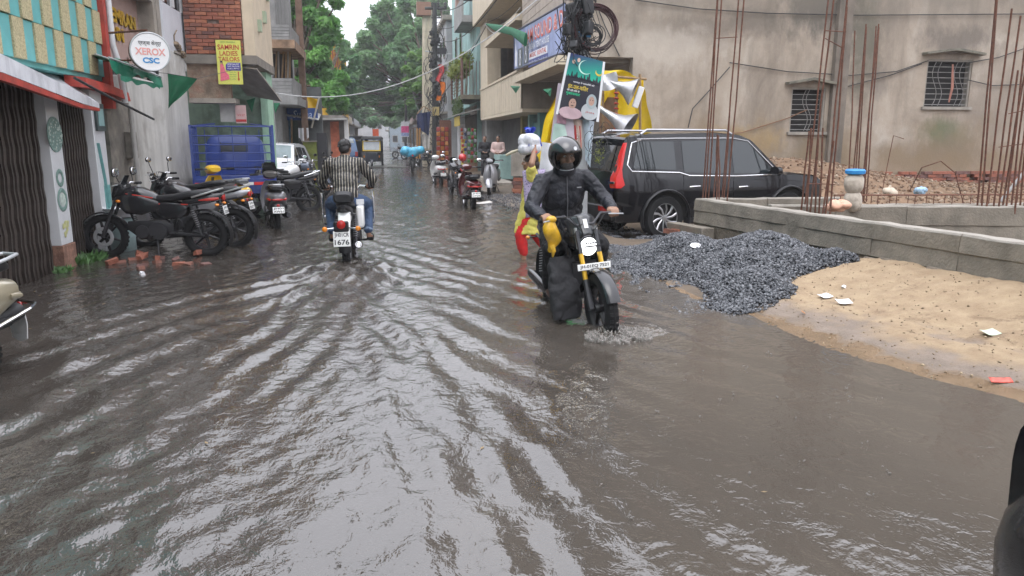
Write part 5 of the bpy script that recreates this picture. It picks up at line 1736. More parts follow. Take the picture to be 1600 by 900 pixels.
def motorbike(name, label, loc, rz, p, group=None):
 t = thing(name, label, "motorcycle", loc, rz, group)
 g = p.get
 tank, rim = g("tank", M_gloss), g("rim", M_black)
 W = g("wb", 1.34)
 ya, yb = W / 2, -W / 2
 Rw = g("R", .305)
 wire = g("wire", False)
 wheel(t, "front_wheel", ya, Rw, g("tw", .085), rim, disc=not wire, wire=wire, spokes=g("spokes", 6))
 wheel(t, "rear_wheel", yb, Rw, g("tw", .085) * 1.15, rim, wire=wire, spokes=g("spokes", 6))
 hz_, hy = g("bar_z", 1.04), .36
 for s in (-1, 1):
  b = MB()
  b.tube([(s * .085, ya, Rw), (s * .085, ya - .10, Rw + .24)], .028, 8)
  MB().tube([(s * .085, ya - .10, Rw + .24), (s * .085, ya - .19, Rw + .45)], .022, 8).build("fork_tube", g("fork", M_dark), t)
  MB().tube([(s * .085, ya - .19, Rw + .452), (s * .085, ya - .27, Rw + .64)], .021, 8).build("fork_yoke", M_dark, t)
  b.build("fork", M_dark, t)
 MB().arc((0, ya, Rw), Rw + .012, Rw + .018, .12, R(20), R(165), 16).build("front_fender", g("fender", tank), t)
 # frame and engine
 b = MB()
 b.tube([(0, .38, .88), (0, .30, .62), (0, .22, .38), (0, -.05, .30), (0, -.25, .34)], .02, 6)
 for s in (-1, 1):
  b.tube([(s * .03, .36, .86), (s * .1, .05, .66), (s * .11, -.35, .70), (s * .10, -.80, .78)], .016, 6)
  b.tube([(s * .1, -.30, .70), (s * .1, -.22, .36)], .016, 6)
  b.tube([(s * .10, -.22, .36), (s * .095, yb, Rw)], .022, 6)
 b.build("frame", M_dark if not g("frame") else g("frame"), t)
 b = MB()
 b.ell((0, .02, .40), (.13, .2, .13), 14, 10, 3)
 b.lathe([(.12, -.15), (.125, -.12), (.125, .12), (.12, .15)], (0, -.08, .39), (1, 0, 0), 18)
 b.lathe([(.085, -.16), (.09, -.15), (.09, .15), (.085, .16)], (0, .12, .38), (1, 0, 0), 18)
 e = b.build("engine", g("engine", M_dark), t)
 b = MB()
 for i in range(8):
  b.box((0, .13 + i * .006, .49 + i * .024), (.19, .17, .011), rx=-.2)
 b.box((0, .15, .60), (.13, .12, .24), rx=-.2)
 b.box((0, .19, .70), (.16, .14, .06), rx=-.2)
 b.build("cylinder", g("engine", M_alu), e)
 # exhaust
 s = g("exh", 1)
 b = MB()
 b.tube([(s * .05, .22, .60), (s * .09, .32, .45), (s * .13, .22, .30), (s * .14, -.1, .27), (s * .15, -.35, .29)], .022, 8)
 b.build("exhaust_pipe", M_chrome if g("chrome_exh") else M_dark, t)
 MB().tube([(s * .15, -.30, .29), (s * .155, -.40, .30), (s * .165, -.80, .36), (s * .167, -.88, .372)], [.03, .05, .052, .042], 12).build("muffler", g("muf", M_dark), t)
 MB().lathe([(.028, 0), (.034, .01), (.03, .012), (.02, -.01)], (s * .168, -.885, .373), (.05, -1, .16), 12).build("muffler_tip", M_chrome, t)
 # tank, seat, side panels, tail
 MB().lofty([(-.10, .80, .08, .05), (-.02, .83, .115, .085), (.12, .865, .145, .12), (.25, .875, .15, .125), (.34, .86, .12, .10), (.39, .85, .06, .06)], 20, 2.5).build("fuel_tank", tank, t)
 MB().lathe([(.03, 0), (.03, .012), (.02, .016)], (0, .17, .985), (0, .1, 1), 12).build("fuel_cap", M_steel, t)
 ss = g("seat_split", False)
 b = MB()
 b.lofty([(-.80, .90, .06, .03), (-.74, .905, .10, .05), (-.50, .875, .125, .055), (-.30, .83, .135, .055), (-.12, .815, .11, .055), (-.05, .825, .07, .045)], 16, 2.8)
 b.build("seat", M_seat, t)
 for s2 in (-1, 1):
  MB().lofty([(-.48, .68, .012, .04, s2 * .115), (-.40, .66, .022, .10, s2 * .12), (-.2, .66, .026, .12, s2 * .125), (-.08, .70, .012, .06, s2 * .115)], 12, 2.6).build("side_panel", g("panel", tank), t)
 MB().lofty([(-.42, .76, .11, .06), (-.65, .80, .105, .065), (-.85, .84, .075, .05), (-.96, .87, .03, .025)], 16, 2.8).build("tail_cowl", g("tail", tank), t)
 MB().arc((0, yb, Rw), Rw + .035, Rw + .042, .15, R(60), R(g("rf", 205)), 16).build("rear_fender", g("rfend", M_black), t)
 # shocks
 for s2 in (-1, 1):
  a, c = Vector((s2 * .125, yb + .02, Rw + .02)), Vector((s2 * .12, yb + .14, .74))
  k = MB()
  k.tube([a, c], .016, 8)
  sh = k.build("shock_absorber", M_dark, t)
  d = (c - a)
  pts = [a + d * (.25 + .6 * i / 72) + Vector((.028 * math.cos(i * PI / 4), .028 * math.sin(i * PI / 4), 0)) for i in range(73)]
  MB().tube(pts, .0055, 4).build("spring", g("spring", M_spring), sh)
 MB().tube([(.11, -.1, .32), (.115, yb, Rw)], .03, 8, .6).build("chain_cover", M_dark, t)
 # handlebar
 b = MB()
 gx = g("gx", .36)
 b.tube([(-gx, hy - .08, hz_), (-gx * .45, hy - .02, hz_ + .02), (-.08, hy + .02, hz_ - .06), (.08, hy + .02, hz_ - .06), (gx * .45, hy - .02, hz_ + .02), (gx, hy - .08, hz_)], .012, 8)
 hb_ = b.build("handlebar", g("bar", M_chrome), t)
 for s2 in (-1, 1):
  MB().tube([(s2 * (gx - .12), hy - .055, hz_ + .004), (s2 * (gx + .01), hy - .085, hz_)], .018, 10).build("grip", M_rubber, hb_)
  MB().tube([(s2 * (gx - .13), hy - .02, hz_ + .005), (s2 * gx, hy + .01, hz_ - .005)], .006, 6).build("brake_lever", M_steel, hb_)
  if g("mirrors", True):
   mirror(t, s2, (s2 * (gx - .14), hy - .04, hz_ + .01), (s2 * (gx - .06), hy - .02, hz_ + g("mirror_h", .15)))
  for yy, zz, nm in ((ya - .28, .80, "front_indicator"), (-.90, .74, "rear_indicator"))[slice(*g("inds", (0, 2)))]:
   k = MB()
   k.tube([(s2 * .06, yy, zz), (s2 * .16, yy, zz)], .007, 6)
   o = k.build(nm, M_black, t)
   MB().ell((s2 * .17, yy, zz), (.022, .032, .02), 10, 8).build("lens", M_amber, o)
 # lights
 hl = g("head", "cowl")
 if hl == "round":
  q = MB().lathe([(.03, -.12), (.085, -.07), (.095, 0), (.098, .02), (.092, .03)], (0, hy + .06, g("lamp_z", .92)), (0, 1, -.05), 24).build("headlight", g("head_m", M_gloss), t)
  MB().lathe([(.088, .02), (.07, .042), (.03, .052), (.004, .054)], (0, hy + .06, g("lamp_z", .92)), (0, 1, -.05), 24).build("lens", g("lens", M_mirror), q)
 else:
  q = MB().lofty([(hy - .06, .98, .09, .05), (hy + .02, .94, .12, .11), (hy + .10, .90, .115, .115), (hy + .15, .86, .07, .07)], 18, 2.6).build("headlight_cowl", tank, t)
  MB().ell((0, hy + .125, .87), (.085, .03, .055), 14, 8, 2.6).build("lens", M_lens, q)
  MB().grid(lambda u, v: ((u - .5) * .2 * (1 - .3 * v), hy + .06 - .08 * v - .16 * (u - .5) ** 2, 1.0 + .14 * v), 8, 6).build("wind_visor", M_glassd, q)
 lamp(t, "tail_light", (0, -.955, g("tail_z", .83)), g("tail_r", .05), M_red)
 if g("plate"):
  plate(t, (0, -.965, g("plate_z", .66)), .20, .12 if len(g("plate")) > 1 else .08, R(-12), g("plate"))
 if g("grab", True):
  b = MB()
  b.tube([(-.11, -.55, .84), (-.13, -.72, .89), (-.09, -.92, .95), (.09, -.92, .95), (.13, -.72, .89), (.11, -.55, .84)], .013, 8)
  b.build("grab_rail", g("grab_m", M_steel), t)
 b = MB()
 for s2, x_ in ((-1, .2), (1, .2), (1, .12)):
  b.tube([(s2 * x_, hy - .03, hz_ + .01), (s2 * x_ * .8, hy + .10, hz_ + .03), (s2 * .05, hy + .10, hz_ - .12), (s2 * .04, hy - .02, .74)], .005, 5)
 b.build("control_cable", M_wire, hb_)["kind"] = "stuff"
 if g("guard", False):
  b = MB()
  b.tube([(-.03, .33, .80), (-.24, .30, .70), (-.27, .28, .46), (-.06, .22, .34)], .014, 8)
  b.tube([(.03, .33, .80), (.24, .30, .70), (.27, .28, .46), (.06, .22, .34)], .014, 8)
  b.build("crash_guard", M_chrome, t)
 b = MB()
 b.tube([(-.24, -.02, .32), (.24, -.02, .32)], .012, 6)
 b.tube([(-.2, -.33, .36), (.2, -.33, .36)], .01, 6)
 b.build("footpeg", M_rubber, t)
 if g("stand", True):
  MB().tube([(-.1, -.05, .3), (-.24, -.1, .02)], .011, 6).build("side_stand", M_dark, t)
 return t

def scooter(name, label, loc, rz, p, group=None):
 t = thing(name, label, "scooter", loc, rz, group)
 g = p.get
 bd = g("body", M_gloss)
 wheel(t, "front_wheel", .60, .225, .09, g("rim", M_alu), spokes=5)
 wheel(t, "rear_wheel", -.60, .225, .10, M_dark, spokes=5)
 # rear body
 MB().lofty([(-.98, .64, .05, .04), (-.93, .63, .13, .08), (-.75, .60, .185, .15), (-.5, .56, .195, .19), (-.25, .53, .17, .20), (-.08, .50, .13, .18), (-.02, .48, .1, .12)], 22, 2.8).build("rear_body", bd, t)
 MB().lofty([(-.92, .80, .08, .03), (-.85, .815, .13, .05), (-.6, .80, .155, .055), (-.3, .775, .15, .055), (-.08, .765, .11, .05), (-.02, .76, .07, .035)], 18, 3).build("seat", g("seat", M_seat), t)
 MB().box((0, .16, .30), (.30, .42, .06)).build("footboard", M_black, t, bevel=.02)
 # apron and steering column
 st = []
 for z, y, w in ((.22, .30, .13), (.35, .37, .19), (.55, .42, .215), (.75, .40, .18), (.88, .37, .11)):
  rg = []
  for k in range(14):
   u = k / 13 * 2 - 1
   rg.append((u * w, y - .10 * u * u, z))
  rg += [(p_[0] * .96, p_[1] - .045, p_[2]) for p_ in rg[::-1]]
  st.append(rg)
 MB().loft(st).build("apron", bd, t)
 MB().tube([(0, .34, .85), (0, .56, .34)], .035, 8).build("steering_column", M_dark, t)
 for s in (-1, 1):
  MB().tube([(s * .07, .60, .225), (s * .06, .52, .45)], .02, 8).build("fork", M_steel, t)
 MB().arc((0, .60, .225), .245, .252, .14, R(5), R(150), 14).build("front_fender", g("fender", bd), t)
 # handlebar cowl with headlamp
 MB().lofty([(.18, .99, .10, .04), (.26, 1.0, .14, .075), (.36, .985, .13, .085), (.43, .965, .085, .065), (.455, .96, .04, .03)], 18, 2.5).build("handlebar_cowl", g("cowl", bd), t)
 MB().ell((0, .415, .985), (.095, .05, .055), 14, 8, 2.5).build("headlight", g("lens", M_lens), t)
 b = MB()
 b.tube([(-.36, .20, 1.0), (-.12, .26, 1.0), (.12, .26, 1.0), (.36, .20, 1.0)], .014, 8)
 hb_ = b.build("handlebar", M_dark, t)
 for s in (-1, 1):
  MB().tube([(s * .23, .225, 1.0), (s * .37, .195, 1.0)], .02, 10).build("grip", M_rubber, hb_)
  MB().tube([(s * .22, .27, 1.0), (s * .36, .25, .99)], .006, 6).build("brake_lever", M_steel, hb_)
  if g("mirrors", True):
   mirror(t, s, (s * .2, .23, 1.02), (s * .30, .24, 1.17))
  MB().lofty([(-.94, .60, .02, .015, s * .13), (-.90, .605, .016, .022, s * .150), (-.84, .61, .01, .016, s * .168)], 10, 2.4).build("tail_lens", g("tail_m", M_red), t)
  MB().lofty([(-.80, .45, .012, .03, s * .19), (-.45, .42, .014, .05, s * .196), (-.2, .40, .01, .03, s * .18)], 10, 2.4).build("side_trim", g("trim", M_black), t)
  k = MB()
  k.tube([(s * .12, -.1, .30), (s * .2, -.12, .28)], .01, 6)
  k.build("footpeg", M_rubber, t)
 MB().lofty([(-.99, .60, .03, .012), (-.98, .60, .085, .022), (-.94, .60, .11, .025)], 14, 2.6).build("tail_light", g("tail_m", M_red), t)
 MB().lofty([(-1.02, .46, .05, .03), (-.98, .47, .10, .06), (-.85, .45, .11, .08), (-.70, .42, .09, .07)], 14, 2.6).build("rear_mudguard", M_black, t)
 lamp(t, "brake_lamp", (0, -1.02, .50), .028, M_red)
 if g("plate"):
  plate(t, (0, -1.035, .42), .20, .115, R(-14), g("plate"))
 MB().tube([(.15, -.15, .27), (.18, -.35, .27), (.19, -.80, .31), (.19, -.86, .315)], [.03, .055, .055, .04], 12).build("muffler", M_dark, t)
 b = MB()
 b.tube([(-.12, -.72, .82), (-.13, -.88, .86), (-.06, -1.0, .87), (.06, -1.0, .87), (.13, -.88, .86), (.12, -.72, .82)], .013, 8)
 b.build("grab_rail", g("grab", M_steel), t)
 if g("guard"):
  b = MB()
  for s in (-1, 1):
   b.tube([(s * .2, -.35, .3), (s * .27, -.55, .42), (s * .25, -.9, .52), (s * .12, -1.04, .52)], .012, 8)
  b.tube([(-.12, -1.04, .52), (.12, -1.04, .52)], .012, 8)
  b.build("rear_guard", M_chrome, t)
 MB().tube([(-.12, -.2, .25), (-.2, -.32, .02)], .012, 6).build("stand", M_dark, t)
 if g("visor"):
  MB().grid(lambda u, v: ((u - .5) * .3 * (1 - .35 * v), .40 - .08 * v - .25 * (u - .5) ** 2, 1.03 + .2 * v), 10, 6).build("wind_visor", M_glassd, t)
 return t

def cloth_rot(fwd):
 return math.atan2(-fwd[0], fwd[1])

# ---- parked machines, left kerb
M_stripe_red = mat("decal_red", (.45, .03, .02), .3, coat=.4)
mirror.k = 1.5
mb1 = motorbike("parked_motorcycle", "black motorcycle with red decals and raised round mirrors parked by the folding gates", (-3.17, 10.92, -.02), R(86), dict(plate=("JH01", "5208"), rim=M_black, panel=M_gloss, mirror_h=.17, bar_z=1.02, grab_m=mat("silver_grab", (.6, .6, .6), .3, .8)))
for s in (-1, 1):
 MB().lofty([(-.12, .74, .01, .05, s * .13), (.1, .74, .03, .13, s * .155), (.30, .76, .03, .13, s * .165), (.42, .80, .01, .06, s * .14)], 14).build("tank_shroud", M_gloss, mb1)
 MB().lofty([(-.28, .42, .01, .06, s * .10), (-.1, .40, .03, .13, s * .115), (.15, .40, .03, .13, s * .115), (.32, .46, .01, .06, s * .09)], 14).build("engine_cover", M_black, mb1)
 MB().lofty([(-.05, .84, .004, .008, s * .128), (.15, .87, .004, .014, s * .149), (.3, .90, .004, .004, s * .135)], 8).build("tank_decal", M_stripe_red, mb1)
 MB().lofty([(-.9, .82, .004, .016, s * .066), (-.78, .81, .004, .022, s * .092), (-.64, .80, .004, .006, s * .108)], 8).build("tail_decal", M_stripe_red, mb1)
 MB().lofty([(-.5, .745, .004, .008, s * .122), (-.1, .755, .004, .010, s * .128)], 8).build("panel_decal", M_stripe_red, mb1)
M_silver = mat("silver_paint", (.38, .38, .40), .3, .5, coat=.5, var=.05)
mirror.k = 1.
mb2_ = motorbike("parked_motorcycle", "dark motorcycle with silver tail behind the black one with red decals", (-2.95, 11.85, -.03), R(80), dict(plate=("JH01", "BN77"), tail=M_silver, panel=M_silver, mirrors=False, rim=M_dark, grab_m=mat("silver_grab", (.6, .6, .6), .3, .8)))
motorbike("parked_motorcycle", "old dusty motorcycle standing against the white plaster wall", (-3.35, 13.1, .0), R(74), dict(tank=mat("dusty_black_paint", (.035, .03, .03), .5), head="round", chrome_exh=True, wire=True, rim=M_alu, mirror_h=.24, grab=False))
M_yellow = mat("yellow_scooter_paint", (.62, .38, .01), .28, coat=.6, var=.05)
scooter("yellow_scooter", "yellow scooter half hidden behind the grey scooter and the black motorcycle", (-3.0, 14.5, .06), R(36), dict(body=M_yellow, cowl=M_yellow, mirrors=False, seat=mat("grey_seat", (.10, .11, .12), .5)))
M_grey = mat("grey_scooter_paint", (.17, .17, .18), .28, .4, coat=.6, var=.05)
scooter("grey_scooter", "metallic grey scooter seen from behind with a smoked visor", (-2.13, 14.75, -.06), R(-7) + R(20), dict(body=M_grey, cowl=mat("dark_cowl", (.07, .065, .06), .3, coat=.4), visor=True, mirrors=False, plate=("JH01", "AW61"), trim=M_grey))
motorbike("parked_motorcycle", "black motorcycle with bent chrome rail between the grey scooter and the white car", (-2.35, 17.3, -.05), R(115), dict(plate=("JH01", "3380"), mirrors=False, grab_m=M_chrome, guard=True, tail=M_gloss))
motorbike("parked_motorcycle", "dark motorcycle angled towards the road in front of the tea stall, nearer one", (-2.42, 22.3, -.03), R(-118), dict(tank=mat("steel_blue_paint", (.10, .12, .16), .3, .3, coat=.5), head="round", rim=M_dark), "motorcycles in front of the tea stall")
motorbike("parked_motorcycle", "dark motorcycle angled towards the road in front of the tea stall, farther one", (-2.2, 26.2, -.03), R(-112), dict(head="round", rim=M_dark), "motorcycles in front of the tea stall")
motorbike("parked_motorcycle", "white tailed motorcycle parked tightly beside the white car", (-2.45, 19.8, -.03), R(-30), dict(tank=M_white, head="round", rim=M_dark))

# ---- parked machines, right kerb
M_maroon = mat("maroon_paint", (.065, .006, .008), .22, .2, coat=.8, var=.05)
scooter("maroon_scooter", "glossy maroon scooter seen from behind on the flooded kerb", (1.98, 17.9, -.06), R(3), dict(body=M_maroon, cowl=M_maroon, plate=("JH01", "CY29"), trim=M_gloss, grab=M_black))
M_pearl = mat("pearl_white_paint", (.60, .60, .60), .3, coat=.6, var=.04)
scooter("white_scooter", "white scooter seen from behind near the snack kiosk", (1.9, 27.6, -.04), R(8), dict(body=M_pearl, cowl=M_pearl, plate=("JH01", "DK40"), seat=M_seat))
motorbike("parked_motorcycle", "black motorcycle squeezed between the white and the maroon scooters", (2.0, 21.6, -.05), R(6), dict(plate=("JH01", "8814"), tank=M_gloss, grab_m=M_black))
hm = MB().ell((0, 0, 0), (.12, .14, .12), 14, 10)
hm.v = [(v[0] + 2.25, v[1] + 21.9, v[2] + 1.08) for v in hm.v]
tag(hm.build("red_helmet", mat("red_helmet_shell", (.5, .03, .03), .25, coat=.6)), "red and white helmet hung on the black motorcycle's mirror", "helmet")
scooter("silver_scooter", "silver and black scooter turned towards the camera in front of the shop counter", (3.12, 22.0, .0), R(165), dict(body=M_silver, cowl=M_gloss, fender=M_silver, mirrors=False, trim=M_gloss))
bl = motorbike("cargo_motorcycle", "motorcycle loaded with a huge blue plastic bundle down the street", (1.38, 38.6, -.02), R(0), dict(rim=M_dark, mirrors=False, grab=False))
bb2 = MB()
for i in range(15):
 bb2.ell((1.38 + random.uniform(-.4, .4), 38.1 + random.uniform(-.25, .25), .97 + random.uniform(-.1, .12)), (.24, .26, .21), 12, 8)
bo = bb2.build("blue_bundle", mat("sky_blue_plastic", (.07, .36, .55), .35, var=.3, vs=7, bump=.5, bs=14))
r_ = bo.modifiers.new("remesh", 'REMESH')
r_.mode = 'VOXEL'
r_.voxel_size = .035
tag(bo, "sky blue plastic bundle tied across the cargo motorcycle", "bundle")
far_bikes = (("far motorcycle on the left kerb near the cream gate posts", (-3.2, 50, 0), -60), ("far motorcycle on the left kerb further up from the gate posts", (-3.1, 54, 0), -70), ("far motorcycle parked by the grey tin awning", (2.5, 48.5, 0), 30), ("dark far motorcycle parked against the right kerb under the pink poster", (2.6, 52, 0), 40), ("second far motorcycle on the right kerb beyond the pink poster", (2.2, 60, 0), 70), ("third far motorcycle on the right kerb near the thin pole", (1.6, 66, 0), 80))
src = None
for lab, l_, a in far_bikes:
 if src is None:
  src = motorbike("far_motorcycle", lab, l_, R(a), dict(head="round", rim=M_dark), "far motorcycles along the kerbs")
 else:
  c = copy_tree(src, None, l_, R(a))
  c["label"] = lab

# ---- machines cut by the picture's edges
M_gold = mat("champagne_paint", (.36, .32, .23), .3, .5, coat=.6, var=.05)
gs = scooter("champagne_scooter", "champagne coloured scooter with a chrome guard at the very edge beside the gate", (-3.06, 4.72, -.05), R(152), dict(body=M_gold, cowl=M_gold, guard=True, tail_m=M_gold))
mf = MB()
mf.prism([(-.075, 0, .10), (-.085, 0, .02), (-.07, 0, -.085), (0, 0, -.11), (.07, 0, -.085), (.085, 0, .02), (.075, 0, .10), (0, 0, .125)], (0, -.008, 0))
mf.v = [(v[0] + .08, v[1] - 1.05, v[2] + .33) for v in mf.v]
mfl = mf.build("mud_flap", mat("white_flap", (.6, .6, .6), .5), gs)
tr = MB()
for s in (-1, 1):
 tr.tube([(.08 + s * .035, -1.062, .30), (.08, -1.062, .37)], .006, 5)
for k in range(3):
 tr.box((.08, -1.061, .27 + k * .012 - .02), (.08, .004, .004))
tr.build("flap_emblem", M_ink, mfl)["kind"] = "stuff"

# tubs by the gate
tb = thing("wash_drum", "pale teal drum standing by the folding gate behind the front wheel of the black motorcycle", "drum", (-3.83, 11.62, 0))
MB().lathe([(.15, 0), (.17, .03), (.17, .20), (.175, .22), (.17, .24), (.17, .48), (.16, .50)], (-3.83, 11.62, -.02), (0, 0, 1), 20).build("drum", mat("teal_drum", (.30, .40, .40), .5, var=.15, dirt=((.15, .16, .15), .4, 5)), tb, True)
bs_ = MB().lathe([(.12, .0), (.20, .02), (.25, .13), (.265, .14), (.25, .135), (.19, .03), (.0, .025)], (-3.80, 11.60, .485), (0, 0, 1), 26)
tag(bs_.build("white_basin", mat("enamel_white", (.62, .62, .64), .3, coat=.3)), "white enamel basin resting on the pale teal drum", "basin")
# ------------------------------------------------------------------ cars (local frame: forward +Y, right +X)
M_carb = mat("black_car_paint", (.006, .006, .008), .10, coat=.35, var=.03, spec=.4)
M_carw = mat("white_car_paint", (.62, .63, .64), .25, coat=.8, var=.03)
M_sglass = mat("tinted_window", (.018, .024, .027), .04, spec=.8, var=.05)

def car(name, label, loc, rz, p):
 t = thing(name, label, "car", loc, rz)
 g = p.get
 paint = g("paint", M_carb)
 L0, L1 = g("rear", -2.34), g("front", 2.26)
 wr, wf, Rt = g("ry", -1.375), g("fy", 1.375), g("R", .385)
 zs = g("sill", .34)
 belt = lambda y: np.interp(y, *zip(*g("belt")))
 roof = lambda y: np.interp(y, *zip(*g("roof")))
 hw0 = g("hw", .93)
 zb, zr = g("zbelt", 1.12), g("zroof", 1.76)

 def hw(y, z):
  e = hw0 * (1 - .10 * max(0, (y - 1.5) / .8) ** 2 - .05 * max(0, (-y - 1.6) / .7) ** 2)
  if z < zb:
   return e * (1 - .05 * ((z - .78) / .45) ** 2)
  return e * .972 - (z - zb) * g("tumble", .24)

 def bottom(y):
  z = zs
  for c in (wr, wf):
   d = abs(y - c)
   if d < Rt + .075:
    z = max(z, Rt + math.sqrt((Rt + .075) ** 2 - d * d))
  return z

 def hood_top(y):
  return belt(y)
 cuts = g("cuts", ())
 names = g("cut_names", ("rear_quarter", "rear_door", "front_door", "front_wing"))
 edges = [L0] + list(cuts) + [L1]
 for s in (-1, 1):
  for k in range(len(edges) - 1):
   a, b_ = edges[k] + (.005 if k else 0), edges[k + 1] - (.005 if k < len(edges) - 2 else 0)
   n = max(6, int((b_ - a) / .03))

   def f(u, v, a=a, b_=b_, s=s):
    y = a + (b_ - a) * u
    z0 = bottom(y)
    z = z0 + (belt(y) - z0) * v
    return (s * hw(y, z), y, z)
   m_ = MB()
   m_.grid(f, n, 8)
   o = m_.build(names[k] if k < len(names) else "body_side", paint, t)
   if "door" in names[k]:
    yh = a + .12
    h = MB()
    zh = belt(yh) - .17
    h.tube([(s * (hw(yh, zh) + .005), yh, zh), (s * (hw(yh, zh) + .03), yh + .03, zh + .005), (s * (hw(yh, zh) + .03), yh + .19, zh + .01), (s * (hw(yh, zh) + .005), yh + .22, zh + .008)], .013, 8, 1.3)
    h.build("door_handle", M_chrome, o)
  # greenhouse side
  ya_, yb_ = g("gh")
  n = 60
  m_ = MB()
  m_.grid(lambda u, v: (lambda y: (s * hw(y, belt(y) + (max(roof(y), belt(y) + .002) - belt(y)) * v), y, belt(y) + (max(roof(y), belt(y) + .002) - belt(y)) * v))(ya_ + (yb_ - ya_) * u), n, 6)
  m_.build("cabin_side", paint, t)
  for wn in g("windows"):
   (y0, z0), (y1, z1), (y2, z2), (y3, z3) = wn
   m_ = MB()

   def f(u, v, s=s):
    yb2, zb2 = y0 + (y1 - y0) * u, z0 + (z1 - z0) * u
    yt2, zt2 = y3 + (y2 - y3) * u, z3 + (z2 - z3) * u
    y, z = yb2 + (yt2 - yb2) * v, zb2 + (zt2 - zb2) * v
    return (s * (hw(y, z) + .006), y, z)
   m_.grid(f, 8, 5)
   m_.build("side_window", M_sglass, t)
  for ch in g("chrome", ()):
   MB().tube([(s * (hw(y, z) + .008), y, z) for y, z in ch], .011, 6).build("chrome_trim", M_chrome, t)
  # wheel arches and sills
  for c in (wr, wf):
   m_ = MB()
   m_.tube([(s * (hw(c + (Rt + .10) * math.cos(a), zs + .3) + .012), c + (Rt + .10) * math.cos(a), Rt + (Rt + .10) * math.sin(a)) for a in [R(-18) + R(216) * i / 20 for i in range(21)]], .042, 6, .5, up=(1, 0, 0))
   if g("cladding", True):
    m_.build("arch_cladding", M_black, t)
  m_ = MB()
  m_.bx(s * (hw0 - .12), s * (hw0 - .0), wr + Rt + .08, wf - Rt - .08, zs - .06, zs + .03)
  m_.build("sill", M_black, t)
  if g("mirror_y") is not None:
   ym = g("mirror_y")
   zm = belt(ym) + .06
   m_ = MB()
   m_.lofty([(ym - .06, zm + .03, .11, .075, s * (hw0 + .13)), (ym + .02, zm + .03, .115, .08, s * (hw0 + .13)), (ym + .10, zm + .02, .07, .05, s * (hw0 + .11))], 14, 2.8)
   m_.tube([(s * (hw0 - .06), ym, zm), (s * (hw0 + .05), ym, zm + .01)], .03, 6)
   m_.build("wing_mirror", paint, t)
  if g("rails"):
   ra, rb2 = g("rails")
   zrr = roof((ra + rb2) / 2)
   m_ = MB()
   m_.tube([(s * .64, ra, roof(ra) + .01), (s * .64, ra + .12, zrr + .055), (s * .64, rb2 - .15, zrr + .055), (s * .64, rb2, roof(rb2) + .01)], .02, 8)
   m_.build("roof_rail", M_alu, t)
  # wheels
  for c, nm in ((wr, "rear_wheel"), (wf, "front_wheel")):
   x = s * (hw0 - .13)
   w = MB()
   pr = [(Rt * .66, -.12), (Rt * .93, -.125), (Rt * .985, -.10), (Rt, -.06), (Rt, .06), (Rt * .985, .10), (Rt * .93, .125), (Rt * .66, .12)]
   w.lathe(pr, (x, c, Rt), (s, 0, 0), 36, False)
   wo = w.build(nm, M_rubber, t)
   r1 = MB()
   r1.lathe([(Rt * .68, .02), (Rt * .68, .11), (Rt * .64, .115), (Rt * .63, .02), (.02, .0)], (x, c, Rt), (s, 0, 0), 36, False)
   r1.build("rim_barrel", M_dark, wo)
   sp = MB()
   ns = g("spokes", 10)
   for i in range(ns):
    a = 2 * PI * i / ns
    a1 = a + .28
    sp.tube([(x + s * .085, c + .045 * math.cos(a), Rt + .045 * math.sin(a)), (x + s * .10, c + Rt * .4 * math.cos(a + .1), Rt + Rt * .4 * math.sin(a + .1)), (x + s * .105, c + Rt * .65 * math.cos(a1), Rt + Rt * .65 * math.sin(a1))], [.016, .02, .024], 6, .6)
   sp.torus((x + s * .105, c, Rt), (1, 0, 0), Rt * .655, .010, .012, 36, 6)
   sp.lathe([(.05, .08), (.045, .11), (.01, .115)], (x, c, Rt), (s, 0, 0), 14)
   sp.build("alloy_spokes", M_alu, wo)
 # top skin from tail to nose
 prof = g("top")
 ys = np.linspace(0, 1, 70)
 px_, pz_ = [a[0] for a in prof], [a[1] for a in prof]
 cum = np.concatenate([[0], np.cumsum(np.hypot(np.diff(px_), np.diff(pz_)))])
 cum /= cum[-1]

 def top(u, v):
  y, z = np.interp(v, cum, px_), np.interp(v, cum, pz_)
  x = (u * 2 - 1)
  w = hw(y, max(min(z, zr), zb * .9)) - .006
  return (x * w, y, z + .035 * (1 - x * x) * (1 if z > .9 else .3))
 m_ = MB()
 m_.grid(top, 16, 90)
 m_.build("top_skin", paint, t)
 for nm, va, vb, inset in g("screens"):
  m_ = MB()
  m_.grid(lambda u, v: (lambda q: (q[0], q[1] + (.010 if nm == "windscreen" else -.010), q[2] + .008))(top(inset + (1 - 2 * inset) * u, va + (vb - va) * v)), 12, 8)
  m_.build(nm, g("screen_m", M_sglass), t)
 # dark inner body so that nothing shows through gaps
 MB().bx(-hw0 + .12, hw0 - .12, L0 + .12, L1 - .15, zs - .02, zb - .1).build("inner_body", M_shadeblack, t)
 return t

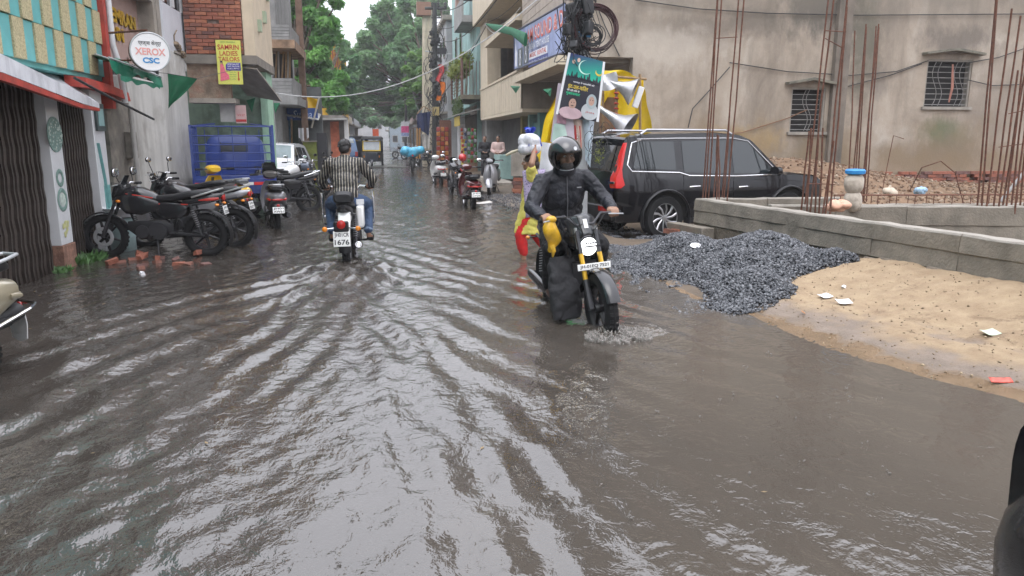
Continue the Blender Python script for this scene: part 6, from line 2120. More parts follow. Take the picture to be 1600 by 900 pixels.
suv = car("black_suv", "big black sport utility car with red tail lights parked behind the gravel heap", (0, 0, 0), 0, dict(
 belt=((-2.4, 1.16), (-1.6, 1.14), (-1.0, 1.12), (-.9, 1.08), (.2, 1.05), (1.1, 1.07), (1.5, 1.08), (2.0, 1.03), (2.26, .95)), roof=((-2.36, 1.15), (-2.12, 1.74), (-1.7, 1.80), (-.4, 1.83), (.3, 1.79), (.55, 1.70), (1.25, 1.07)), gh=(-2.34, 1.24), zroof=1.83, zbelt=1.08, tumble=.24,
 cuts=(-1.02, .06, 1.12), cut_names=("rear_quarter", "rear_door", "front_door", "front_wing"),
 windows=(((-2.02, 1.24), (-1.16, 1.20), (-1.16, 1.68), (-1.88, 1.68)), ((-1.0, 1.16), (-.02, 1.12), (-.02, 1.70), (-1.0, 1.69)), ((.08, 1.12), (1.0, 1.12), (.46, 1.67), (.08, 1.70))),
 chrome=([(-1.82, 1.705), (-2.0, 1.66), (-2.12, 1.3), (-2.05, 1.19), (-1.1, 1.155), (-.9, 1.10), (.1, 1.075), (1.1, 1.09)], [(-1.9, 1.72), (-1.1, 1.735), (.1, 1.74), (.46, 1.69), (1.1, 1.12)]),
 mirror_y=.92, rails=(-1.75, .2),
 top=((-2.37, .45), (-2.39, .8), (-2.36, 1.15), (-2.12, 1.74), (-1.7, 1.80), (-.4, 1.83), (.3, 1.79), (.55, 1.70), (1.25, 1.07), (1.6, 1.09), (2.05, 1.05), (2.27, .92), (2.30, .5)),
 screens=(("rear_window", .115, .20, .10), ("windscreen", .535, .65, .05))))
for s in (-1, 1):
 b = MB()
 b.loft([[(s * .76, y, z), (s * (x1 + .012), y + .02, z), (s * (x1 + .012), y + d, z), (s * (x1 - .03), y + d, z), (s * .68, y + .05, z)] for y, z, x1, d in ((-2.17, 1.66, .79, .05), (-2.24, 1.5, .83, .06), (-2.33, 1.22, .885, .07), (-2.40, 1.10, .895, .15), (-2.41, .97, .905, .20), (-2.40, .92, .905, .12))])
 tl = b.build("tail_light", mat("suv_red_lens", (.55, .012, .012), .15, coat=.7, emit=((.6, .01, .01), .06)), suv)
 MB().bx(s * .72, s * .905, -2.425, -2.405, .99, 1.03).build("clear_strip", M_mirror, tl)
b = MB()
b.bx(-.84, .84, -2.43, -2.36, .36, .62)
b.build("rear_bumper", M_black, suv, bevel=.03)
MB().bx(-.75, -.45, -2.44, -2.42, .52, .60).build("bumper_reflector", M_red, suv)
MB().bx(.45, .75, -2.44, -2.42, .52, .60).build("bumper_reflector", M_red, suv)
b = MB()
b.lofty([(-2.18, 1.80, .60, .02), (-2.30, 1.80, .58, .022), (-2.36, 1.785, .5, .012)], 12, 3)
b.build("roof_spoiler", M_carb, suv)
_pr, _pf = at(1033, 372, 12.9), at(1250, 345, 14.0)
_d = Vector((math.cos(R(24)), math.sin(R(24)), 0))
# the near (right) side faces the camera; heading away to the right
suv.location = (0, 0, 0)
_h = R(-(90 - 24)) - R(9.635)
_fw = Vector((-math.sin(_h), math.cos(_h), 0))
_rt = Vector((math.cos(_h), math.sin(_h), 0))
_wheel = Vector((at(1033, 343, 12.85).x, at(1033, 343, 12.85).y, 0))
_org = _wheel - _rt * .80 + _fw * 1.375
suv.location = (_org.x, _org.y, -.115)
suv.rotation_euler = (0, 0, _h)

wc = car("white_car", "white hatchback parked facing the camera beyond the blue pickup", (-3.25, 23.2, -.02), R(176), dict(
 paint=M_carw, rear=-1.95, front=1.85, ry=-1.2, fy=1.2, R=.30, hw=.82, sill=.25, belt=((-1.95, .95), (-1, .94), (.6, .90), (1.0, .93), (1.5, .84), (1.85, .70)), roof=((-1.9, .96), (-1.5, 1.42), (-.6, 1.50), (.1, 1.47), (.3, 1.40), (1.02, .93)), gh=(-1.9, 1.0), zroof=1.5, zbelt=.92, tumble=.28,
 cuts=(-.75, .15, .95), windows=(((-1.4, 1.0), (-.8, .97), (-.8, 1.38), (-1.25, 1.36)), ((-.72, .97), (.1, .95), (.1, 1.39), (-.72, 1.39)), ((.18, .95), (.85, .95), (.3, 1.36), (.18, 1.38))), mirror_y=.75, cladding=False,
 top=((-1.96, .4), (-1.98, .8), (-1.92, .96), (-1.5, 1.42), (-.6, 1.50), (.1, 1.47), (.3, 1.40), (1.05, .94), (1.5, .87), (1.78, .74), (1.87, .55), (1.88, .25)), screens=(("rear_window", .17, .25, .1), ("windscreen", .57, .70, .06)), screen_m=mat("rainy_screen", (.22, .27, .28), .06, spec=.8)))
for s in (-1, 1):
 MB().ell((s * .60, 1.78, .66), (.16, .12, .07), 12, 8, 2.5).build("headlight", M_lens, wc)
MB().bx(-.38, .38, 1.87, 1.9, .52, .64).build("grille", M_black, wc)
MB().bx(-.25, .25, 1.895, 1.91, .36, .46).build("number_plate", M_plate, wc)
bc = car("blue_car", "blue van parked far down beside the orange shuttered shop", (-2.2, 41, 0), R(4), dict(
 paint=mat("blue_van_paint", (.02, .10, .26), .25, coat=.6), rear=-1.7, front=1.7, ry=-1.05, fy=1.1, R=.28, hw=.76, sill=.25, belt=((-1.7, 1.0), (1.2, 1.0), (1.7, .8)), roof=((-1.68, 1.0), (-1.5, 1.62), (.8, 1.7), (1.0, 1.55), (1.5, .98)), gh=(-1.68, 1.5), zroof=1.7, zbelt=1.0, tumble=.16,
 cuts=(-.6, .3, 1.1), windows=(((-1.5, 1.06), (-.7, 1.06), (-.7, 1.52), (-1.4, 1.52)), ((-.55, 1.06), (.25, 1.06), (.25, 1.52), (-.55, 1.52))), cladding=False,
 top=((-1.72, .35), (-1.74, .8), (-1.7, 1.0), (-1.5, 1.62), (.8, 1.7), (1.0, 1.55), (1.5, .98), (1.75, .7), (1.75, .3)), screens=(("rear_window", .20, .33, .08),), screen_m=mat("rainy_screen", (.2, .2, .2))))
for s in (-1, 1):
 MB().bx(s * .6, s * .74, -1.76, -1.73, .75, .98).build("tail_light", M_red, bc)
MB().bx(-.3, .3, -1.775, -1.755, .5, .62).build("number_plate", M_plate, bc)

# ---- blue pickup with a cage, seen from behind
M_pblue = mat("royal_blue_paint", (.014, .04, .20), .35, coat=.5, var=.2, vs=3, dirt=((.05, .05, .1), .25, 6))
pk2 = thing("pickup_truck", "royal blue pickup with a barred cargo cage seen from behind", "truck", (-2.93, 15.5, -.08), R(9.5))
hw_ = .77
b = MB()
b.bx(-hw_, hw_, .0, 1.7, .62, .70)
b.build("cargo_floor", M_pblue, pk2)
b = MB()
b.bx(-hw_, hw_, -.03, .0, .62, .98)
tg = b.build("tailgate", M_pblue, pk2, bevel=.008)
for i in range(4):
 MB().bx(-.72 + i * .37, -.40 + i * .37, -.045, -.031, .68, .92).build("tailgate_panel", M_pblue, tg, bevel=.006)
MB().bx(-.74, -.36, -.052, -.046, .79, .85).build("red_reflector", mat("reflector_red", (.6, .03, .03), .4), tg)
MB().bx(-.35, -.12, -.052, -.046, .79, .85).build("white_reflector", M_white, tg)
MB().bx(.14, .34, -.052, -.046, .79, .85).build("white_reflector", M_white, tg)
MB().bx(.35, .72, -.052, -.046, .79, .85).build("red_reflector", MATS["reflector_red"], tg)
for s in (-1, 1):
 MB().bx(s * (hw_ - .03), s * hw_, .0, 1.7, .70, .98).build("side_board", M_pblue, pk2)
 for y in (.0, .55, 1.1, 1.65):
  MB().box((s * (hw_ - .015), y, 1.30), (.045, .045, 1.32)).build("cage_post", M_pblue, pk2)
 for z in (1.2, 1.4, 1.6, 1.78, 1.93):
  MB().tube([(s * (hw_ - .015), 0, z), (s * (hw_ - .015), 1.65, z)], .014, 6).build("cage_bar", M_pblue, pk2)
for z in (1.1, 1.26, 1.42, 1.58, 1.75, 1.93):
 MB().tube([(-hw_, -.0, z), (hw_, -.0, z)], .012, 6).build("cage_bar", M_pblue, pk2)
for x in (-.5, -.25, 0, .25, .5):
 MB().tube([(x, 0, .98), (x, 0, 1.93 - .12 * abs(x))], .008, 5).build("cage_bar", M_pblue, pk2)
for s in (-1, 1):
 MB().tube([(s * hw_, 0, 1.93), (s * .35, 1.2, 2.0)], .014, 6).build("cage_brace", M_pblue, pk2)
cb = MB()
cb.lofty([(1.74, 1.05, .50, .60, 0, 5), (1.78, 1.08, .60, .70, 0, 5), (2.5, 1.05, .66, .70, 0, 5), (2.8, .95, .64, .60, 0, 5)], 32)
cbo = cb.build("cab", M_pblue, pk2)
MB().bx(-.27, .27, 1.725, 1.745, 1.42, 1.60).build("rear_window", mat("cab_window", (.02, .025, .03), .08), cbo)
MB().bx(-.29, -.27, 1.72, 1.75, 1.40, 1.62).build("window_seal", M_black, cbo)
for i in range(3):
 MB().bx(-.5, .5, 1.715, 1.742, .75 + i * .17, .82 + i * .17).build("cab_rib", M_pblue, cbo)
for s in (-1, 1):
 MB().bx(s * .52, s * .72, -.06, -.02, .45, .58).build("tail_light", M_red, pk2)
 for y, nm in ((.75, "rear_wheel"), (2.3, "front_wheel")):
  w = MB().lathe([(.15, -.09), (.27, -.09), (.29, -.05), (.29, .05), (.27, .09), (.15, .09)], (s * .62, y, .29), (s, 0, 0), 24).build(nm, M_rubber, pk2)
  MB().lathe([(.16, .06), (.15, .095), (.05, .07), (.01, .08)], (s * .62, y, .29), (s, 0, 0), 20).build("rim", M_steel, w)
MB().bx(-hw_, hw_, -.1, -.04, .38, .46).build("bumper", M_dark, pk2)
plate(pk2, (0, -.07, .54), .34, .11, 0, ("JH 01 BW 4175",))

# ---- auto rickshaws down the street
M_acanvas = mat("black_canvas", (.02, .02, .024), .7)

def autorick(label, loc, rz, lit=True):
 t = thing("auto_rickshaw", label, "auto rickshaw", loc, rz, "three wheelers down the street")
 b = MB()
 b.loft([[(-.62, -1.1, z0), (.62, -1.1, z0), (.62, .5, z0), (.36, 1.05, z0), (-.36, 1.05, z0), (-.62, .5, z0)] for z0 in (.32, .86)])
 b.build("body", mat("auto_body", (.015, .02, .03), .35, coat=.4), t, bevel=.03)
 b = MB()
 b.loft([[(-.64 * k, -1.12, z), (.64 * k, -1.12, z), (.62 * k, .95 - d, z), (-.62 * k, .95 - d, z)] for z, k, d in ((1.62, 1, 0), (1.74, .97, .05), (1.80, .8, .2))])
 b.build("canopy", M_acanvas, t, bevel=.03)
 for s in (-1, 1):
  MB().tube([(s * .58, .55, .86), (s * .56, .85, 1.62)], .03, 6).build("pillar", M_acanvas, t)
  MB().bx(s * .60, s * .62, -1.08, -.4, .86, 1.62).build("side_curtain", M_acanvas, t)
  w = MB().lathe([(.1, -.06), (.2, -.06), (.22, 0), (.2, .06), (.1, .06)], (s * .56, -.72, .21), (1, 0, 0), 20).build("rear_wheel", M_rubber, t)
  MB().lathe([(.1, -.065), (.1, .065)], (s * .56, -.72, .21), (1, 0, 0), 16).build("rim", M_steel, w)
  MB().box((s * .42, .88, .62), (.1, .06, .12)).build("indicator", M_amber, t)
 ws = MB().box((0, .74, 1.24), (1.06, .03, .62), rx=.25).build("windscreen_frame", mat("auto_yellow", (.65, .45, .02), .4), t)
 MB().box((0, .765, 1.25), (.92, .02, .50), rx=.25).build("windscreen", mat("auto_glass", (.35, .38, .4), .1, spec=.8), ws)
 MB().box((0, .80, 1.66), (1.1, .1, .12)).build("header_board", mat("auto_blue", (.05, .08, .25), .4), t)
 MB().bx(-.58, .58, -1.0, -.2, .86, 1.5).build("seat_back", M_acanvas, t)
 w = MB().torus((0, 1.02, .21), (1, 0, 0), .16, .055, .05, 20, 8).build("front_wheel", M_rubber, t)
 MB().lathe([(.1, -.03), (.1, .03)], (0, 1.02, .21), (1, 0, 0), 14).build("rim", M_steel, w)
 MB().arc((0, 1.02, .21), .24, .25, .18, R(10), R(160), 10).build("front_mudguard", mat("auto_body", (0, 0, 0)), t)
 MB().lathe([(.05, -.1), (.1, -.02), (.1, .02)], (0, 1.02, .74), (0, 1, 0), 16).build("headlight", M_chrome, t)
 return t

ar1 = autorick("black auto rickshaw with a yellow framed windscreen coming towards the camera", (-.72, 46.5, -.02), R(178))
rd = MB().bx(-.66, -.30, 46.6, 47.0, 1.80, 2.22)
tag(rd.build("orange_crate", mat("orange_crate", (.6, .10, .04), .5)), "orange red box carried on the roof of the oncoming auto rickshaw", "crate")
ar2 = copy_tree(ar1, None, (-1.9, 48.5, 0), R(20))
ar2["label"] = "dark three wheeler waiting in front of the blue van"
rd = MB().ell((-2.2, 47.2, 1.15), (.28, .2, .35), 12, 8)
tag(rd.build("red_bundle", mat("red_bundle", (.5, .04, .05), .7)), "red cloth bundle strapped behind the waiting three wheeler", "bundle")

# black car cut by the picture's edge, nearest the camera
kc = car("black_car", "wet black car, only its rear corner with a red reflector in view, nearest the camera", (3.92, 1.17, -.2), R(-90), dict(
 rear=-1.9, front=1.9, ry=-1.2, fy=1.2, R=.30, hw=.80, sill=.25, belt=((-1.9, .95), (-1, .94), (.6, .90), (1.0, .93), (1.9, .70)), roof=((-1.88, .96), (-1.5, 1.40), (-.6, 1.48), (.1, 1.45), (.3, 1.38), (1.02, .93)), gh=(-1.88, 1.0), zroof=1.48, zbelt=.92, tumble=.28, cuts=(-.75, .15, .95), cladding=False,
 windows=(((-1.4, 1.0), (-.8, .97), (-.8, 1.36), (-1.25, 1.34)), ((-.72, .97), (.1, .95), (.1, 1.37), (-.72, 1.37))), top=((-1.91, .4), (-1.93, .8), (-1.9, .96), (-1.5, 1.40), (-.6, 1.48), (.1, 1.45), (.3, 1.38), (1.05, .94), (1.5, .87), (1.88, .55)), screens=(("rear_window", .17, .25, .1),)))
b = MB()
b.loftz([(z, 0, -1.62, w, d, 4.5) for z, w, d in ((.12, .70, .30), (.20, .79, .40), (.34, .83, .44), (.50, .84, .45), (.60, .83, .43), (.70, .81, .36), (.86, .79, .30), (.95, .76, .24))], 48)
kb = b.build("rear_bumper", mat("wet_black_paint", (.008, .008, .009), .14, coat=.5, bump=.25, bs=170), kc)
MB().lofty([(-2.05, .30, .03, .018, -.62), (-2.02, .30, .045, .03, -.64)], 10).build("red_reflector", M_red, kb)
MB().tube([(-.86 * math.sin(a), -1.62 - .46 * math.cos(a), .235) for a in [R(-80 + 160 * i / 24) for i in range(25)]], .008, 6).build("bumper_trim", M_chrome, kb)
# ------------------------------------------------------------------ building plot on the right
def depth_of(P):
 v = Vector(P) - Vector((0, 0, 1.6))
 y, p = R(9.635), R(11.358)
 return math.sin(y) * v.x + math.cos(y) * v.y

def at2(px, py, d):
 """pixel (px, py) on the upright plane at horizontal distance d"""
 v = at(px, py, 1.) - Vector((0, 0, 1.6))
 return Vector((0, 0, 1.6)) + v * (d / (math.sin(R(9.635)) * v.x + math.cos(R(9.635)) * v.y))

ZP = .70
A, B = Vector((4.74, 10.94, 0)), Vector((5.56, 5.65, 0))
M_plinth = mat("board_marked_concrete", (.21, .185, .15), .9, var=.2, vs=5, bump=.7, bs=35, dirt=((.09, .08, .065), .4, 3), streak=((.10, .09, .075), .3, 4))
M_plintop = mat("pale_concrete_top", (.29, .265, .23), .85, var=.12, vs=6, bump=.5, bs=40)
pn = thing("plinth_beam", "long raw concrete plinth beam running past the gravel and sand", "plinth", (A.x, A.y, .2))
d = (B - A).normalized()
nrm = Vector((d.y, -d.x, 0))
if nrm.x < 0:
 nrm = -nrm
C2 = B + d * 3.2

def beam(par, p, q, z0, z1, w, nseg, m=M_plinth, mt=M_plintop, nm="beam_block", side=1):
 dd = (q - p).normalized()
 nn = Vector((dd.y, -dd.x, 0))
 if nn.x < 0 or (abs(nn.x) < .2 and nn.y < 0):
  nn = -nn
 L_ = (q - p).length
 cuts = [0] + sorted(random.uniform(.1, .9) for _ in range(nseg - 1)) + [1]
 for i in range(nseg):
  a, b_ = p + dd * (L_ * cuts[i] + (.004 if i else 0)), p + dd * (L_ * cuts[i + 1] - .004)
  m_ = MB()
  n = max(2, int((b_ - a).length / .18))
  rings = []
  for k in range(n + 1):
   c = a.lerp(b_, k / n)
   j = [random.uniform(-.008, .008) for _ in range(8)]
   zt = z1 + .005 * math.sin(k * 1.3 + i)
   zm = z0 + (z1 - z0) * .52
   rings.append([c + nn * j[0] + Vector((0, 0, z0)), c + nn * (.012 + j[1]) + Vector((0, 0, zm)), c + nn * j[2] + Vector((0, 0, zm + .012)), c + nn * (.006 + j[3]) + Vector((0, 0, zt)), c + nn * (w + j[4]) + Vector((0, 0, zt + j[5])), c + nn * w + Vector((0, 0, z0))])
  m_.loft(rings)
  m_.build(nm, m, par, True, ang=25)
  t_ = MB()
  t_.loft([[r[3] + Vector((0, 0, .002)) + nn * .008, r[3] + Vector((0, 0, .016 + random.uniform(0, .012))) + nn * .02, r[4] + Vector((0, 0, .014)) - nn * .01, r[4] + Vector((0, 0, .002))] for r in rings])
  t_.build("rough_top", mt, par, True, ang=20)

beam(pn, A, C2, .33, ZP - .02, .24, 5)
# stones under the beam
for i in range(17):
 c = A + d * (3.0 + i * .21) + nrm * .05
 MB().ell((c.x, c.y, .20 + .03 * math.sin(i * 2.1)), (.12, .13, .13), 8, 5, 3).build("footing_stone", mat("footing_stone", (.19, .155, .12), .9, var=.35, vs=8, bump=.7, bs=30), pn, True, ang=20)
b = MB()
p0, p1 = A + nrm * .02, A + d * 8 + nrm * .02
b.prism([p0, p1, p1 + nrm * .2, p0 + nrm * .2], (0, 0, .33))
b.build("footing", mat("earth_footing", (.12, .10, .075), .95, var=.3, vs=6, bump=.8, bs=25), pn, True)
# low broken ledge by the wheel
lw = thing("broken_ledge", "low broken concrete ledge between the vehicle's wheel and the plinth", "ledge", (4.55, 10.7, 0))
MB().box((4.62, 10.75, .18), (.24, 1.0, .26), rz=R(8), j=.03).build("block", M_plinth, lw, True, bevel=.015)
for i in range(7):
 MB().box((4.45 + random.uniform(-.2, .1), 10.9 + random.uniform(-.35, .35), .12 + .04 * (i % 3)), (.22, .1, .06), rz=random.random() * 3, j=.01).build("loose_brick", M_brick[i % 4], lw, True)
pn2 = thing("plinth_beam", "second plinth beam crossing the plot behind the long one", "plinth", (6.5, 9, .3))
beam(pn2, Vector((5.18, 9.35, 0)), Vector((9.6, 8.35, 0)), .18, ZP + .0, .22, 4)
pn3 = thing("plinth_beam", "third plinth beam at the back of the plot below the black vehicle", "plinth", (6, 11, .3))
beam(pn3, Vector((5.05, 10.95, 0)), Vector((7.2, 10.85, 0)), .2, ZP - .03, .2, 2)
pn4 = thing("plinth_beam", "low far plinth beam with a row of steel ties on top", "plinth", (8.6, 10.6, .3))
beam(pn4, Vector((6.9, 10.6, 0)), Vector((12.2, 10.0, 0)), .1, .58, .2, 3)
for i in range(16):
 c = Vector((7.0 + i * .3, 10.58 - i * .034, .6))
 MB().tube([c, c + Vector((0, 0, .14)), c + Vector((0, .16, .14)), c + Vector((0, .16, 0))], .008, 4).build("steel_tie", M_rust, pn4, True)
for s in (.02, .14):
 MB().tube([(7.0, 10.58 + s, .74), (11.8, 10.03 + s, .74)], .008, 4).build("tie_rod", M_rust, pn4, True)

def rod_column(label, rods, z=ZP, ties=()):
 t = thing("rebar_column", label, "steel rods", gz(*rods[0][0], z), group="steel rod columns on the plinth")
 for (bp, tp) in rods:
  p = gz(*bp, z) + Vector((0, 0, -.08))
  dd = depth_of(p)
  q = at2(*tp, dd)
  q.y += random.uniform(-.1, .1)
  mid = p.lerp(q, .5) + Vector((random.uniform(-.02, .02), 0, 0))
  b = MB()
  b.tube([p, p.lerp(q, .25), mid, p.lerp(q, .75), q], .0125, 6)
  b.build("rod", M_rust, t, True)
 for (a, b_) in ties:
  p, q = at2(*a, dd), at2(*b_, dd)
  MB().tube([p, q], .006, 4).build("tie", M_rust, t, True)
 return t

rod_column("tall rusty rods rising in front of the black vehicle's doors", [((1098, 306), (1119, -20)), ((1102, 309), (1124, -20)), ((1107, 307), (1129, -20)), ((1131, 309), (1156, -20)), ((1136, 311), (1160, -20)), ((1128, 306), (1140, 170)), ((1115, 308), (1120, 210)), ((1120, 311), (1124, 214)), ((1124, 312), (1127, 212))], ties=(((1118, 60), (1152, 58)),))
rod_column("rusty rods in front of the vehicle's bonnet, two of them very tall", [((1257, 322), (1300, -20)), ((1266, 326), (1304, -20)), ((1290, 330), (1325, -20)), ((1297, 330), (1328, 10)), ((1252, 324), (1262, 205)), ((1261, 325), (1272, 200)), ((1274, 327), (1282, 205)), ((1280, 329), (1286, 200)), ((1285, 330), (1300, 220))], ties=(((1262, 287), (1305, 288)), ((1290, 48), (1322, 50)), ((1289, 60), (1318, 76))))
rod_column("cluster of even rusty rods against the plain wall", [((1325, 308), (1341, 47)), ((1330, 307), (1352, 38)), ((1334, 308), (1355, 42)), ((1339, 307), (1358, 46)), ((1345, 308), (1371, 38)), ((1350, 307), (1373, 40)), ((1354, 308), (1378, 42)), ((1348, 309), (1364, 55))], z=.6)
rod_column("dense rusty rods at the street end of the plot", [((1527, 322), (1556, -20)), ((1534, 323), (1562, -12)), ((1541, 324), (1574, 15)), ((1552, 322), (1594, 25)), ((1560, 324), (1590, 110)), ((1566, 322), (1604, 40)), ((1572, 324), (1609, 60)), ((1580, 322), (1612, 90)), ((1586, 325), (1618, 20)), ((1594, 323), (1622, 50)), ((1600, 324), (1630, 0))], ties=(((1575, 178), (1612, 170)), ((1560, 230), (1620, 222))))
lr = MB().tube([gz(1563, 315, .6), at2(1606, 262, depth_of(gz(1563, 315, .6)))], .03, 8)
tag(lr.build("steel_pipe", mat("grey_pipe", (.3, .29, .28), .5, .5)), "grey steel pipe leaning among the dense rods", "pipe")
br_ = MB()
p = gz(1505, 318, .55)
dd = depth_of(p)
br_.tube([gz(1420, 300, .55), at2(1440, 262, dd), at2(1470, 252, dd), at2(1492, 270, dd), p], .009, 5)
tag(br_.build("bent_rod", M_rust), "thin rod bent into an arch over the far beam", "rod")
br_ = MB()
p = gz(1378, 300, .5)
dd = depth_of(p)
br_.tube([p, at2(1390, 240, dd), at2(1396, 212, dd), at2(1412, 217, dd)], .009, 5)
tag(br_.build("bent_rod", M_rust), "thin rod with a hooked end beside the even rods", "rod")

# sacks and bags
sk = thing("sack_stack", "two dirty white sacks topped with a blue lid on the plinth", "sacks", gz(1330, 326, ZP - .02))
p = gz(1331, 326, ZP - .02)
s_ = depth_of(p) / 1155
M_sack = mat("dirty_white_sack", (.42, .37, .31), .85, var=.3, vs=9, bump=.5, bs=22)
for k, (zz, w) in enumerate(((.10, 12), (.34, 13))):
 b = MB()
 for i in range(9):
  b.ell((p.x + random.uniform(-.03, .03), p.y, p.z + zz + random.uniform(-.03, .03)), (w * s_ * random.uniform(.8, 1.1), .12, .13), 10, 7)
 o = b.build("sack", M_sack, sk, True)
 r_ = o.modifiers.new("remesh", 'REMESH')
 r_.mode, r_.voxel_size, r_.use_smooth_shade = 'VOXEL', .02, True
MB().lathe([(.10, 0), (.125, .01), (.13, .05), (.11, .07), (.02, .075)], p + Vector((0, 0, .46)), (0, 0, 1), 18).build("blue_lid", mat("blue_lid", (.03, .25, .6), .4), sk, True)

def bag_at(px_, py_, z, w, h, m, label, name="plastic_bag"):
 p = gz(px_, py_, z)
 b = MB()
 for i in range(8):
  b.ell((p.x + random.uniform(-.45, .45) * w, p.y + random.uniform(-.3, .3) * w, z + h * random.uniform(.2, .6)), (w * .45, w * .4, h * random.uniform(.25, .45)), 9, 6, 2.4, Matrix.Rotation(random.random(), 3, 'X'))
 b.tube([(p.x, p.y, z + h * .6), (p.x + .02, p.y, z + h * 1.05)], [w * .25, w * .1], 7)
 return tag(b.build(name, m, ang=60), label, "bag")

bag_at(1310, 328, ZP, .19, .13, mat("peach_bag", (.62, .36, .25), .6, var=.2, vs=14), "peach coloured plastic bag at the foot of the tall rods")
bag_at(1287, 379, .36, .11, .13, mat("white_bag", (.68, .68, .7), .5, var=.06), "white carrier bag dropped where the gravel meets the plinth")
bag_at(1437, 303, .55, .16, .14, mat("blue_white_bag", (.3, .45, .6), .5, var=.5, vs=12), "small blue and white bag lying on the rubble behind the plot")
bag_at(1388, 306, .5, .18, .2, mat("cream_bag", (.5, .42, .33), .6, var=.3), "crumpled cream bag on the rubble behind the plot")

# earth and rubble against the wall
M_earth = mat("red_brown_earth", (.18, .115, .07), .95, var=.3, vs=4, bump=.9, bs=18, dirt=((.26, .17, .10), .4, 3))

def earth_z(X, Y):
 t = sstep(13.8, 18.3, Y)
 prof = np.interp(X, [6.3, 7.5, 8.6, 10.2, 12, 13.4, 15, 17, 24], [.0, .6, 1.0, 1.12, .9, .62, .42, .36, .3])
 return prof * t + .05 * vnoise(X, Y, 1.4, 91, 3) + .03 * vnoise(X, Y, 5, 92, 2) + .02

tag(sheet("earth_heap", np.arange(6.3, 24, .12), np.arange(12.5, 18.6, .12), lambda X, Y: np.where((X < 9) & (Y < 14.3), -.2, earth_z(X, Y)), M_earth), "red brown earth heaped against the foot of the plain wall", "earth", kind="stuff")
n = 2600
ex, ey = rng.uniform(7.5, 19, n), rng.uniform(14, 18.5, n)
mrub, nt, N, L, P = _new("rubble")
_a = N.new("ShaderNodeAttribute")
_a.attribute_name = "tint"
L.new(mixc(nt, _a.outputs["Fac"], (.15, .085, .05), (.33, .26, .19)), P.inputs["Base Color"])
P.inputs["Roughness"].default_value = .9
stones("rubble", np.stack([ex, ey, earth_z(ex, ey) + .01], -1), .055, mrub, "brick chips and clods scattered over the red earth", "rubble")
bf = thing("brick_footing", "exposed red brick courses at the foot of the plain wall", "brickwork", (15.5, WY - .1, .4))
for r in range(4):
 for k in range(22):
  x = 13.2 + k * .24 + (.12 if r % 2 else 0)
  if random.random() < .9:
   MB().box((x, WY - .12 + random.uniform(-.03, .02), .44 + r * .085), (.225, .16, .075), rz=random.uniform(-.05, .05)).build("brick", M_brick[random.choice((0, 0, 2, 3))], bf, True, smooth=False)

# litter on sand and gravel
M_paper = mat("white_paper", (.68, .68, .70), .7, var=.05)

def paper(px_, py_, w, h, a, label, m=M_paper, name="paper_sheet", fold=.25):
 p = gz(px_, py_, .0)
 for _ in range(4):
  if p.y < 8.3:
   p = gz(px_, py_, max(0.0, float(sand_z(np.array([p.x]), np.array([p.y]))[0]), float(gravel_z(np.array([p.x]), np.array([p.y]))[0])))
 b = MB()
 c, s = math.cos(a), math.sin(a)
 j = [random.uniform(.8, 1.1) for _ in range(4)]
 b.grid(lambda u, v: (p.x + c * (u - .5) * w * j[0] - s * (v - .5) * h, p.y + s * (u - .5) * w * j[0] + c * (v - .5) * h, p.z + .012 + fold * w * abs(u - .4) * .5 + .02 * v), 6, 4)
 o = b.build(name, m)
 sol = o.modifiers.new("thickness", 'SOLIDIFY')
 sol.thickness = .002
 return tag(o, label, "litter")

paper(1289, 466, .13, .09, .3, "torn white paper on the sand nearest the gravel")
paper(1318, 475, .13, .11, -.2, "white folded paper on the sand, nearest the camera of the three papers")
paper(1320, 452, .09, .06, .6, "small white paper scrap on the sand behind the other two papers")
paper(1547, 524, .15, .09, .1, "pale green printed wrapper lying on the sand", mat("green_print_wrapper", (.55, .62, .48), .5, var=.3, vs=60), "wrapper")
paper(1597, 503, .12, .09, .8, "white scrap on the sand at the picture's edge")
paper(1563, 599, .14, .045, -.25, "red and yellow snack wrapper lying on the wet sand", mat("red_wrapper", (.6, .08, .05), .35, var=.4, vs=40), "wrapper", .1)
paper(1105, 398, .10, .07, .2, "pale green leafy scrap on the gravel heap", mat("leaf_scrap", (.35, .42, .25), .7, var=.3), "leaf_scrap")
paper(1255, 492, .06, .03, 1.2, "small orange scrap at the edge of the wet sand", mat("orange_scrap", (.5, .2, .06), .7), "scrap")
for k, (px_, py_, lab) in enumerate(((1015, 412, "orange brown scrap on the gravel beside the round plate"), (1063, 437, "yellowish wrapper at the foot of the gravel"), (985, 405, "dirty pale wrapper on the gravel behind the rider"))):
 paper(px_, py_, .10, .06, k, lab, mat("scrap_%d" % k, ((.5, .25, .1), (.45, .3, .12), (.5, .47, .4))[k], .7, var=.4, vs=30), "scrap")
p = gz(1085, 413, .10)
p.z = float(gravel_z(np.array([p.x]), np.array([p.y]))[0]) + .02
tag(MB().lathe([(.03, 0), (.055, .004), (.066, .012), (.064, .014), (.05, .007), (.0, .004)], p, (-.15, -.35, 1), 20).build("paper_plate", M_paper), "round white paper plate lying on the gravel", "plate")
paper(752, 319, .5, .25, .2, "pale rag lying in the gravel in front of the silver scooter", mat("pale_rag", (.5, .48, .45), .8), "rag")

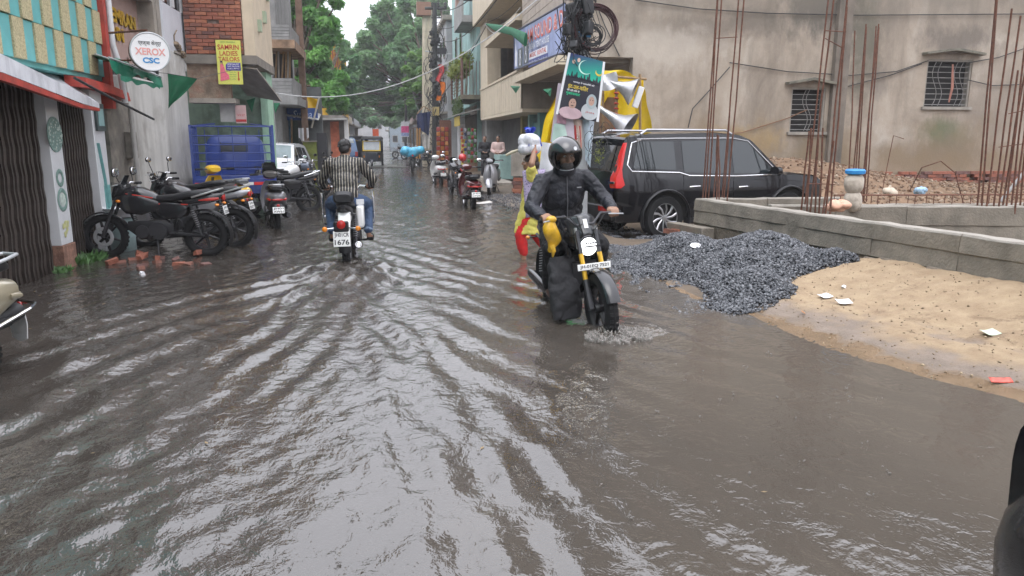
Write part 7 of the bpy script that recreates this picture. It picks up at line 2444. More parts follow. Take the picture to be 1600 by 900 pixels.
# broken bricks under the parked motorcycle
for i in range(18):
 x, y = -3.05 + random.gauss(0, .28), 10.55 + random.gauss(0, .22)
 if i > 12:
  x, y = -2.75 + random.gauss(0, .3), 10.0 + random.gauss(0, .12)
 w = random.uniform(.07, .17)
 b = MB().box((x, y, .0 + (.045 if i % 3 == 0 and i < 13 else 0)), (w, w * .6, .06), rz=random.random() * 3, rx=random.uniform(-.4, .4), ry=random.uniform(-.3, .3), j=.014)
 tag(b.build("broken_brick", M_brick[(0, 2, 3)[i % 3]], smooth=False), "orange red broken brick lying in the shallow water by the black motorcycle", "brick", "broken bricks under the parked motorcycle")
wpaper = MB().box((-2.93, 9.42, .015), (.05, .09, .03), rz=.4, j=.01)
tag(wpaper.build("floating_scrap", M_paper), "small white scrap floating in front of the broken bricks", "litter")

# ------------------------------------------------------------------ concrete pole with cables, posters and the loudspeaker cart
DP = 12.2
cp = thing("concrete_pole", "round grey concrete pole hung with cable coils and posters", "utility pole", gz(905, 340, -.1))
pb_, pt_ = gz(905, 352, -.12), at2(904, -60, DP)
base = at2(905, 330, DP)
MB().tube([(base.x, base.y, -.15), (base.x, base.y, 2.6), (base.x + .0, base.y, 6.5)], [.14, .12, .10], 14).build("pole", mat("pole_concrete", (.30, .31, .32), .8, var=.15, bump=.3), cp, True)
MB().torus((base.x, base.y, at2(905, 55, DP).z), (0, 0, 1), .125, .012, .05, 20, 6).build("blue_strap", mat("blue_strap", (.05, .25, .5), .5), cp, True)
MB().bx(base.x - .05, base.x + .01, base.y - .14, base.y - .12, at2(905, 72, DP).z, at2(905, 60, DP).z).build("red_sticker", M_sred, cp, True)
for (a, b_) in (((872, -8), (932, 0)), ((880, 22), (926, 24))):
 p, q = at2(*a, DP - .1), at2(*b_, DP - .1)
 MB().box((p + q) / 2, ((q - p).length, .08, .08)).build("steel_bracket", M_dark, cp, True)
for k, (px_, py_, w, h) in enumerate(((893, 18, .14, .24), (917, 10, .18, .24), (886, 46, .10, .18), (919, 44, .12, .2), (897, 70, .09, .12))):
 MB().box(at2(px_, py_, DP - .12 - .03 * k), (w, .14, h), rz=.2 * k, ry=.15 * (k - 2)).build("junction_box", mat("junction_box", (.018, .018, .02), .5, var=.3), cp, True, bevel=.02)
b = MB()
cc = at2(930, 45, DP - .05)
for i in range(16):
 r1 = random.uniform(.30, .37)
 ofs = Vector((random.uniform(-.03, .03), random.uniform(-.09, .09), random.uniform(-.03, .03)))
 b.torus(cc + ofs, Vector((random.uniform(-.12, .12), 1, random.uniform(-.12, .12))), r1, .009, .009, 30, 5)
b.build("cable_coil", mat("maroon_black_cable", (.045, .015, .017), .5, var=.5, vs=3), cp, True)["kind"] = "stuff"
b = MB()
for i in range(9):
 b.torus(at2(926, 58, DP - .12) + Vector((random.uniform(-.03, .03), random.uniform(-.06, .06), random.uniform(-.04, .04))), Vector((random.uniform(-.3, .3), 1, random.uniform(-.3, .3))), random.uniform(.12, .17), .008, .008, 22, 5)
b.build("cable_coil", M_wire, cp, True)["kind"] = "stuff"
b = MB()
for i in range(120):
 c = at2(random.gauss(902, 14), random.uniform(-20, 85), DP - .15 + random.uniform(-.1, .15))
 e = at2(random.gauss(905, 14), random.uniform(0, 110), DP - .15 + random.uniform(-.1, .15))
 m_ = (c + e) / 2 + Vector((random.uniform(-.2, .2), random.uniform(-.1, .1), random.uniform(-.3, 0)))
 b.tube([c, c.lerp(m_, .5) + Vector((0, 0, -.02)), m_, m_.lerp(e, .6), e], .007, 4)
b.build("loose_wires", M_wire, cp, True)["kind"] = "stuff"
b = MB()
for i in range(26):
 c = at2(random.uniform(922, 962), random.uniform(200, 262), DP - .35 + random.uniform(-.1, .15))
 a0, r1 = random.random() * 6, random.uniform(.04, .12)
 b.tube([c + Vector((r1 * math.cos(a0 + t * .6), .03 * math.sin(t), r1 * 1.4 * math.sin(a0 + t * .6))) for t in range(8)], .005, 4)
b.build("hanging_wires", M_wire, cp, True)["kind"] = "stuff"
leaf_mass("creeper_leaves", [(tuple(at2(936, 238, DP - .2)), (.1, .08, .2))], 90, .03, LEAF_POT, cp)

def quad_sheet(name, par, pts, dd, m, thick=.006, bend=.02):
 P = [at2(*p, dd) for p in pts]
 b = MB()
 f = lambda u, v: P[3].lerp(P[2], u).lerp(P[0].lerp(P[1], u), v) + Vector((0, bend * math.sin(u * 5 + v * 3), 0))
 b.grid(f, 10, 10)
 o = b.build(name, m, par, True)
 return o, f

ps = thing("festival_poster", "tilted green and black festival poster with two portraits tied on the concrete pole", "poster", at2(905, 184, DP - .25))
PQ = ((888, 82), (946, 97), (935, 191), (868, 178))
DD = DP - .25
PP = [at2(*p, DD) for p in PQ]
pf = lambda u, v, o=0.: PP[3].lerp(PP[2], u).lerp(PP[0].lerp(PP[1], u), v) + Vector((0, -o + .015 * math.sin(u * 5 + v * 3), 0))

def patch(name, uv, m, o, par=ps):
 b = MB()
 b.add([pf(u, v, o) for u, v in uv], [tuple(range(len(uv)))[::-1]])
 return b.build(name, m, par, True, smooth=False)

b = MB()
b.grid(lambda u, v: pf(u, v), 10, 10)
b.grid(lambda u, v: pf(u, v, -.012), 10, 10)
b.build("sheet", mat("poster_black", (.018, .018, .03), .4), ps, True)

def strip(name, u0, u1, v0, v1, m, o, nu=6, nv=6, par=ps):
 b = MB()
 b.grid(lambda u, v: pf(u0 + (u1 - u0) * u, v0 + (v1 - v0) * v, o), nu, nv)
 return b.build(name, m, par, True)

mgreen, nt, N, L, P = _new("poster_green_glow")
_tc = N.new("ShaderNodeTexCoord").outputs["Object"]
_sp = N.new("ShaderNodeSeparateXYZ")
L.new(_tc, _sp.inputs[0])
L.new(mixc(nt, ramp(nt, _sp.outputs[2], .55, .95), (.0, .42, .27), (.02, .03, .13)), P.inputs["Base Color"])
P.inputs["Roughness"].default_value = .4
strip("printed_sky", .06, .94, .64, 1.0, mgreen, .004, 10, 8)
strip("white_edge", 0, .06, 0, 1, M_paper, .004, 1, 10)
strip("white_edge", .94, 1, 0, 1, M_paper, .004, 1, 10)
sk_ = [(.06, .60)]
for i in range(23):
 u = .06 + .88 * i / 22
 hgt = (.66, .69, .67, .73, .665, .70, .75, .67)[i % 8] + .01 * math.sin(i * 5)
 sk_ += [(u, hgt - .02), (u + .012, hgt), (u + .03, hgt - .03)]
sk_ += [(.94, .60)]
patch("printed_skyline", [(min(u, .94), v) for u, v in sk_], MATS["poster_black"], .007)

def moon(cu, cv, r, thick, a0, a1, m):
 n = 20
 pts = [(cu + r * math.cos(a0 + (a1 - a0) * i / n), cv + r * .62 * math.sin(a0 + (a1 - a0) * i / n)) for i in range(n + 1)]
 inn = [(cu + (r - thick * math.sin(PI * i / n)) * math.cos(a0 + (a1 - a0) * i / n), cv + (r - thick * math.sin(PI * i / n)) * .62 * math.sin(a0 + (a1 - a0) * i / n)) for i in range(n, -1, -1)]
 b = MB()
 b.add([pf(u, v, .010) for u, v in pts + inn], [(i, i + 1, 2 * n - i, 2 * n + 1 - i)[::-1] for i in range(n)])
 return b.build("printed_crescent", m, ps, True, smooth=False)

moon(.50, .83, .18, .035, R(90), R(330), mat("mint_ink", (.5, .75, .65), .5))
moon(.86, .80, .09, .05, R(140), R(380), mat("gold_ink", (.6, .45, .06), .5))
for u, v in ((.18, .88), (.30, .92)):
 patch("printed_lantern", [(u + .04 * math.cos(a), v + .035 * math.sin(a)) for a in [2 * PI * i / 10 for i in range(10)]], mat("lantern_ink", (.62, .42, .33), .5), .009)
uu = (pf(.9, .5) - pf(.1, .5)).normalized()
vv = (pf(.5, .9) - pf(.5, .1)).normalized()
for tx, u, v, w, h, m_ in (("समस्त देशवासियों को", .52, .565, .42, .035, M_paper), ("ईद-उल-फितर", .40, .49, .40, .085, MATS["gold_ink"]), ("की तहे दिल से", .30, .425, .25, .04, M_paper), ("मुबारकबाद", .31, .365, .28, .05, mat("poster_green_ink", (.02, .45, .22), .5))):
 text(tx, pf(u, v, .012), uu, vv, w * .8, h, m_, ps, bold=.02, world=True)
M_pskin = mat("printed_skin", (.45, .28, .22), .5)

def blob(name, cu, cv, ru, rv, m, o):
 return patch(name, [(cu + ru * math.cos(2 * PI * i / 18), cv + rv * math.sin(2 * PI * i / 18)) for i in range(18)], m, o)

blob("printed_shoulders", .33, .06, .27, .10, mat("printed_pink_shirt", (.5, .35, .38), .5), .008)
blob("printed_hair", .34, .255, .105, .085, M_ink, .009)
blob("printed_face", .34, .215, .085, .085, M_pskin, .011)
patch("printed_moustache", [(.29, .185), (.34, .195), (.39, .185), (.34, .178)], M_ink, .014)
blob("printed_robe", .76, .14, .20, .14, mat("printed_grey_robe", (.45, .47, .49), .5), .008)
blob("printed_headscarf", .77, .31, .125, .12, mat("printed_grey_scarf", (.34, .40, .42), .5), .010)
blob("printed_face", .765, .315, .07, .075, M_pskin, .013)
for u0 in (.34, .765):
 for du in (-.03, .03):
  blob("printed_eye", u0 + du, .235 if u0 < .5 else .33, .013, .007, M_ink, .016)
 patch("printed_mouth", [(u0 - .02, .17 if u0 < .5 else .285), (u0 + .02, .17 if u0 < .5 else .285), (u0, .163 if u0 < .5 else .278)], mat("printed_lip", (.3, .1, .08), .5), .016)
text("JMM", pf(.76, .12, .012), uu, vv, .14, .03, M_sred, ps, "red_print", world=True)
ps2 = thing("faded_poster", "faded pink and mint poster hanging behind the festival poster", "poster", at2(878, 228, DP - .15))
quad_sheet("sheet", ps2, ((872, 130), (905, 136), (898, 232), (860, 222)), DP - .14, mat("faded_pink_poster", (.50, .42, .48), .5, var=.15, vs=3))
quad_sheet("mint_patch", ps2, ((866, 193), (888, 196), (884, 226), (862, 222)), DP - .155, mat("faded_mint", (.42, .56, .50), .5))
quad_sheet("rose_patch", ps2, ((872, 172), (886, 174), (884, 194), (870, 192)), DP - .157, mat("faded_rose", (.48, .26, .33), .5))
ps3 = thing("red_white_poster", "narrow red and white lettered strip on the concrete pole above the helmet", "poster", at2(902, 232, DP - .15))
quad_sheet("sheet", ps3, ((896, 186), (910, 188), (909, 232), (896, 230)), DP - .16, mat("strip_skin", (.45, .33, .28), .5, var=.3, vs=8))
quad_sheet("red_band", ps3, ((897, 196), (901, 196), (901, 230), (897, 230)), DP - .165, M_sred)
quad_sheet("red_band", ps3, ((904, 197), (908, 197), (908, 231), (904, 231)), DP - .165, M_sred)
text("SAHIL", at2(902.5, 214, DP - .17), (0, 0, 1), (-1, 0, 0), .3, .03, M_paper, ps3, world=True)
ps4 = thing("pale_blue_poster", "crumpled pale blue and white poster dangling by the vehicle's rear window", "poster", at2(917, 240, DP - .15))
quad_sheet("sheet", ps4, ((911, 186), (930, 190), (921, 262), (908, 236)), DP - .13, mat("pale_blue_paper", (.46, .54, .62), .5, var=.2, vs=9), bend=.05)
# party cloth behind the rider
pc = thing("party_banner", "hanging cloth banner with white and green halves and a red mark behind the rider", "banner", at2(870, 320, 11.4))
quad_sheet("white_half", pc, ((847, 222), (872, 226), (868, 345), (838, 338)), 11.4, mat("white_cloth", (.62, .62, .66), .8), bend=.05)
quad_sheet("green_half", pc, ((872, 226), (900, 230), (896, 350), (868, 345)), 11.4, mat("bright_green_cloth", (.03, .40, .10), .7), bend=.03)
quad_sheet("red_mark", pc, ((882, 235), (893, 236), (893, 246), (881, 245)), 11.36, M_sred, bend=.0)

# loudspeaker cart under a yellow tarpaulin
DC = 15.4
M_ytarp = mat("yellow_tarpaulin", (.68, .47, .005), .35, var=.12, vs=4, bump=.4, bs=7)
lc = thing("loudspeaker_cart", "cart carrying loudspeaker horns on a wooden frame behind the black vehicle", "cart", at2(975, 300, DC))
p0, p1 = at2(940, 205, DC + .2), at2(1003, 130, DC + .2)
MB().bx(p0.x, p1.x, p0.y, p0.y + .9, .5, .62).build("cart_bed", M_wood, lc, True)
MB().bx(p0.x + .1, p1.x - .1, p0.y + .5, p0.y + .55, .62, p1.z - .25).build("back_board", mat("brown_board", (.16, .09, .05), .8, var=.4, vs=4), lc, True)
for px_ in (942, 963, 1000):
 MB().tube([at2(px_, 330, DC), at2(px_, 116, DC)], .03, 8).build("frame_post", M_wood, lc, True)
MB().tube([at2(936, 118, DC), at2(1010, 124, DC)], .025, 8).build("frame_beam", M_wood, lc, True)
for i in range(10):
 c = at2(963, 130 + i * 8, DC)
 MB().torus(c, (.2, .1, 1), .042, .01, .014, 12, 5).build("red_binding", mat("red_binding", (.5, .03, .02), .6), lc, True)
for s in (-1, 1):
 MB().torus((p0.x + .45 + s * .0, p0.y + .45 + s * .4, .32), (0, 1, 0), .30, .03, .03, 28, 6).build("wheel", M_rubber, lc, True)
M_horn = mat("aluminium_horn", (.42, .42, .43), .35, .7, var=.2, vs=8)
for (a, b_, rr_, nm) in (((952, 128), (986, 142), .27, "upper"), ((938, 170), (984, 186), .31, "lower")):
 A_, B_ = at2(*a, DC - .25), at2(*b_, DC - .35)
 ax = (B_ - A_).normalized()
 ln = (B_ - A_).length
 if nm == "lower":
  ax = (ax + Vector((0, -.25, -.35))).normalized()
 h = MB()
 h.lathe([(.05, -.12), (.06, 0), (.055, .05), (.07, ln * .3), (.10, ln * .55), (.16, ln * .8), (rr_, ln * 1.1), (rr_ + .012, ln * 1.12), (rr_ - .01, ln * 1.1), (.15, ln * .8), (.05, ln * .4)], A_, ax, 28)
 h.build("horn_speaker", M_horn, lc, True)
tl_ = MB().box(at2(997, 152, DC - .3), (.12, .06, .42), ry=R(18))
tl_.build("white_tube_lamp", M_white, lc, True, bevel=.01)
yt = thing("yellow_tarpaulin", "bright yellow tarpaulin draped over the loudspeaker cart", "tarpaulin", at2(1000, 205, DC))
TP = [[(935, 112), (935, 150), (938, 175)], [(958, 109), (960, 118), (962, 130)], [(985, 113), (988, 132), (990, 150)], [(1002, 127), (1003, 160), (1000, 206)], [(1010, 150), (1013, 175), (1019, 206)]]

def tarp(u, v):
 U, Vv = u * (len(TP) - 1), v * 2
 i, j = min(int(U), len(TP) - 2), min(int(Vv), 1)
 fu, fv = U - i, Vv - j
 g = lambda a, b_: at2(*TP[a][b_], DC + (.55 if a < 2 else .35 - .2 * a + .5))
 p = g(i, j).lerp(g(i + 1, j), fu).lerp(g(i, j + 1).lerp(g(i + 1, j + 1), fu), fv)
 return p + Vector((0, .05 * math.sin(u * 13 + v * 6), .015 * math.sin(u * 21)))

b = MB()
b.grid(tarp, 24, 12)
b.build("drape", M_ytarp, yt, True)
b = MB()
b.grid(lambda u, v: at2(944 + 62 * u, 116 + 8 * u + 92 * v, DC + .75) + Vector((0, .06 * math.sin(u * 9), 0)), 14, 10)
b.build("back_drape", M_ytarp, yt, True)
b = MB()
P = [at2(*p, DC - .35) for p in ((932, 120), (962, 112), (967, 135), (935, 140))]
b.grid(lambda u, v: P[3].lerp(P[2], u).lerp(P[0].lerp(P[1], u), v) + Vector((0, .05 * math.sin(u * 8 + v * 4), -.05 * math.sin(u * PI) * (1 - v))), 10, 6)
b.build("white_lining", mat("white_lining", (.6, .6, .62), .6), yt, True)
yl = thing("yellow_cloth", "bright yellow cloth trailing down behind the posters towards the woman", "cloth", at2(850, 320, 13))
YC = [[(872, 142), (880, 150)], [(855, 180), (874, 190)], [(846, 215), (868, 225)], [(840, 245), (864, 245)], [(846, 280), (864, 278)], [(847, 330), (856, 322)]]
b = MB()

def yfn(u, v):
 Vv = v * (len(YC) - 1)
 j = min(int(Vv), len(YC) - 2)
 f = Vv - j
 a = at2(*YC[j][0], 12.9).lerp(at2(*YC[j + 1][0], 12.9), f)
 c = at2(*YC[j][1], 12.9).lerp(at2(*YC[j + 1][1], 12.9), f)
 return a.lerp(c, u) + Vector((.01 * math.sin(v * 19), .06 * math.sin(u * 10 + v * 5), 0))

b.grid(yfn, 10, 30)
b.build("drape", M_ytarp, yl, True)
fgp = MB()
P0, P1, P2 = at2(848, 140, 16), at2(862, 138, 16), at2(860, 152, 16)
fgp.add([P0, P1, P2, (P0 + P1) / 2 + Vector((0, -.05, -.08))], [(0, 3, 2), (1, 2, 3), (0, 1, 3)])
tag(fgp.build("green_flag", M_green), "small green flag in the shade of the porch behind the festival poster", "flag")
# ------------------------------------------------------------------ people
M_skin = mat("brown_skin", (.27, .145, .09), .5, var=.08, vs=9)
M_hair = mat("black_hair", (.012, .010, .010), .45, var=.3, vs=60, bump=.4, bs=120)
M_eye = mat("eye_white", (.7, .68, .65), .2)
M_iris = mat("dark_iris", (.02, .012, .008), .15)

def limb(b, pts, rs, n=12):
 pts = [Vector(p) for p in pts]
 for i in range(len(pts) - 1):
  b.tube([pts[i], pts[i + 1]], [rs[i], rs[i + 1]], n)
 for p, r in zip(pts, rs):
  b.ell(p, (r, r, r), n, 8)

def skinmesh(b, name, m, par, voxel, smooth=4):
 o = b.build(name, m, par)
 r = o.modifiers.new("remesh", 'REMESH')
 r.mode = 'VOXEL'
 r.voxel_size = voxel
 r.use_smooth_shade = True
 s = o.modifiers.new("smooth", 'SMOOTH')
 s.factor = .5
 s.iterations = smooth
 return o

def wrinkle(o, strength, size):
 """folds of cloth as real relief"""
 tx = bpy.data.textures.new("folds", 'CLOUDS')
 tx.noise_scale = size
 tx.noise_depth = 2
 tx.noise_type = 'HARD_NOISE'
 d = o.modifiers.new("folds", 'DISPLACE')
 d.texture = tx
 d.strength = strength
 d.mid_level = .35
 d.texture_coords = 'LOCAL'
 return o

def head_shape(b, c, rot):
 c = Vector(c)
 T = lambda p: c + rot @ Vector(p)
 b.ell(T((0, -.012, .03)), (.074, .092, .085), 16, 10, 2.1, rot)
 b.ell(T((0, .022, -.045)), (.058, .065, .062), 14, 8, 2.1, rot)
 b.ell(T((0, .052, -.085)), (.032, .028, .024), 10, 6, 2, rot)
 limb(b, [T((0, .083, .022)), T((0, .103, -.018))], [.010, .015], 8)
 b.ell(T((0, .098, -.022)), (.020, .014, .010), 8, 6, 2, rot)
 b.ell(T((0, .070, .042)), (.055, .020, .012), 10, 6, 2, rot)
 b.ell(T((0, .080, -.052)), (.027, .012, .008), 10, 6, 2, rot)
 b.ell(T((0, .079, -.064)), (.024, .012, .008), 10, 6, 2, rot)
 for s in (-1, 1):
  b.ell(T((s * .076, -.005, -.005)), (.010, .022, .034), 8, 8, 2, rot)
  b.ell(T((s * .045, .055, -.02)), (.026, .026, .026), 8, 6, 2, rot)

def face_bits(par, c, rot):
 c = Vector(c)
 for s in (-1, 1):
  e = MB().ell(c + rot @ Vector((s * .031, .073, .018)), (.013, .010, .0085), 10, 8, 2, rot).build("eye", M_eye, par)
  MB().ell(c + rot @ Vector((s * .031, .081, .018)), (.006, .004, .006), 8, 6, 2, rot).build("iris", M_iris, e)
  MB().tube([c + rot @ Vector((s * .014, .088, .044)), c + rot @ Vector((s * .034, .088, .050)), c + rot @ Vector((s * .052, .072, .044))], [.004, .005, .003], 6).build("eyebrow", M_hair, par)

def grip_hand(b, c, u, back, down, s):
 """a fist closed round a bar: c bar centre, u along the bar (outwards), back towards the wrist"""
 c, u, back, down = Vector(c), Vector(u).normalized(), Vector(back).normalized(), Vector(down).normalized()
 for i, (o, ln) in enumerate(((.034, 1.), (.012, 1.08), (-.011, 1.02), (-.033, .88))):
  k = c - u * o * 1.0
  r = .033
  pts = []
  for a in (-95, -35, 25, 85, 140, 185):
   a = R(a) * ln
   # start at the back of the bar, over the top, round the front, underneath
   pts.append(k - back * (r * math.sin(a)) - down * (r * math.cos(a)) + back * .004)
  limb(b, pts, [.0125, .0125, .0115, .011, .010, .009], 8)
 palm = c + back * .045 - down * .018
 b.ell(palm, (.040, .040, .026), 10, 8)
 limb(b, [palm - u * .03, palm + u * .03], [.024, .022], 8)
 th = c - u * .052
 limb(b, [palm - u * .03, th + back * .02 - down * .02, th - back * .02 + down * .012], [.015, .0125, .010], 8)

def open_hand(b, wrist, d, n, side):
 """palm and five bent fingers; d points to the finger tips, n out of the palm, side towards the thumb"""
 w, d, n, side = Vector(wrist), Vector(d).normalized(), Vector(n).normalized(), Vector(side).normalized()
 limb(b, [w, w + d * .03], [.026, .030], 10)
 for k in (-.022, 0, .022):
  limb(b, [w + d * .02 + side * k, w + d * .085 + side * k * 1.3], [.018, .015], 8)
 for k, ln in ((.030, .070), (.010, .080), (-.010, .074), (-.030, .058)):
  a = w + d * .09 + side * k
  limb(b, [a, a + d * ln * .45 + n * .006 + side * k * .2, a + d * ln * .8 + n * .022 + side * k * .3, a + d * ln + n * .036 + side * k * .3], [.0105, .010, .009, .0075], 8)
 limb(b, [w + d * .02 + side * .024, w + d * .055 + side * .052 + n * .012, w + d * .085 + side * .060 + n * .028], [.015, .012, .009], 8)

def build_person(t, J, hands, voxel=.008, female=False):
 """one continuous body from joints: hip, chest, neck, head (centre, rotation), shoulders, elbows, wrists, knees, ankles, toes"""
 b = MB()
 hip, chest, neck = Vector(J["hip"]), Vector(J["chest"]), Vector(J["neck"])
 rot = J.get("torso_rot", Matrix.Identity(3))
 b.ell(hip, (.15, .11, .12), 16, 10, 2.2, rot)
 b.ell(hip.lerp(chest, .45), (.135, .10, .15), 16, 10, 2.2, rot)
 b.ell(chest, (.16, .105, .16), 16, 10, 2.3, rot)
 limb(b, [chest + (neck - chest) * .5, neck, Vector(J["head"][0]) - Vector((0, 0, .06))], [.075, .056, .052])
 for k, s in enumerate((-1, 1)):
  limb(b, [chest.lerp(neck, .45), J["sh"][k]], [.08, .060])
  limb(b, [J["sh"][k], J["el"][k], Vector(J["el"][k]).lerp(Vector(J["wr"][k]), .35), J["wr"][k]], [.056, .043, .042, .027])
  hp = hip + rot @ Vector((s * .09, 0, -.03))
  limb(b, [hp, J["kn"][k], Vector(J["kn"][k]).lerp(Vector(J["an"][k]), .3), J["an"][k]], [.088, .058, .058, .036])
  a, to = Vector(J["an"][k]), Vector(J["toe"][k])
  limb(b, [a + Vector((0, 0, -.035)), a.lerp(to, .5) + Vector((0, 0, -.02)), to], [.036, .034, .024], 8)
  for q in range(5):
   side = (to - a).cross(Vector((0, 0, 1))).normalized()
   limb(b, [to + side * (q - 2) * .015, to + (to - a).normalized() * (.035 - .004 * q) + side * (q - 2) * .017 + Vector((0, 0, -.006))], [.012, .009], 6)
 head_shape(b, *J["head"])
 for h in hands:
  h(b)
 return skinmesh(b, "body", M_skin, t, voxel)

def sleeve(b, J, k, r0, r1, r2, to=1.):
 e, w = Vector(J["el"][k]), Vector(J["wr"][k])
 limb(b, [J["sh"][k], Vector(J["sh"][k]).lerp(e, .5), e, e.lerp(w, .5 * to), e.lerp(w, .96 * to)], [r0, (r0 + r1) * .52, r1, (r1 + r2) * .52, r2])

def place(o, loc, h, roll=0.):
 o.location = loc
 o.rotation_euler = (0, roll, h)
 WM[o.name] = Matrix.Translation(Vector(loc)) @ Matrix.Rotation(h, 4, 'Z') @ Matrix.Rotation(roll, 4, 'Y')
 return o

# ============ the rider coming towards the camera
BL, BH, BR = (1.74, 6.60, -.12), R(185), R(4.5)
M_fork = mat("gold_fork", (.62, .36, .02), .3, .4, coat=.3)
bike = motorbike("motorcycle", "black roadster with lit round headlight and golden forks splashing through the water", (0, 0, 0), 0, dict(head="round", inds=(1, 2), lamp_z=.815, fork=M_fork, spokes=5, tw=.11, R=.31, bar=M_dark, mirrors=False, grab=False, stand=False, engine=M_dark, exh=1, gx=.37, bar_z=1.06,
 lens=mat("lit_headlamp", (.8, .82, .85), .2, emit=((1, 1, 1), 2.0)), muf=M_gloss, fender=M_gloss))
place(bike, BL, BH, BR)
b = MB()
b.grid(lambda u, v: ((u - .5) * (.25 + .02 * v), .44 - .40 * (u - .5) ** 2 - .10 * v, (.90 + .19 * v - .06 * v * (2 * u - 1) ** 2)), 14, 6)
co = b.build("headlight_cowl", mat("grey_black_cowl", (.03, .032, .036), .3, coat=.5), bike)
so = co.modifiers.new("thickness", 'SOLIDIFY')
so.thickness = .008
text("1", (0, .405, 1.01), (-1, 0, 0), Vector((0, -.5, 1)), .038, .085, M_paper, co, "number_one", bold=.02)
b = MB()
b.box((0, .545, .83), (.15, .006, .012), rx=0)
for i in range(6):
 b.box((-.05 + .02 * i, 0.540, .86 - .004 * (i % 2)), (.014, .012, .012))
b.build("lens_pattern", M_dark, bike)["kind"] = "stuff"
plate(bike, (0, .565, .66), .30, .055, R(8), ("JH-01EQ 7521",), facing=1)
for s in (-1, 1):
 MB().tube([(s * .085, .42, .80), (s * .095, .40, .98)], .014, 6).build("lamp_bracket", M_steel, bike)
 MB().lofty([(-.05, .78, .01, .05, s * .15), (.2, .80, .02, .09, s * .17), (.32, .78, .01, .05, s * .15)], 10).build("tank_shroud", M_gloss, bike)
# radiator and small lower parts visible from the front
MB().box((0, .30, .56), (.22, .05, .20)).build("oil_cooler", M_dark, bike)

rider = thing("person", "rider in a black rain jacket and open visor helmet steering through the flood", "person", BL)
place(rider, BL, BH, BR)
I3 = Matrix.Identity(3)
lean = Matrix.Rotation(R(-8), 3, 'X')
hd = Matrix.Rotation(R(-10), 3, 'X')
gz1 = 1.06
J = dict(hip=(0, -.30, .90), chest=(0, -.16, 1.25), neck=(0, -.09, 1.44), head=((0, -.03, 1.575), hd), torso_rot=lean,
         sh=[(-.205, -.11, 1.365), (.205, -.11, 1.365)], el=[(-.36, .0, 1.15), (.37, .0, 1.15)], wr=[(-.325, .235, 1.085), (.33, .235, 1.085)],
         kn=[(-.235, .12, .76), (.235, .12, .76)], an=[(-.215, -.05, .40), (.215, -.05, .40)], toe=[(-.225, .10, .335), (.225, .10, .335)])
hands = [lambda b, s=s: grip_hand(b, (s * .315, .285, gz1 + .002), (s, -.1, 0), (0, -1, .25), (0, -.1, -1), s) for s in (-1, 1)]
body = build_person(rider, J, hands, .0075)
face_bits(rider, *J["head"])
# beard and greyish face cloth below the nose
b = MB()
c, rt_ = Vector(J["head"][0]), hd
b.ell(c + rt_ @ Vector((0, .048, -.072)), (.056, .050, .042), 14, 10, 2.2, rt_)
b.build("beard", mat("grey_beard", (.10, .085, .08), .9, var=.4, vs=90, bump=.5, bs=200), rider)
M_jacket = mat("black_rain_jacket", (.020, .021, .027), .50, var=.25, vs=7, bump=.75, bs=16, spec=.3)
b = MB()
b.ell((0, -.30, .92), (.20, .17, .17), 18, 10, 2.4, lean)
b.ell((0, -.24, 1.08), (.195, .15, .20), 18, 10, 2.4, lean)
b.ell((0, -.17, 1.25), (.215, .145, .19), 18, 10, 2.5, lean)
limb(b, [(-.17, -.13, 1.36), (0, -.12, 1.39), (.17, -.13, 1.36)], [.085, .10, .085])
limb(b, [(0, -.12, 1.40), (0, -.08, 1.475)], [.10, .080])
for k in (0, 1):
 sleeve(b, J, k, .080, .066, .048)
 e, w = Vector(J["el"][k]), Vector(J["wr"][k])
 for q in (.25, .5, .75):   # creases of loose cloth
  m_ = e.lerp(w, q)
  b.ell(m_, (.060 - .012 * q, .03, .060 - .012 * q), 10, 6)
 for q in (.35, .6, .85):
  m_ = Vector(J["sh"][k]).lerp(e, q)
  b.ell(m_, (.05, .076 - .01 * q, .076 - .01 * q), 10, 6)
jk = skinmesh(b, "rain_jacket", M_jacket, rider, .009, 2)
wrinkle(jk, .028, .12)
MB().tube([(0, -.02, 1.42), (.002, -.025, 1.30), (0, -.045, 1.15), (0, -.09, .98)], .005, 6).build("zip", mat("zip_grey", (.12, .12, .13), .4), jk)
MB().box((-.115, -.032, 1.285), (.045, .004, .010)).build("chest_badge", mat("badge_grey", (.3, .3, .32), .5), jk)
b = MB()
b.torus((0, -.085, 1.455), (0, .3, 1), .085, .022, .035, 24, 8)
b.build("collar", M_jacket, jk)
M_trs = mat("black_trousers", (.012, .012, .014), .65, var=.25, vs=8, bump=.6, bs=25, spec=.25)
b = MB()
b.ell((0, -.30, .86), (.19, .16, .12), 16, 10, 2.3)
for k, s in enumerate((-1, 1)):
 limb(b, [(s * .10, -.27, .86), (s * .19, -.05, .82), J["kn"][k], Vector(J["kn"][k]).lerp(Vector(J["an"][k]), .5), Vector(J["an"][k]) + Vector((0, 0, .02))], [.115, .105, .088, .085, .075])
wrinkle(skinmesh(b, "trousers", M_trs, rider, .010, 2), .025, .10)
for k, s in enumerate((-1, 1)):
 b = MB()
 a, to = Vector(J["an"][k]), Vector(J["toe"][k])
 b.ell(a.lerp(to, .45) + Vector((0, 0, -.035)), (.05, .13, .045), 12, 8, 2.6, Matrix.Rotation(R(-8), 3, 'X'))
 b.ell(a + Vector((0, -.01, -.02)), (.048, .055, .06), 12, 8)
 sh_ = b.build("shoe", mat("brown_shoe", (.10, .045, .03), .4, var=.2), rider)
 MB().ell(a.lerp(to, .45) + Vector((0, 0, -.075)), (.052, .135, .016), 12, 6, 3, Matrix.Rotation(R(-8), 3, 'X')).build("sole", M_rubber, sh_)
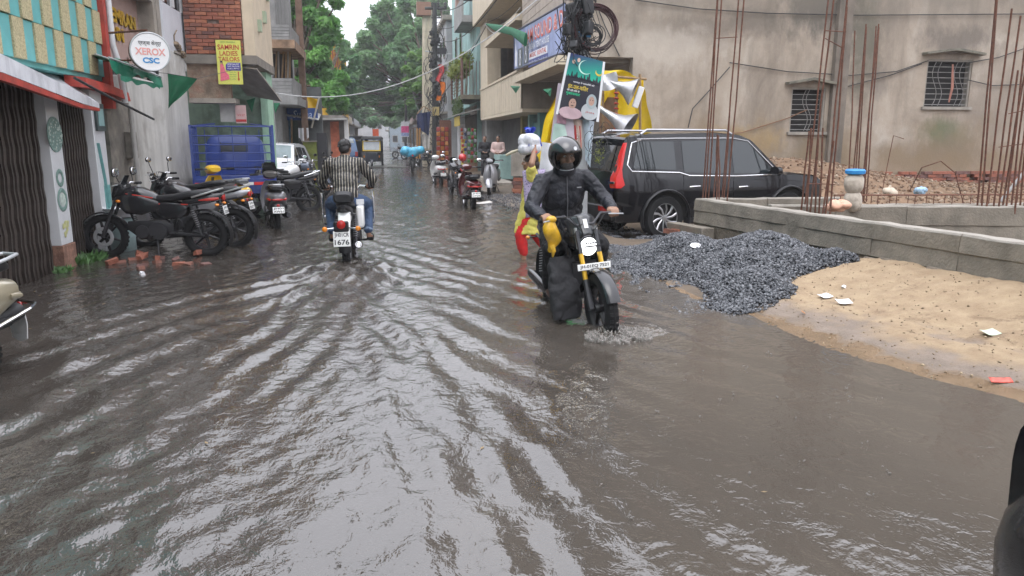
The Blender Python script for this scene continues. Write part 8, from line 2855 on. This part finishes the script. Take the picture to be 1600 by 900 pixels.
# helmet
hc = Vector(J["head"][0]) + hd @ Vector((0, -.008, .018))
M_helm = mat("black_helmet_shell", (.012, .012, .014), .18, coat=.8, var=.1)
b = MB()
nu, nv = 40, 20

def shell(r, open_=True):
 vs, fs, keep = [], [], {}
 for j in range(nv + 1):
  th = R(-62) + (PI / 2 - R(-62)) * j / nv
  for i in range(nu):
   ph = 2 * PI * i / nu
   vs.append(hc + hd @ Vector((r * .96 * math.cos(th) * math.sin(ph), r * 1.12 * math.cos(th) * math.cos(ph), r * 1.03 * math.sin(th))))
 for j in range(nv):
  th = R(-62) + (PI / 2 - R(-62)) * (j + .5) / nv
  for i in range(nu):
   ph = 2 * PI * (i + .5) / nu
   ph = ph - 2 * PI if ph > PI else ph
   if open_ and abs(ph) < R(66) and th < R(14):
    continue
   fs.append((j * nu + i, j * nu + (i + 1) % nu, (j + 1) * nu + (i + 1) % nu, (j + 1) * nu + i))
 return vs, fs

b.add(*shell(.138))
hl = b.build("helmet", M_helm, rider)
so = hl.modifiers.new("thickness", 'SOLIDIFY')
so.thickness = .02
so.offset = -1
b = MB()
b.grid(lambda u, v: hc + hd @ (lambda ph, th: Vector((.147 * .97 * math.cos(th) * math.sin(ph), .147 * 1.13 * math.cos(th) * math.cos(ph), .150 * 1.0 * math.sin(th))))(R(-76) + R(152) * u, R(-58) + R(74) * v), 24, 14)
vz = b.build("visor", glass_mat("smoked_visor", (.03, .03, .033), .04, .90), hl)
pts = [hc + hd @ Vector((.149 * .97 * math.cos(th) * math.sin(ph), .149 * 1.13 * math.cos(th) * math.cos(ph), .152 * math.sin(th))) for ph, th in [(R(-76 + 152 * i / 24), R(-58)) for i in range(25)]]
MB().tube(pts, .004, 5).build("visor_edge", mat("visor_edge", (.5, .5, .52), .3), vz)
pts = [hc + hd @ Vector((.149 * .97 * math.cos(th) * math.sin(ph), .149 * 1.13 * math.cos(th) * math.cos(ph), .152 * math.sin(th))) for ph, th in [(R(-76 + 152 * i / 24), R(17)) for i in range(25)]]
MB().tube(pts, .006, 5).build("visor_hinge_band", M_black, vz)
bc_ = hc + hd @ Vector((-.045, .142, .075))
MB().lathe([(.017, 0), (.017, .006)], bc_, hd @ Vector((-.2, 1, .45)), 18).build("round_badge", mat("helmet_badge", (.55, .56, .58), .4), hl)

# bag and cloth on the bike
bg = thing("shoulder_bag", "large limp black cloth bag hanging beside the rider's leg and the tank", "bag", BL)
place(bg, BL, BH, BR)
b = MB()
b.loft([b.ring((.20 - .004 * i + .008 * (i % 2), .36 - .02 * i, z), (1, .25, 0), (-.25, 1, 0), w, d, 3.2, 24) for i, (z, w, d) in enumerate(((.17, .09, .03), (.18, .13, .055), (.30, .15, .075), (.42, .148, .07), (.55, .145, .06), (.66, .14, .045), (.72, .13, .028), (.725, .11, .01)))])
wrinkle(skinmesh(b, "pouch", mat("black_canvas_bag", (.022, .022, .025), .8, var=.3, vs=9, bump=.6, bs=14), bg, .010, 1), .035, .13)
b = MB()
b.tube([(.28, .27, .71), (.26, .26, .90), (.18, .24, 1.04), (.13, .26, .88), (.11, .27, .71)], .012, 6, .4)
b.build("strap", mat("black_canvas_bag", (0, 0, 0)), bg)
gc = thing("golden_cloth", "shiny golden yellow cloth knotted on the handlebar in the rider's hand", "cloth", BL)
place(gc, BL, BH, BR)
b = MB()
b.grid(lambda u, v: (.285 + .055 * math.cos(u * 6.28) * (.5 + .8 * math.sin(PI * min(1, v * 1.1)) ** .7) + .02 * math.sin(v * 7), .32 + .035 * math.sin(u * 6.28) + .02 * math.sin(v * 5), 1.06 - .27 * v + .012 * math.sin(u * 12.6 + v * 9)), 16, 16)
b.build("scarf", mat("golden_satin", (.55, .32, .015), .32, var=.3, vs=14, coat=.2), gc)
b = MB()
b.ell((.285, .33, 1.065), (.05, .035, .035), 12, 8)
b.tube([(.30, .34, .84), (.29, .36, .79), (.30, .35, .74)], [.03, .022, .006], 8)
b.build("knot", mat("golden_satin", (0, 0, 0)), gc)

# ============ the rider going away
L2, H2, R2 = (-.52, 10.75, -.13), R(-1), R(-1)
bike2 = motorbike("motorcycle", "white and black roadster seen from behind with number plate 1676 and chrome guards", (0, 0, 0), 0, dict(tank=M_white, tail=M_black, panel=M_white, rfend=M_black, rf=185, head="round", wire=True, rim=M_alu, exh=1, muf=M_chrome, chrome_exh=True, grab=False, mirrors=False, stand=False, guard=False, inds=(0, 1), gx=.36, bar_z=1.05, tail_r=.001, tw=.095, R=.32))
place(bike2, L2, H2, R2)
b = MB()
b.lofty([(-.60, .74, .085, .10), (-.80, .72, .085, .11), (-.93, .64, .08, .10), (-1.0, .52, .07, .08)], 16, 3)
b.build("white_mudguard", M_white, bike2)
tp_ = plate(bike2, (-.03, -1.055, .475), .215, .20, R(-6), ("JH01CR", "1676"))
b = MB()
b.box((-.03, -1.03, .63), (.19, .06, .14))
pc_ = b.build("lamp_housing", M_black, bike2, bevel=.02)
MB().lathe([(.05, -.05), (.062, 0), (.05, .03), (.01, .045)], (-.03, -1.05, .655), (0, -1, 0), 20).build("lens", M_red, pc_)
for s in (-1, 1):
 b = MB()
 b.tube([(s * .07 - .03, -1.0, .61), (s * .2 - .03, -1.02, .60)], .009, 6)
 o = b.build("stalk", M_chrome, bike2)
 MB().lathe([(.022, -.03), (.034, 0), (.027, .015), (.01, .022)], (s * .21 - .03, -1.03, .60), (0, -1, 0), 16).build("amber_lens", M_amber, o)
 b = MB()
 b.tube([(s * .10, .10, .66), (s * .34, .05, .66), (s * .36, .03, .70), (s * .36, .02, 1.0)], .016, 8)
 b.tube([(s * .36, .02, .70), (s * .355, .02, .56), (s * .14, .06, .46)], .016, 8)
 b.build("leg_guard", M_chrome, bike2)
MB().lofty([(-.86, .98, .10, .05), (-.80, .985, .135, .085), (-.70, .96, .135, .06)], 14, 3).build("pillion_pad", M_seat, bike2)
MB().box((.19, -.42, .70), (.10, .26, .30)).build("tool_box", M_white, bike2, bevel=.03)
MB().box((.20, -.52, .90), (.10, .02, .07)).build("white_sticker", M_paper, bike2)

r2 = thing("person", "bareheaded rider in a black striped shirt and blue jeans riding away", "person", L2)
place(r2, L2, H2, R2)
hd2 = Matrix.Rotation(R(-14), 3, 'X') @ Matrix.Rotation(R(-12), 3, 'Z')
lean2 = Matrix.Rotation(R(-10), 3, 'X')
J = dict(hip=(0, -.32, .93), chest=(0, -.16, 1.29), neck=(0, -.08, 1.48), head=((.01, -.01, 1.60), hd2), torso_rot=lean2,
         sh=[(-.20, -.12, 1.41), (.20, -.12, 1.41)], el=[(-.33, -.02, 1.18), (.36, -.02, 1.18)], wr=[(-.325, .21, 1.09), (.33, .21, 1.09)],
         kn=[(-.25, .10, .82), (.27, .10, .82)], an=[(-.23, -.10, .42), (.27, -.10, .42)], toe=[(-.25, .04, .36), (.30, .04, .36)])
hands = [lambda b, s=s: grip_hand(b, (s * .315, .27, 1.053), (s, -.1, 0), (0, -1, .25), (0, -.1, -1), s) for s in (-1, 1)]
build_person(r2, J, hands, .009)
face_bits(r2, *J["head"])
c, rt_ = Vector(J["head"][0]), hd2
b = MB()
b.ell(c + rt_ @ Vector((0, -.018, .045)), (.086, .102, .088), 18, 12, 2.1, rt_)
b.ell(c + rt_ @ Vector((0, -.055, -.005)), (.078, .062, .075), 14, 10, 2.1, rt_)
b.ell(c + rt_ @ Vector((0, .05, .09)), (.065, .05, .035), 12, 8, 2.1, rt_)
for i in range(70):
 a_, e_ = random.uniform(0, 2 * PI), random.uniform(-.2, 1.4)
 dr = Vector((math.cos(e_) * math.sin(a_) * .086, -abs(math.cos(e_) * math.cos(a_)) * .10 - .018, .045 + .088 * math.sin(e_)))
 p = c + rt_ @ dr
 b.tube([p, p + rt_ @ Vector((random.uniform(-.02, .02), -.012, -.022))], [.010, .004], 5)
b.build("hair", M_hair, r2)
msh, nt, N, L, P = _new("striped_shirt")
_tc = N.new("ShaderNodeTexCoord").outputs["Object"]
_n1 = N.new("ShaderNodeTexNoise")
_n1.inputs["Scale"].default_value = 7
L.new(_tc, _n1.inputs["Vector"])
_mx2 = N.new("ShaderNodeVectorMath")
_mx2.operation = 'MULTIPLY_ADD'
L.new(_n1.outputs["Color"], _mx2.inputs[0])
_mx2.inputs[1].default_value = (.018, .018, .018)
L.new(_tc, _mx2.inputs[2])
_wv = N.new("ShaderNodeTexWave")
_wv.wave_type = 'BANDS'
_wv.bands_direction = 'X'
_wv.inputs["Scale"].default_value = 8.2
L.new(_mx2.outputs[0], _wv.inputs["Vector"])
L.new(mixc(nt, ramp(nt, _wv.outputs["Fac"], .87, .95), (.016, .015, .015), (.38, .34, .28)), P.inputs["Base Color"])
P.inputs["Roughness"].default_value = .7
_b1 = N.new("ShaderNodeBump")
_b1.inputs["Strength"].default_value = .7
_b1.inputs["Distance"].default_value = .02
L.new(noise(nt, _tc, 14, 4), _b1.inputs["Height"])
L.new(_b1.outputs[0], P.inputs["Normal"])
b = MB()
b.ell((0, -.33, .98), (.175, .145, .13), 18, 10, 2.4, lean2)
b.ell((0, -.27, 1.12), (.175, .135, .18), 18, 10, 2.4, lean2)
b.ell((0, -.17, 1.30), (.20, .135, .18), 18, 10, 2.5, lean2)
limb(b, [(-.16, -.12, 1.405), (0, -.10, 1.435), (.16, -.12, 1.405)], [.075, .085, .075])
for k in (0, 1):
 sleeve(b, J, k, .080, .068, .050)
 for q in (.3, .6, .9):
  b.ell(Vector(J["sh"][k]).lerp(Vector(J["el"][k]), q), (.05, .078, .078), 10, 6)
shirt = skinmesh(b, "striped_shirt", msh, r2, .009, 2)
wrinkle(shirt, .03, .10)
MB().torus((0, -.075, 1.485), (0, .35, 1), .066, .012, .022, 24, 8).build("collar", msh, shirt)
M_jean = mat("blue_jeans", (.035, .065, .13), .75, var=.3, vs=7, bump=.6, bs=30)
b = MB()
b.ell((0, -.34, .90), (.18, .15, .11), 16, 10, 2.3)
for k, s in enumerate((-1, 1)):
 limb(b, [(s * .10, -.30, .90), (s * .19, -.08, .87), J["kn"][k], Vector(J["kn"][k]).lerp(Vector(J["an"][k]), .5), Vector(J["an"][k]) + Vector((0, 0, .06))], [.11, .098, .085, .072, .066])
jn = skinmesh(b, "jeans", M_jean, r2, .010, 2)
wrinkle(jn, .02, .09)
for k in (0, 1):
 a = Vector(J["an"][k]) + Vector((0, 0, .055))
 MB().torus(a, (Vector(J["kn"][k]) - a), .056, .012, .022, 20, 6).build("turn_up", mat("jean_turn_up", (.16, .22, .32), .8), jn)
 b = MB()
 a, to = Vector(J["an"][k]), Vector(J["toe"][k])
 b.ell(a.lerp(to, .55) + Vector((0, 0, -.055)), (.052, .135, .016), 12, 6, 3, Matrix.Rotation(R(-14), 3, 'X'))
 b.torus(a.lerp(to, .65) + Vector((0, 0, -.012)), (to - a), .046, .008, .016, 16, 6)
 b.build("sandal", M_rubber, r2)

# ============ woman with a bundle on her head
WL, WH = (1.95, 9.85, -.13), R(72)
wn = thing("person", "barefoot woman in yellow kurta and red trousers steadying a bundle on her head", "person", WL)
place(wn, WL, WH)
hd3 = Matrix.Rotation(R(4), 3, 'X')
J = dict(hip=(0, 0, .84), chest=(0, .0, 1.15), neck=(0, .02, 1.31), head=((0, .035, 1.42), hd3),
         sh=[(-.165, .0, 1.24), (.165, .0, 1.24)], el=[(-.24, -.02, 1.42), (.22, .06, 1.44)], wr=[(-.13, -.05, 1.62), (.12, .03, 1.60)],
         kn=[(-.09, .14, .46), (.08, -.05, .46)], an=[(-.09, .10, .10), (.08, -.26, .16)], toe=[(-.09, .23, .045), (.08, -.17, .055)])
hands = [lambda b: open_hand(b, J["wr"][0], (.15, .1, 1), (1, .2, 0), (0, 1, 0)), lambda b: open_hand(b, J["wr"][1], (-.1, 0, 1), (-1, 0, 0), (0, 1, 0))]
build_person(wn, J, hands, .0085, True)
face_bits(wn, *J["head"])
c = Vector(J["head"][0])
b = MB()
b.ell(c + Vector((0, -.02, .04)), (.082, .10, .085), 16, 10)
b.ell(c + Vector((0, -.085, -.02)), (.055, .05, .06), 12, 8)
b.build("hair", mat("brown_black_hair", (.03, .017, .012), .5, var=.3, vs=40, bump=.5, bs=120), wn)
for z in (1.565, 1.575):
 MB().torus((-.155, -.045, z), (-.3, .1, 1), .034, .006, .006, 18, 6).build("bangle", M_red, wn)
M_kurta = mat("yellow_kurta", (.52, .46, .10), .75, var=.15, vs=6, bump=.4, bs=22)
b = MB()
b.ell((0, 0, 1.15), (.175, .13, .17), 16, 10, 2.4)
b.ell((0, .0, .98), (.165, .14, .17), 16, 10, 2.4)
b.loftz([(.48, 0, .02, .19, .235, 2.4), (.60, 0, .015, .185, .215, 2.4), (.78, 0, .0, .18, .175, 2.4), (.95, 0, 0, .165, .145, 2.4), (1.1, 0, 0, .16, .13, 2.4)], 20)
for k, s in enumerate((-1, 1)):
 limb(b, [(s * .1, 0, 1.24), J["sh"][k], Vector(J["sh"][k]).lerp(Vector(J["el"][k]), .62)], [.075, .072, .062])
wrinkle(skinmesh(b, "kurta", M_kurta, wn, .010, 2), .03, .12)
M_salwar = mat("red_trousers", (.52, .012, .012), .75, var=.2, vs=6, bump=.5, bs=20)
b = MB()
for k, s in enumerate((-1, 1)):
 limb(b, [(s * .085, 0, .80), J["kn"][k], Vector(J["kn"][k]).lerp(Vector(J["an"][k]), .45), Vector(J["an"][k]) + Vector((0, -.0, .12 if k == 0 else .08))], [.105, .086, .075, .058])
wrinkle(skinmesh(b, "trousers", M_salwar, wn, .010, 2), .014, .10)
mdp, nt, N, L, P = _new("lavender_scarf")
_tc = N.new("ShaderNodeTexCoord").outputs["Object"]
_v = N.new("ShaderNodeTexVoronoi")
_v.inputs["Scale"].default_value = 38
L.new(_tc, _v.inputs["Vector"])
L.new(mixc(nt, ramp(nt, _v.outputs["Distance"], .15, .45), (.10, .08, .16), (.34, .29, .42)), P.inputs["Base Color"])
P.inputs["Roughness"].default_value = .8
b = MB()
b.grid(lambda u, v: (-.20 + .40 * u, -.145 - .05 * v + .02 * math.sin(u * 16) + .05 * (2 * u - 1) ** 2, 1.34 - (.62 + .16 * math.sin(u * 4)) * v), 22, 14)
b.grid(lambda u, v: (-.19 - .012 * math.sin(v * 3), -.16 + .26 * u - .05 * v + .012 * math.sin(u * 14), 1.31 - .62 * v - .03 * math.sin(u * 6)), 14, 14)
sfo = b.build("dupatta", mdp, wn)
so = sfo.modifiers.new("thickness", 'SOLIDIFY')
so.thickness = .008
# the bundle
bu = thing("head_bundle", "white and silver plastic bundle tied with a blue ribbon on the woman's head", "bundle", WL)
place(bu, WL, WH)
b = MB()
for i in range(16):
 b.ell((random.uniform(-.07, .07), .03 + random.uniform(-.07, .07), 1.66 + random.uniform(-.06, .07)), (.10, .10, .09), 10, 7, 2.3)
skinmesh(b, "sack", mat("silver_white_plastic", (.58, .58, .62), .3, var=.25, vs=16, bump=.8, bs=22), bu, .011, 2)
b = MB()
for i in range(14):
 a_ = 2 * PI * i / 14
 r_ = random.uniform(.05, .085)
 b.tube([(0, .03, 1.80), (r_ * math.cos(a_), .03 + r_ * math.sin(a_), 1.84 + random.uniform(0, .05)), (r_ * .4 * math.cos(a_ + .5), .03 + r_ * .4 * math.sin(a_ + .5), 1.82 + random.uniform(.02, .08))], [.02, .026, .014], 6, .4)
for i in range(5):
 a_ = PI + i * .5
 b.tube([(0, .03, 1.79), (.12 * math.cos(a_), .03 + .12 * math.sin(a_), 1.74), (.15 * math.cos(a_), .03 + .15 * math.sin(a_), 1.64)], [.02, .02, .012], 6, .4)
b.build("ribbon", mat("blue_satin_ribbon", (.02, .05, .42), .3, var=.2, coat=.3), bu)
MB().tube([(0, .1, 1.62), (.0, .28, 1.56), (0, .36, 1.52)], [.012, .022, .015], 8).build("stick_end", mat("pale_stick", (.42, .38, .28), .7), bu)

# ============ the men in the shop porch
def stander(label, loc, h, shirt, trs, female=False):
 t = thing("person", label, "person", loc)
 place(t, loc, h)
 I = Matrix.Identity(3)
 J = dict(hip=(0, 0, .92), chest=(0, .0, 1.27), neck=(0, .01, 1.45), head=((0, .03, 1.58), Matrix.Rotation(R(-12), 3, 'X')),
             sh=[(-.185, 0, 1.38), (.185, 0, 1.38)], el=[(-.25, .02, 1.11), (.25, .04, 1.12)], wr=[(-.12, .22, 1.02), (.10, .23, 1.04)],
             kn=[(-.10, .03, .50), (.10, .02, .50)], an=[(-.11, 0, .09), (.11, -.02, .09)], toe=[(-.13, .13, .03), (.13, .12, .03)])
 build_person(t, J, [lambda b: open_hand(b, J["wr"][0], (.8, .4, -.1), (0, -.3, -1), (0, 1, 0)), lambda b: open_hand(b, J["wr"][1], (-.8, .4, -.1), (0, -.3, -1), (0, 1, 0))], .013)
 face_bits(t, *J["head"])
 b = MB()
 b.ell(Vector(J["head"][0]) + Vector((0, -.025, .05)), (.083, .10, .075), 14, 9)
 b.build("hair", M_hair, t)
 b = MB()
 b.ell((0, 0, 1.27), (.20, .135, .18), 16, 10, 2.4)
 b.ell((0, 0, 1.03), (.185, .14, .2), 16, 10, 2.4)
 limb(b, [(-.16, 0, 1.38), (.16, 0, 1.38)], [.075, .075])
 for k in (0, 1):
  sleeve(b, J, k, .078, .066, .05)
 skinmesh(b, "shirt", shirt, t, .014, 3)
 b = MB()
 b.ell((0, 0, .88), (.175, .13, .12), 14, 9, 2.3)
 for k, s in enumerate((-1, 1)):
  limb(b, [(s * .09, 0, .86), J["kn"][k], Vector(J["an"][k]) + Vector((0, 0, .03))], [.105, .082, .07])
 skinmesh(b, "trousers", trs, t, .014, 3)
 for k in (0, 1):
  MB().ell(Vector(J["an"][k]).lerp(Vector(J["toe"][k]), .5) + Vector((0, 0, -.02)), (.05, .13, .045), 10, 7, 2.6).build("shoe", M_rubber, t)
 return t

stander("man in a pale pink shirt standing behind the mint counter of the porch shop", (4.5, 29.8, .05), R(160), mat("pale_pink_shirt", (.55, .40, .37), .75, var=.08, bump=.3, bs=20), mat("dark_trousers", (.03, .03, .035), .8))
stander("man in dark clothes half hidden in the shade beside the pink shirted man", (4.2, 31.6, .05), R(170), mat("black_shirt", (.02, .02, .024), .8), mat("dark_trousers", (.03, .03, .035)))

# ------------------------------------------------------------------ splashes
mspl, nt, N, L, P = _new("splash_foam")
P.inputs["Base Color"].default_value = (.30, .28, .26, 1)
P.inputs["Roughness"].default_value = .12
P.inputs["IOR"].default_value = 1.33
_t = N.new("ShaderNodeBsdfTransparent")
_x = N.new("ShaderNodeMixShader")
_x.inputs[0].default_value = .45
L.new(P.outputs[0], _x.inputs[1])
L.new(_t.outputs[0], _x.inputs[2])
L.new(_x.outputs[0], N["Material Output"].inputs[0])

def splash(c, n, spread, up, seed, label):
 """torn crown of water, a churned collar and fine droplets"""
 r = random.Random(seed)
 b = MB()
 for i in range(n):
  a, q = r.uniform(0, 2 * PI), abs(r.gauss(0, 1)) * spread
  z = max(0, r.gauss(0, .5)) * up * math.exp(-q / spread * .7)
  s = r.uniform(.0015, .0055)
  b.ell((c[0] + q * math.cos(a), c[1] + q * math.sin(a) * .7, c[2] + z), (s, s, s * r.uniform(.8, 2.6)), 5, 4)
 for i in range(int(n / 5)):
  a = r.uniform(0, 2 * PI)
  q = spread * r.uniform(.25, 1.5)
  p = Vector((c[0] + q * math.cos(a), c[1] + q * math.sin(a) * .75, c[2] - .012))
  o = Vector((math.cos(a), math.sin(a), 0))
  t = Vector((-o.y, o.x, 0))
  h, w = up * r.uniform(.15, .7) * math.exp(-q / spread * .5), r.uniform(.02, .07)
  for k in range(5):
   f = k / 4
   b.ell(p + o * (.05 * f * r.uniform(.5, 1.3)) + t * (w * r.uniform(-1, 1)) + Vector((0, 0, h * f)), (.016 * (1.2 - f), .016 * (1.2 - f), .012 + .02 * (1 - f)), 6, 4)
 o = b.build("splash", mspl)
 m = o.modifiers.new("remesh", 'REMESH')
 m.mode, m.voxel_size, m.use_smooth_shade = 'VOXEL', .0055, True
 return tag(o, label, "splash", kind="stuff")

splash((1.84, 5.64, .01), 1300, .17, .20, 1, "splash of muddy water thrown up by the roadster's front wheel")
splash((1.99, 5.83, .0), 700, .22, .07, 2, "spray beside the roadster's front wheel")
splash((-.5, 9.9, .01), 260, .16, .06, 3, "small splash behind the white roadster's rear wheel")
# rain hitting the water, and drifting leaf litter
b = MB()
for i in range(420):
 x, y = random.uniform(-3.8, 3.2), random.uniform(1.9, 13)
 if x > shore(y) - .5:
  continue
 for k in range(random.randint(2, 4)):
  s = random.uniform(.002, .0055)
  b.ell((x + random.uniform(-.018, .018), y + random.uniform(-.02, .02), random.uniform(.004, .028)), (s * random.uniform(1, 2), s, s * random.uniform(.8, 1.6)), 5, 4)
tag(b.build("rain_splash", mspl), "tiny splashes of raindrops hitting the flooded street", "splashes", kind="stuff")
b = MB()
for i in range(150):
 x, y = (random.uniform(-3.9, -2.6), random.uniform(6, 13)) if i % 3 else (random.uniform(-3, 2.4), random.uniform(2.2, 11))
 a, w = random.uniform(0, 6.3), random.uniform(.008, .024)
 c, s = math.cos(a), math.sin(a)
 p = Vector((x, y, random.uniform(.010, .018)))
 u, v = Vector((c, s, random.uniform(-.1, .1))), Vector((-s, c, random.uniform(-.1, .1)))
 b.add([p - u * w, p - v * w * .4, p + u * w, p + v * w * .4], [(0, 1, 2, 3)])
tag(b.build("leaf_litter", mat("dead_leaf", (.16, .11, .05), .6, var=.6, vs=3)), "bits of dead leaf drifting on the flood water", "litter", kind="stuff")
# ------------------------------------------------------------------ rain haze
hz = MB().bx(-165, 165, -50, 335, -1.3, 30).build("haze", None or mat("haze_air_tmp", (1, 1, 1)), None, True, smooth=False)
mh = bpy.data.materials.new("haze_air")
mh.use_nodes = True
mh.node_tree.nodes.clear()
_o = mh.node_tree.nodes.new("ShaderNodeOutputMaterial")
_v = mh.node_tree.nodes.new("ShaderNodeVolumePrincipled")
_v.inputs["Color"].default_value = (.97, .98, 1, 1)
_v.inputs["Density"].default_value = .0012
mh.node_tree.links.new(_v.outputs[0], _o.inputs["Volume"])
hz.data.materials.clear()
hz.data.materials.append(mh)
tag(hz, kind="stuff")
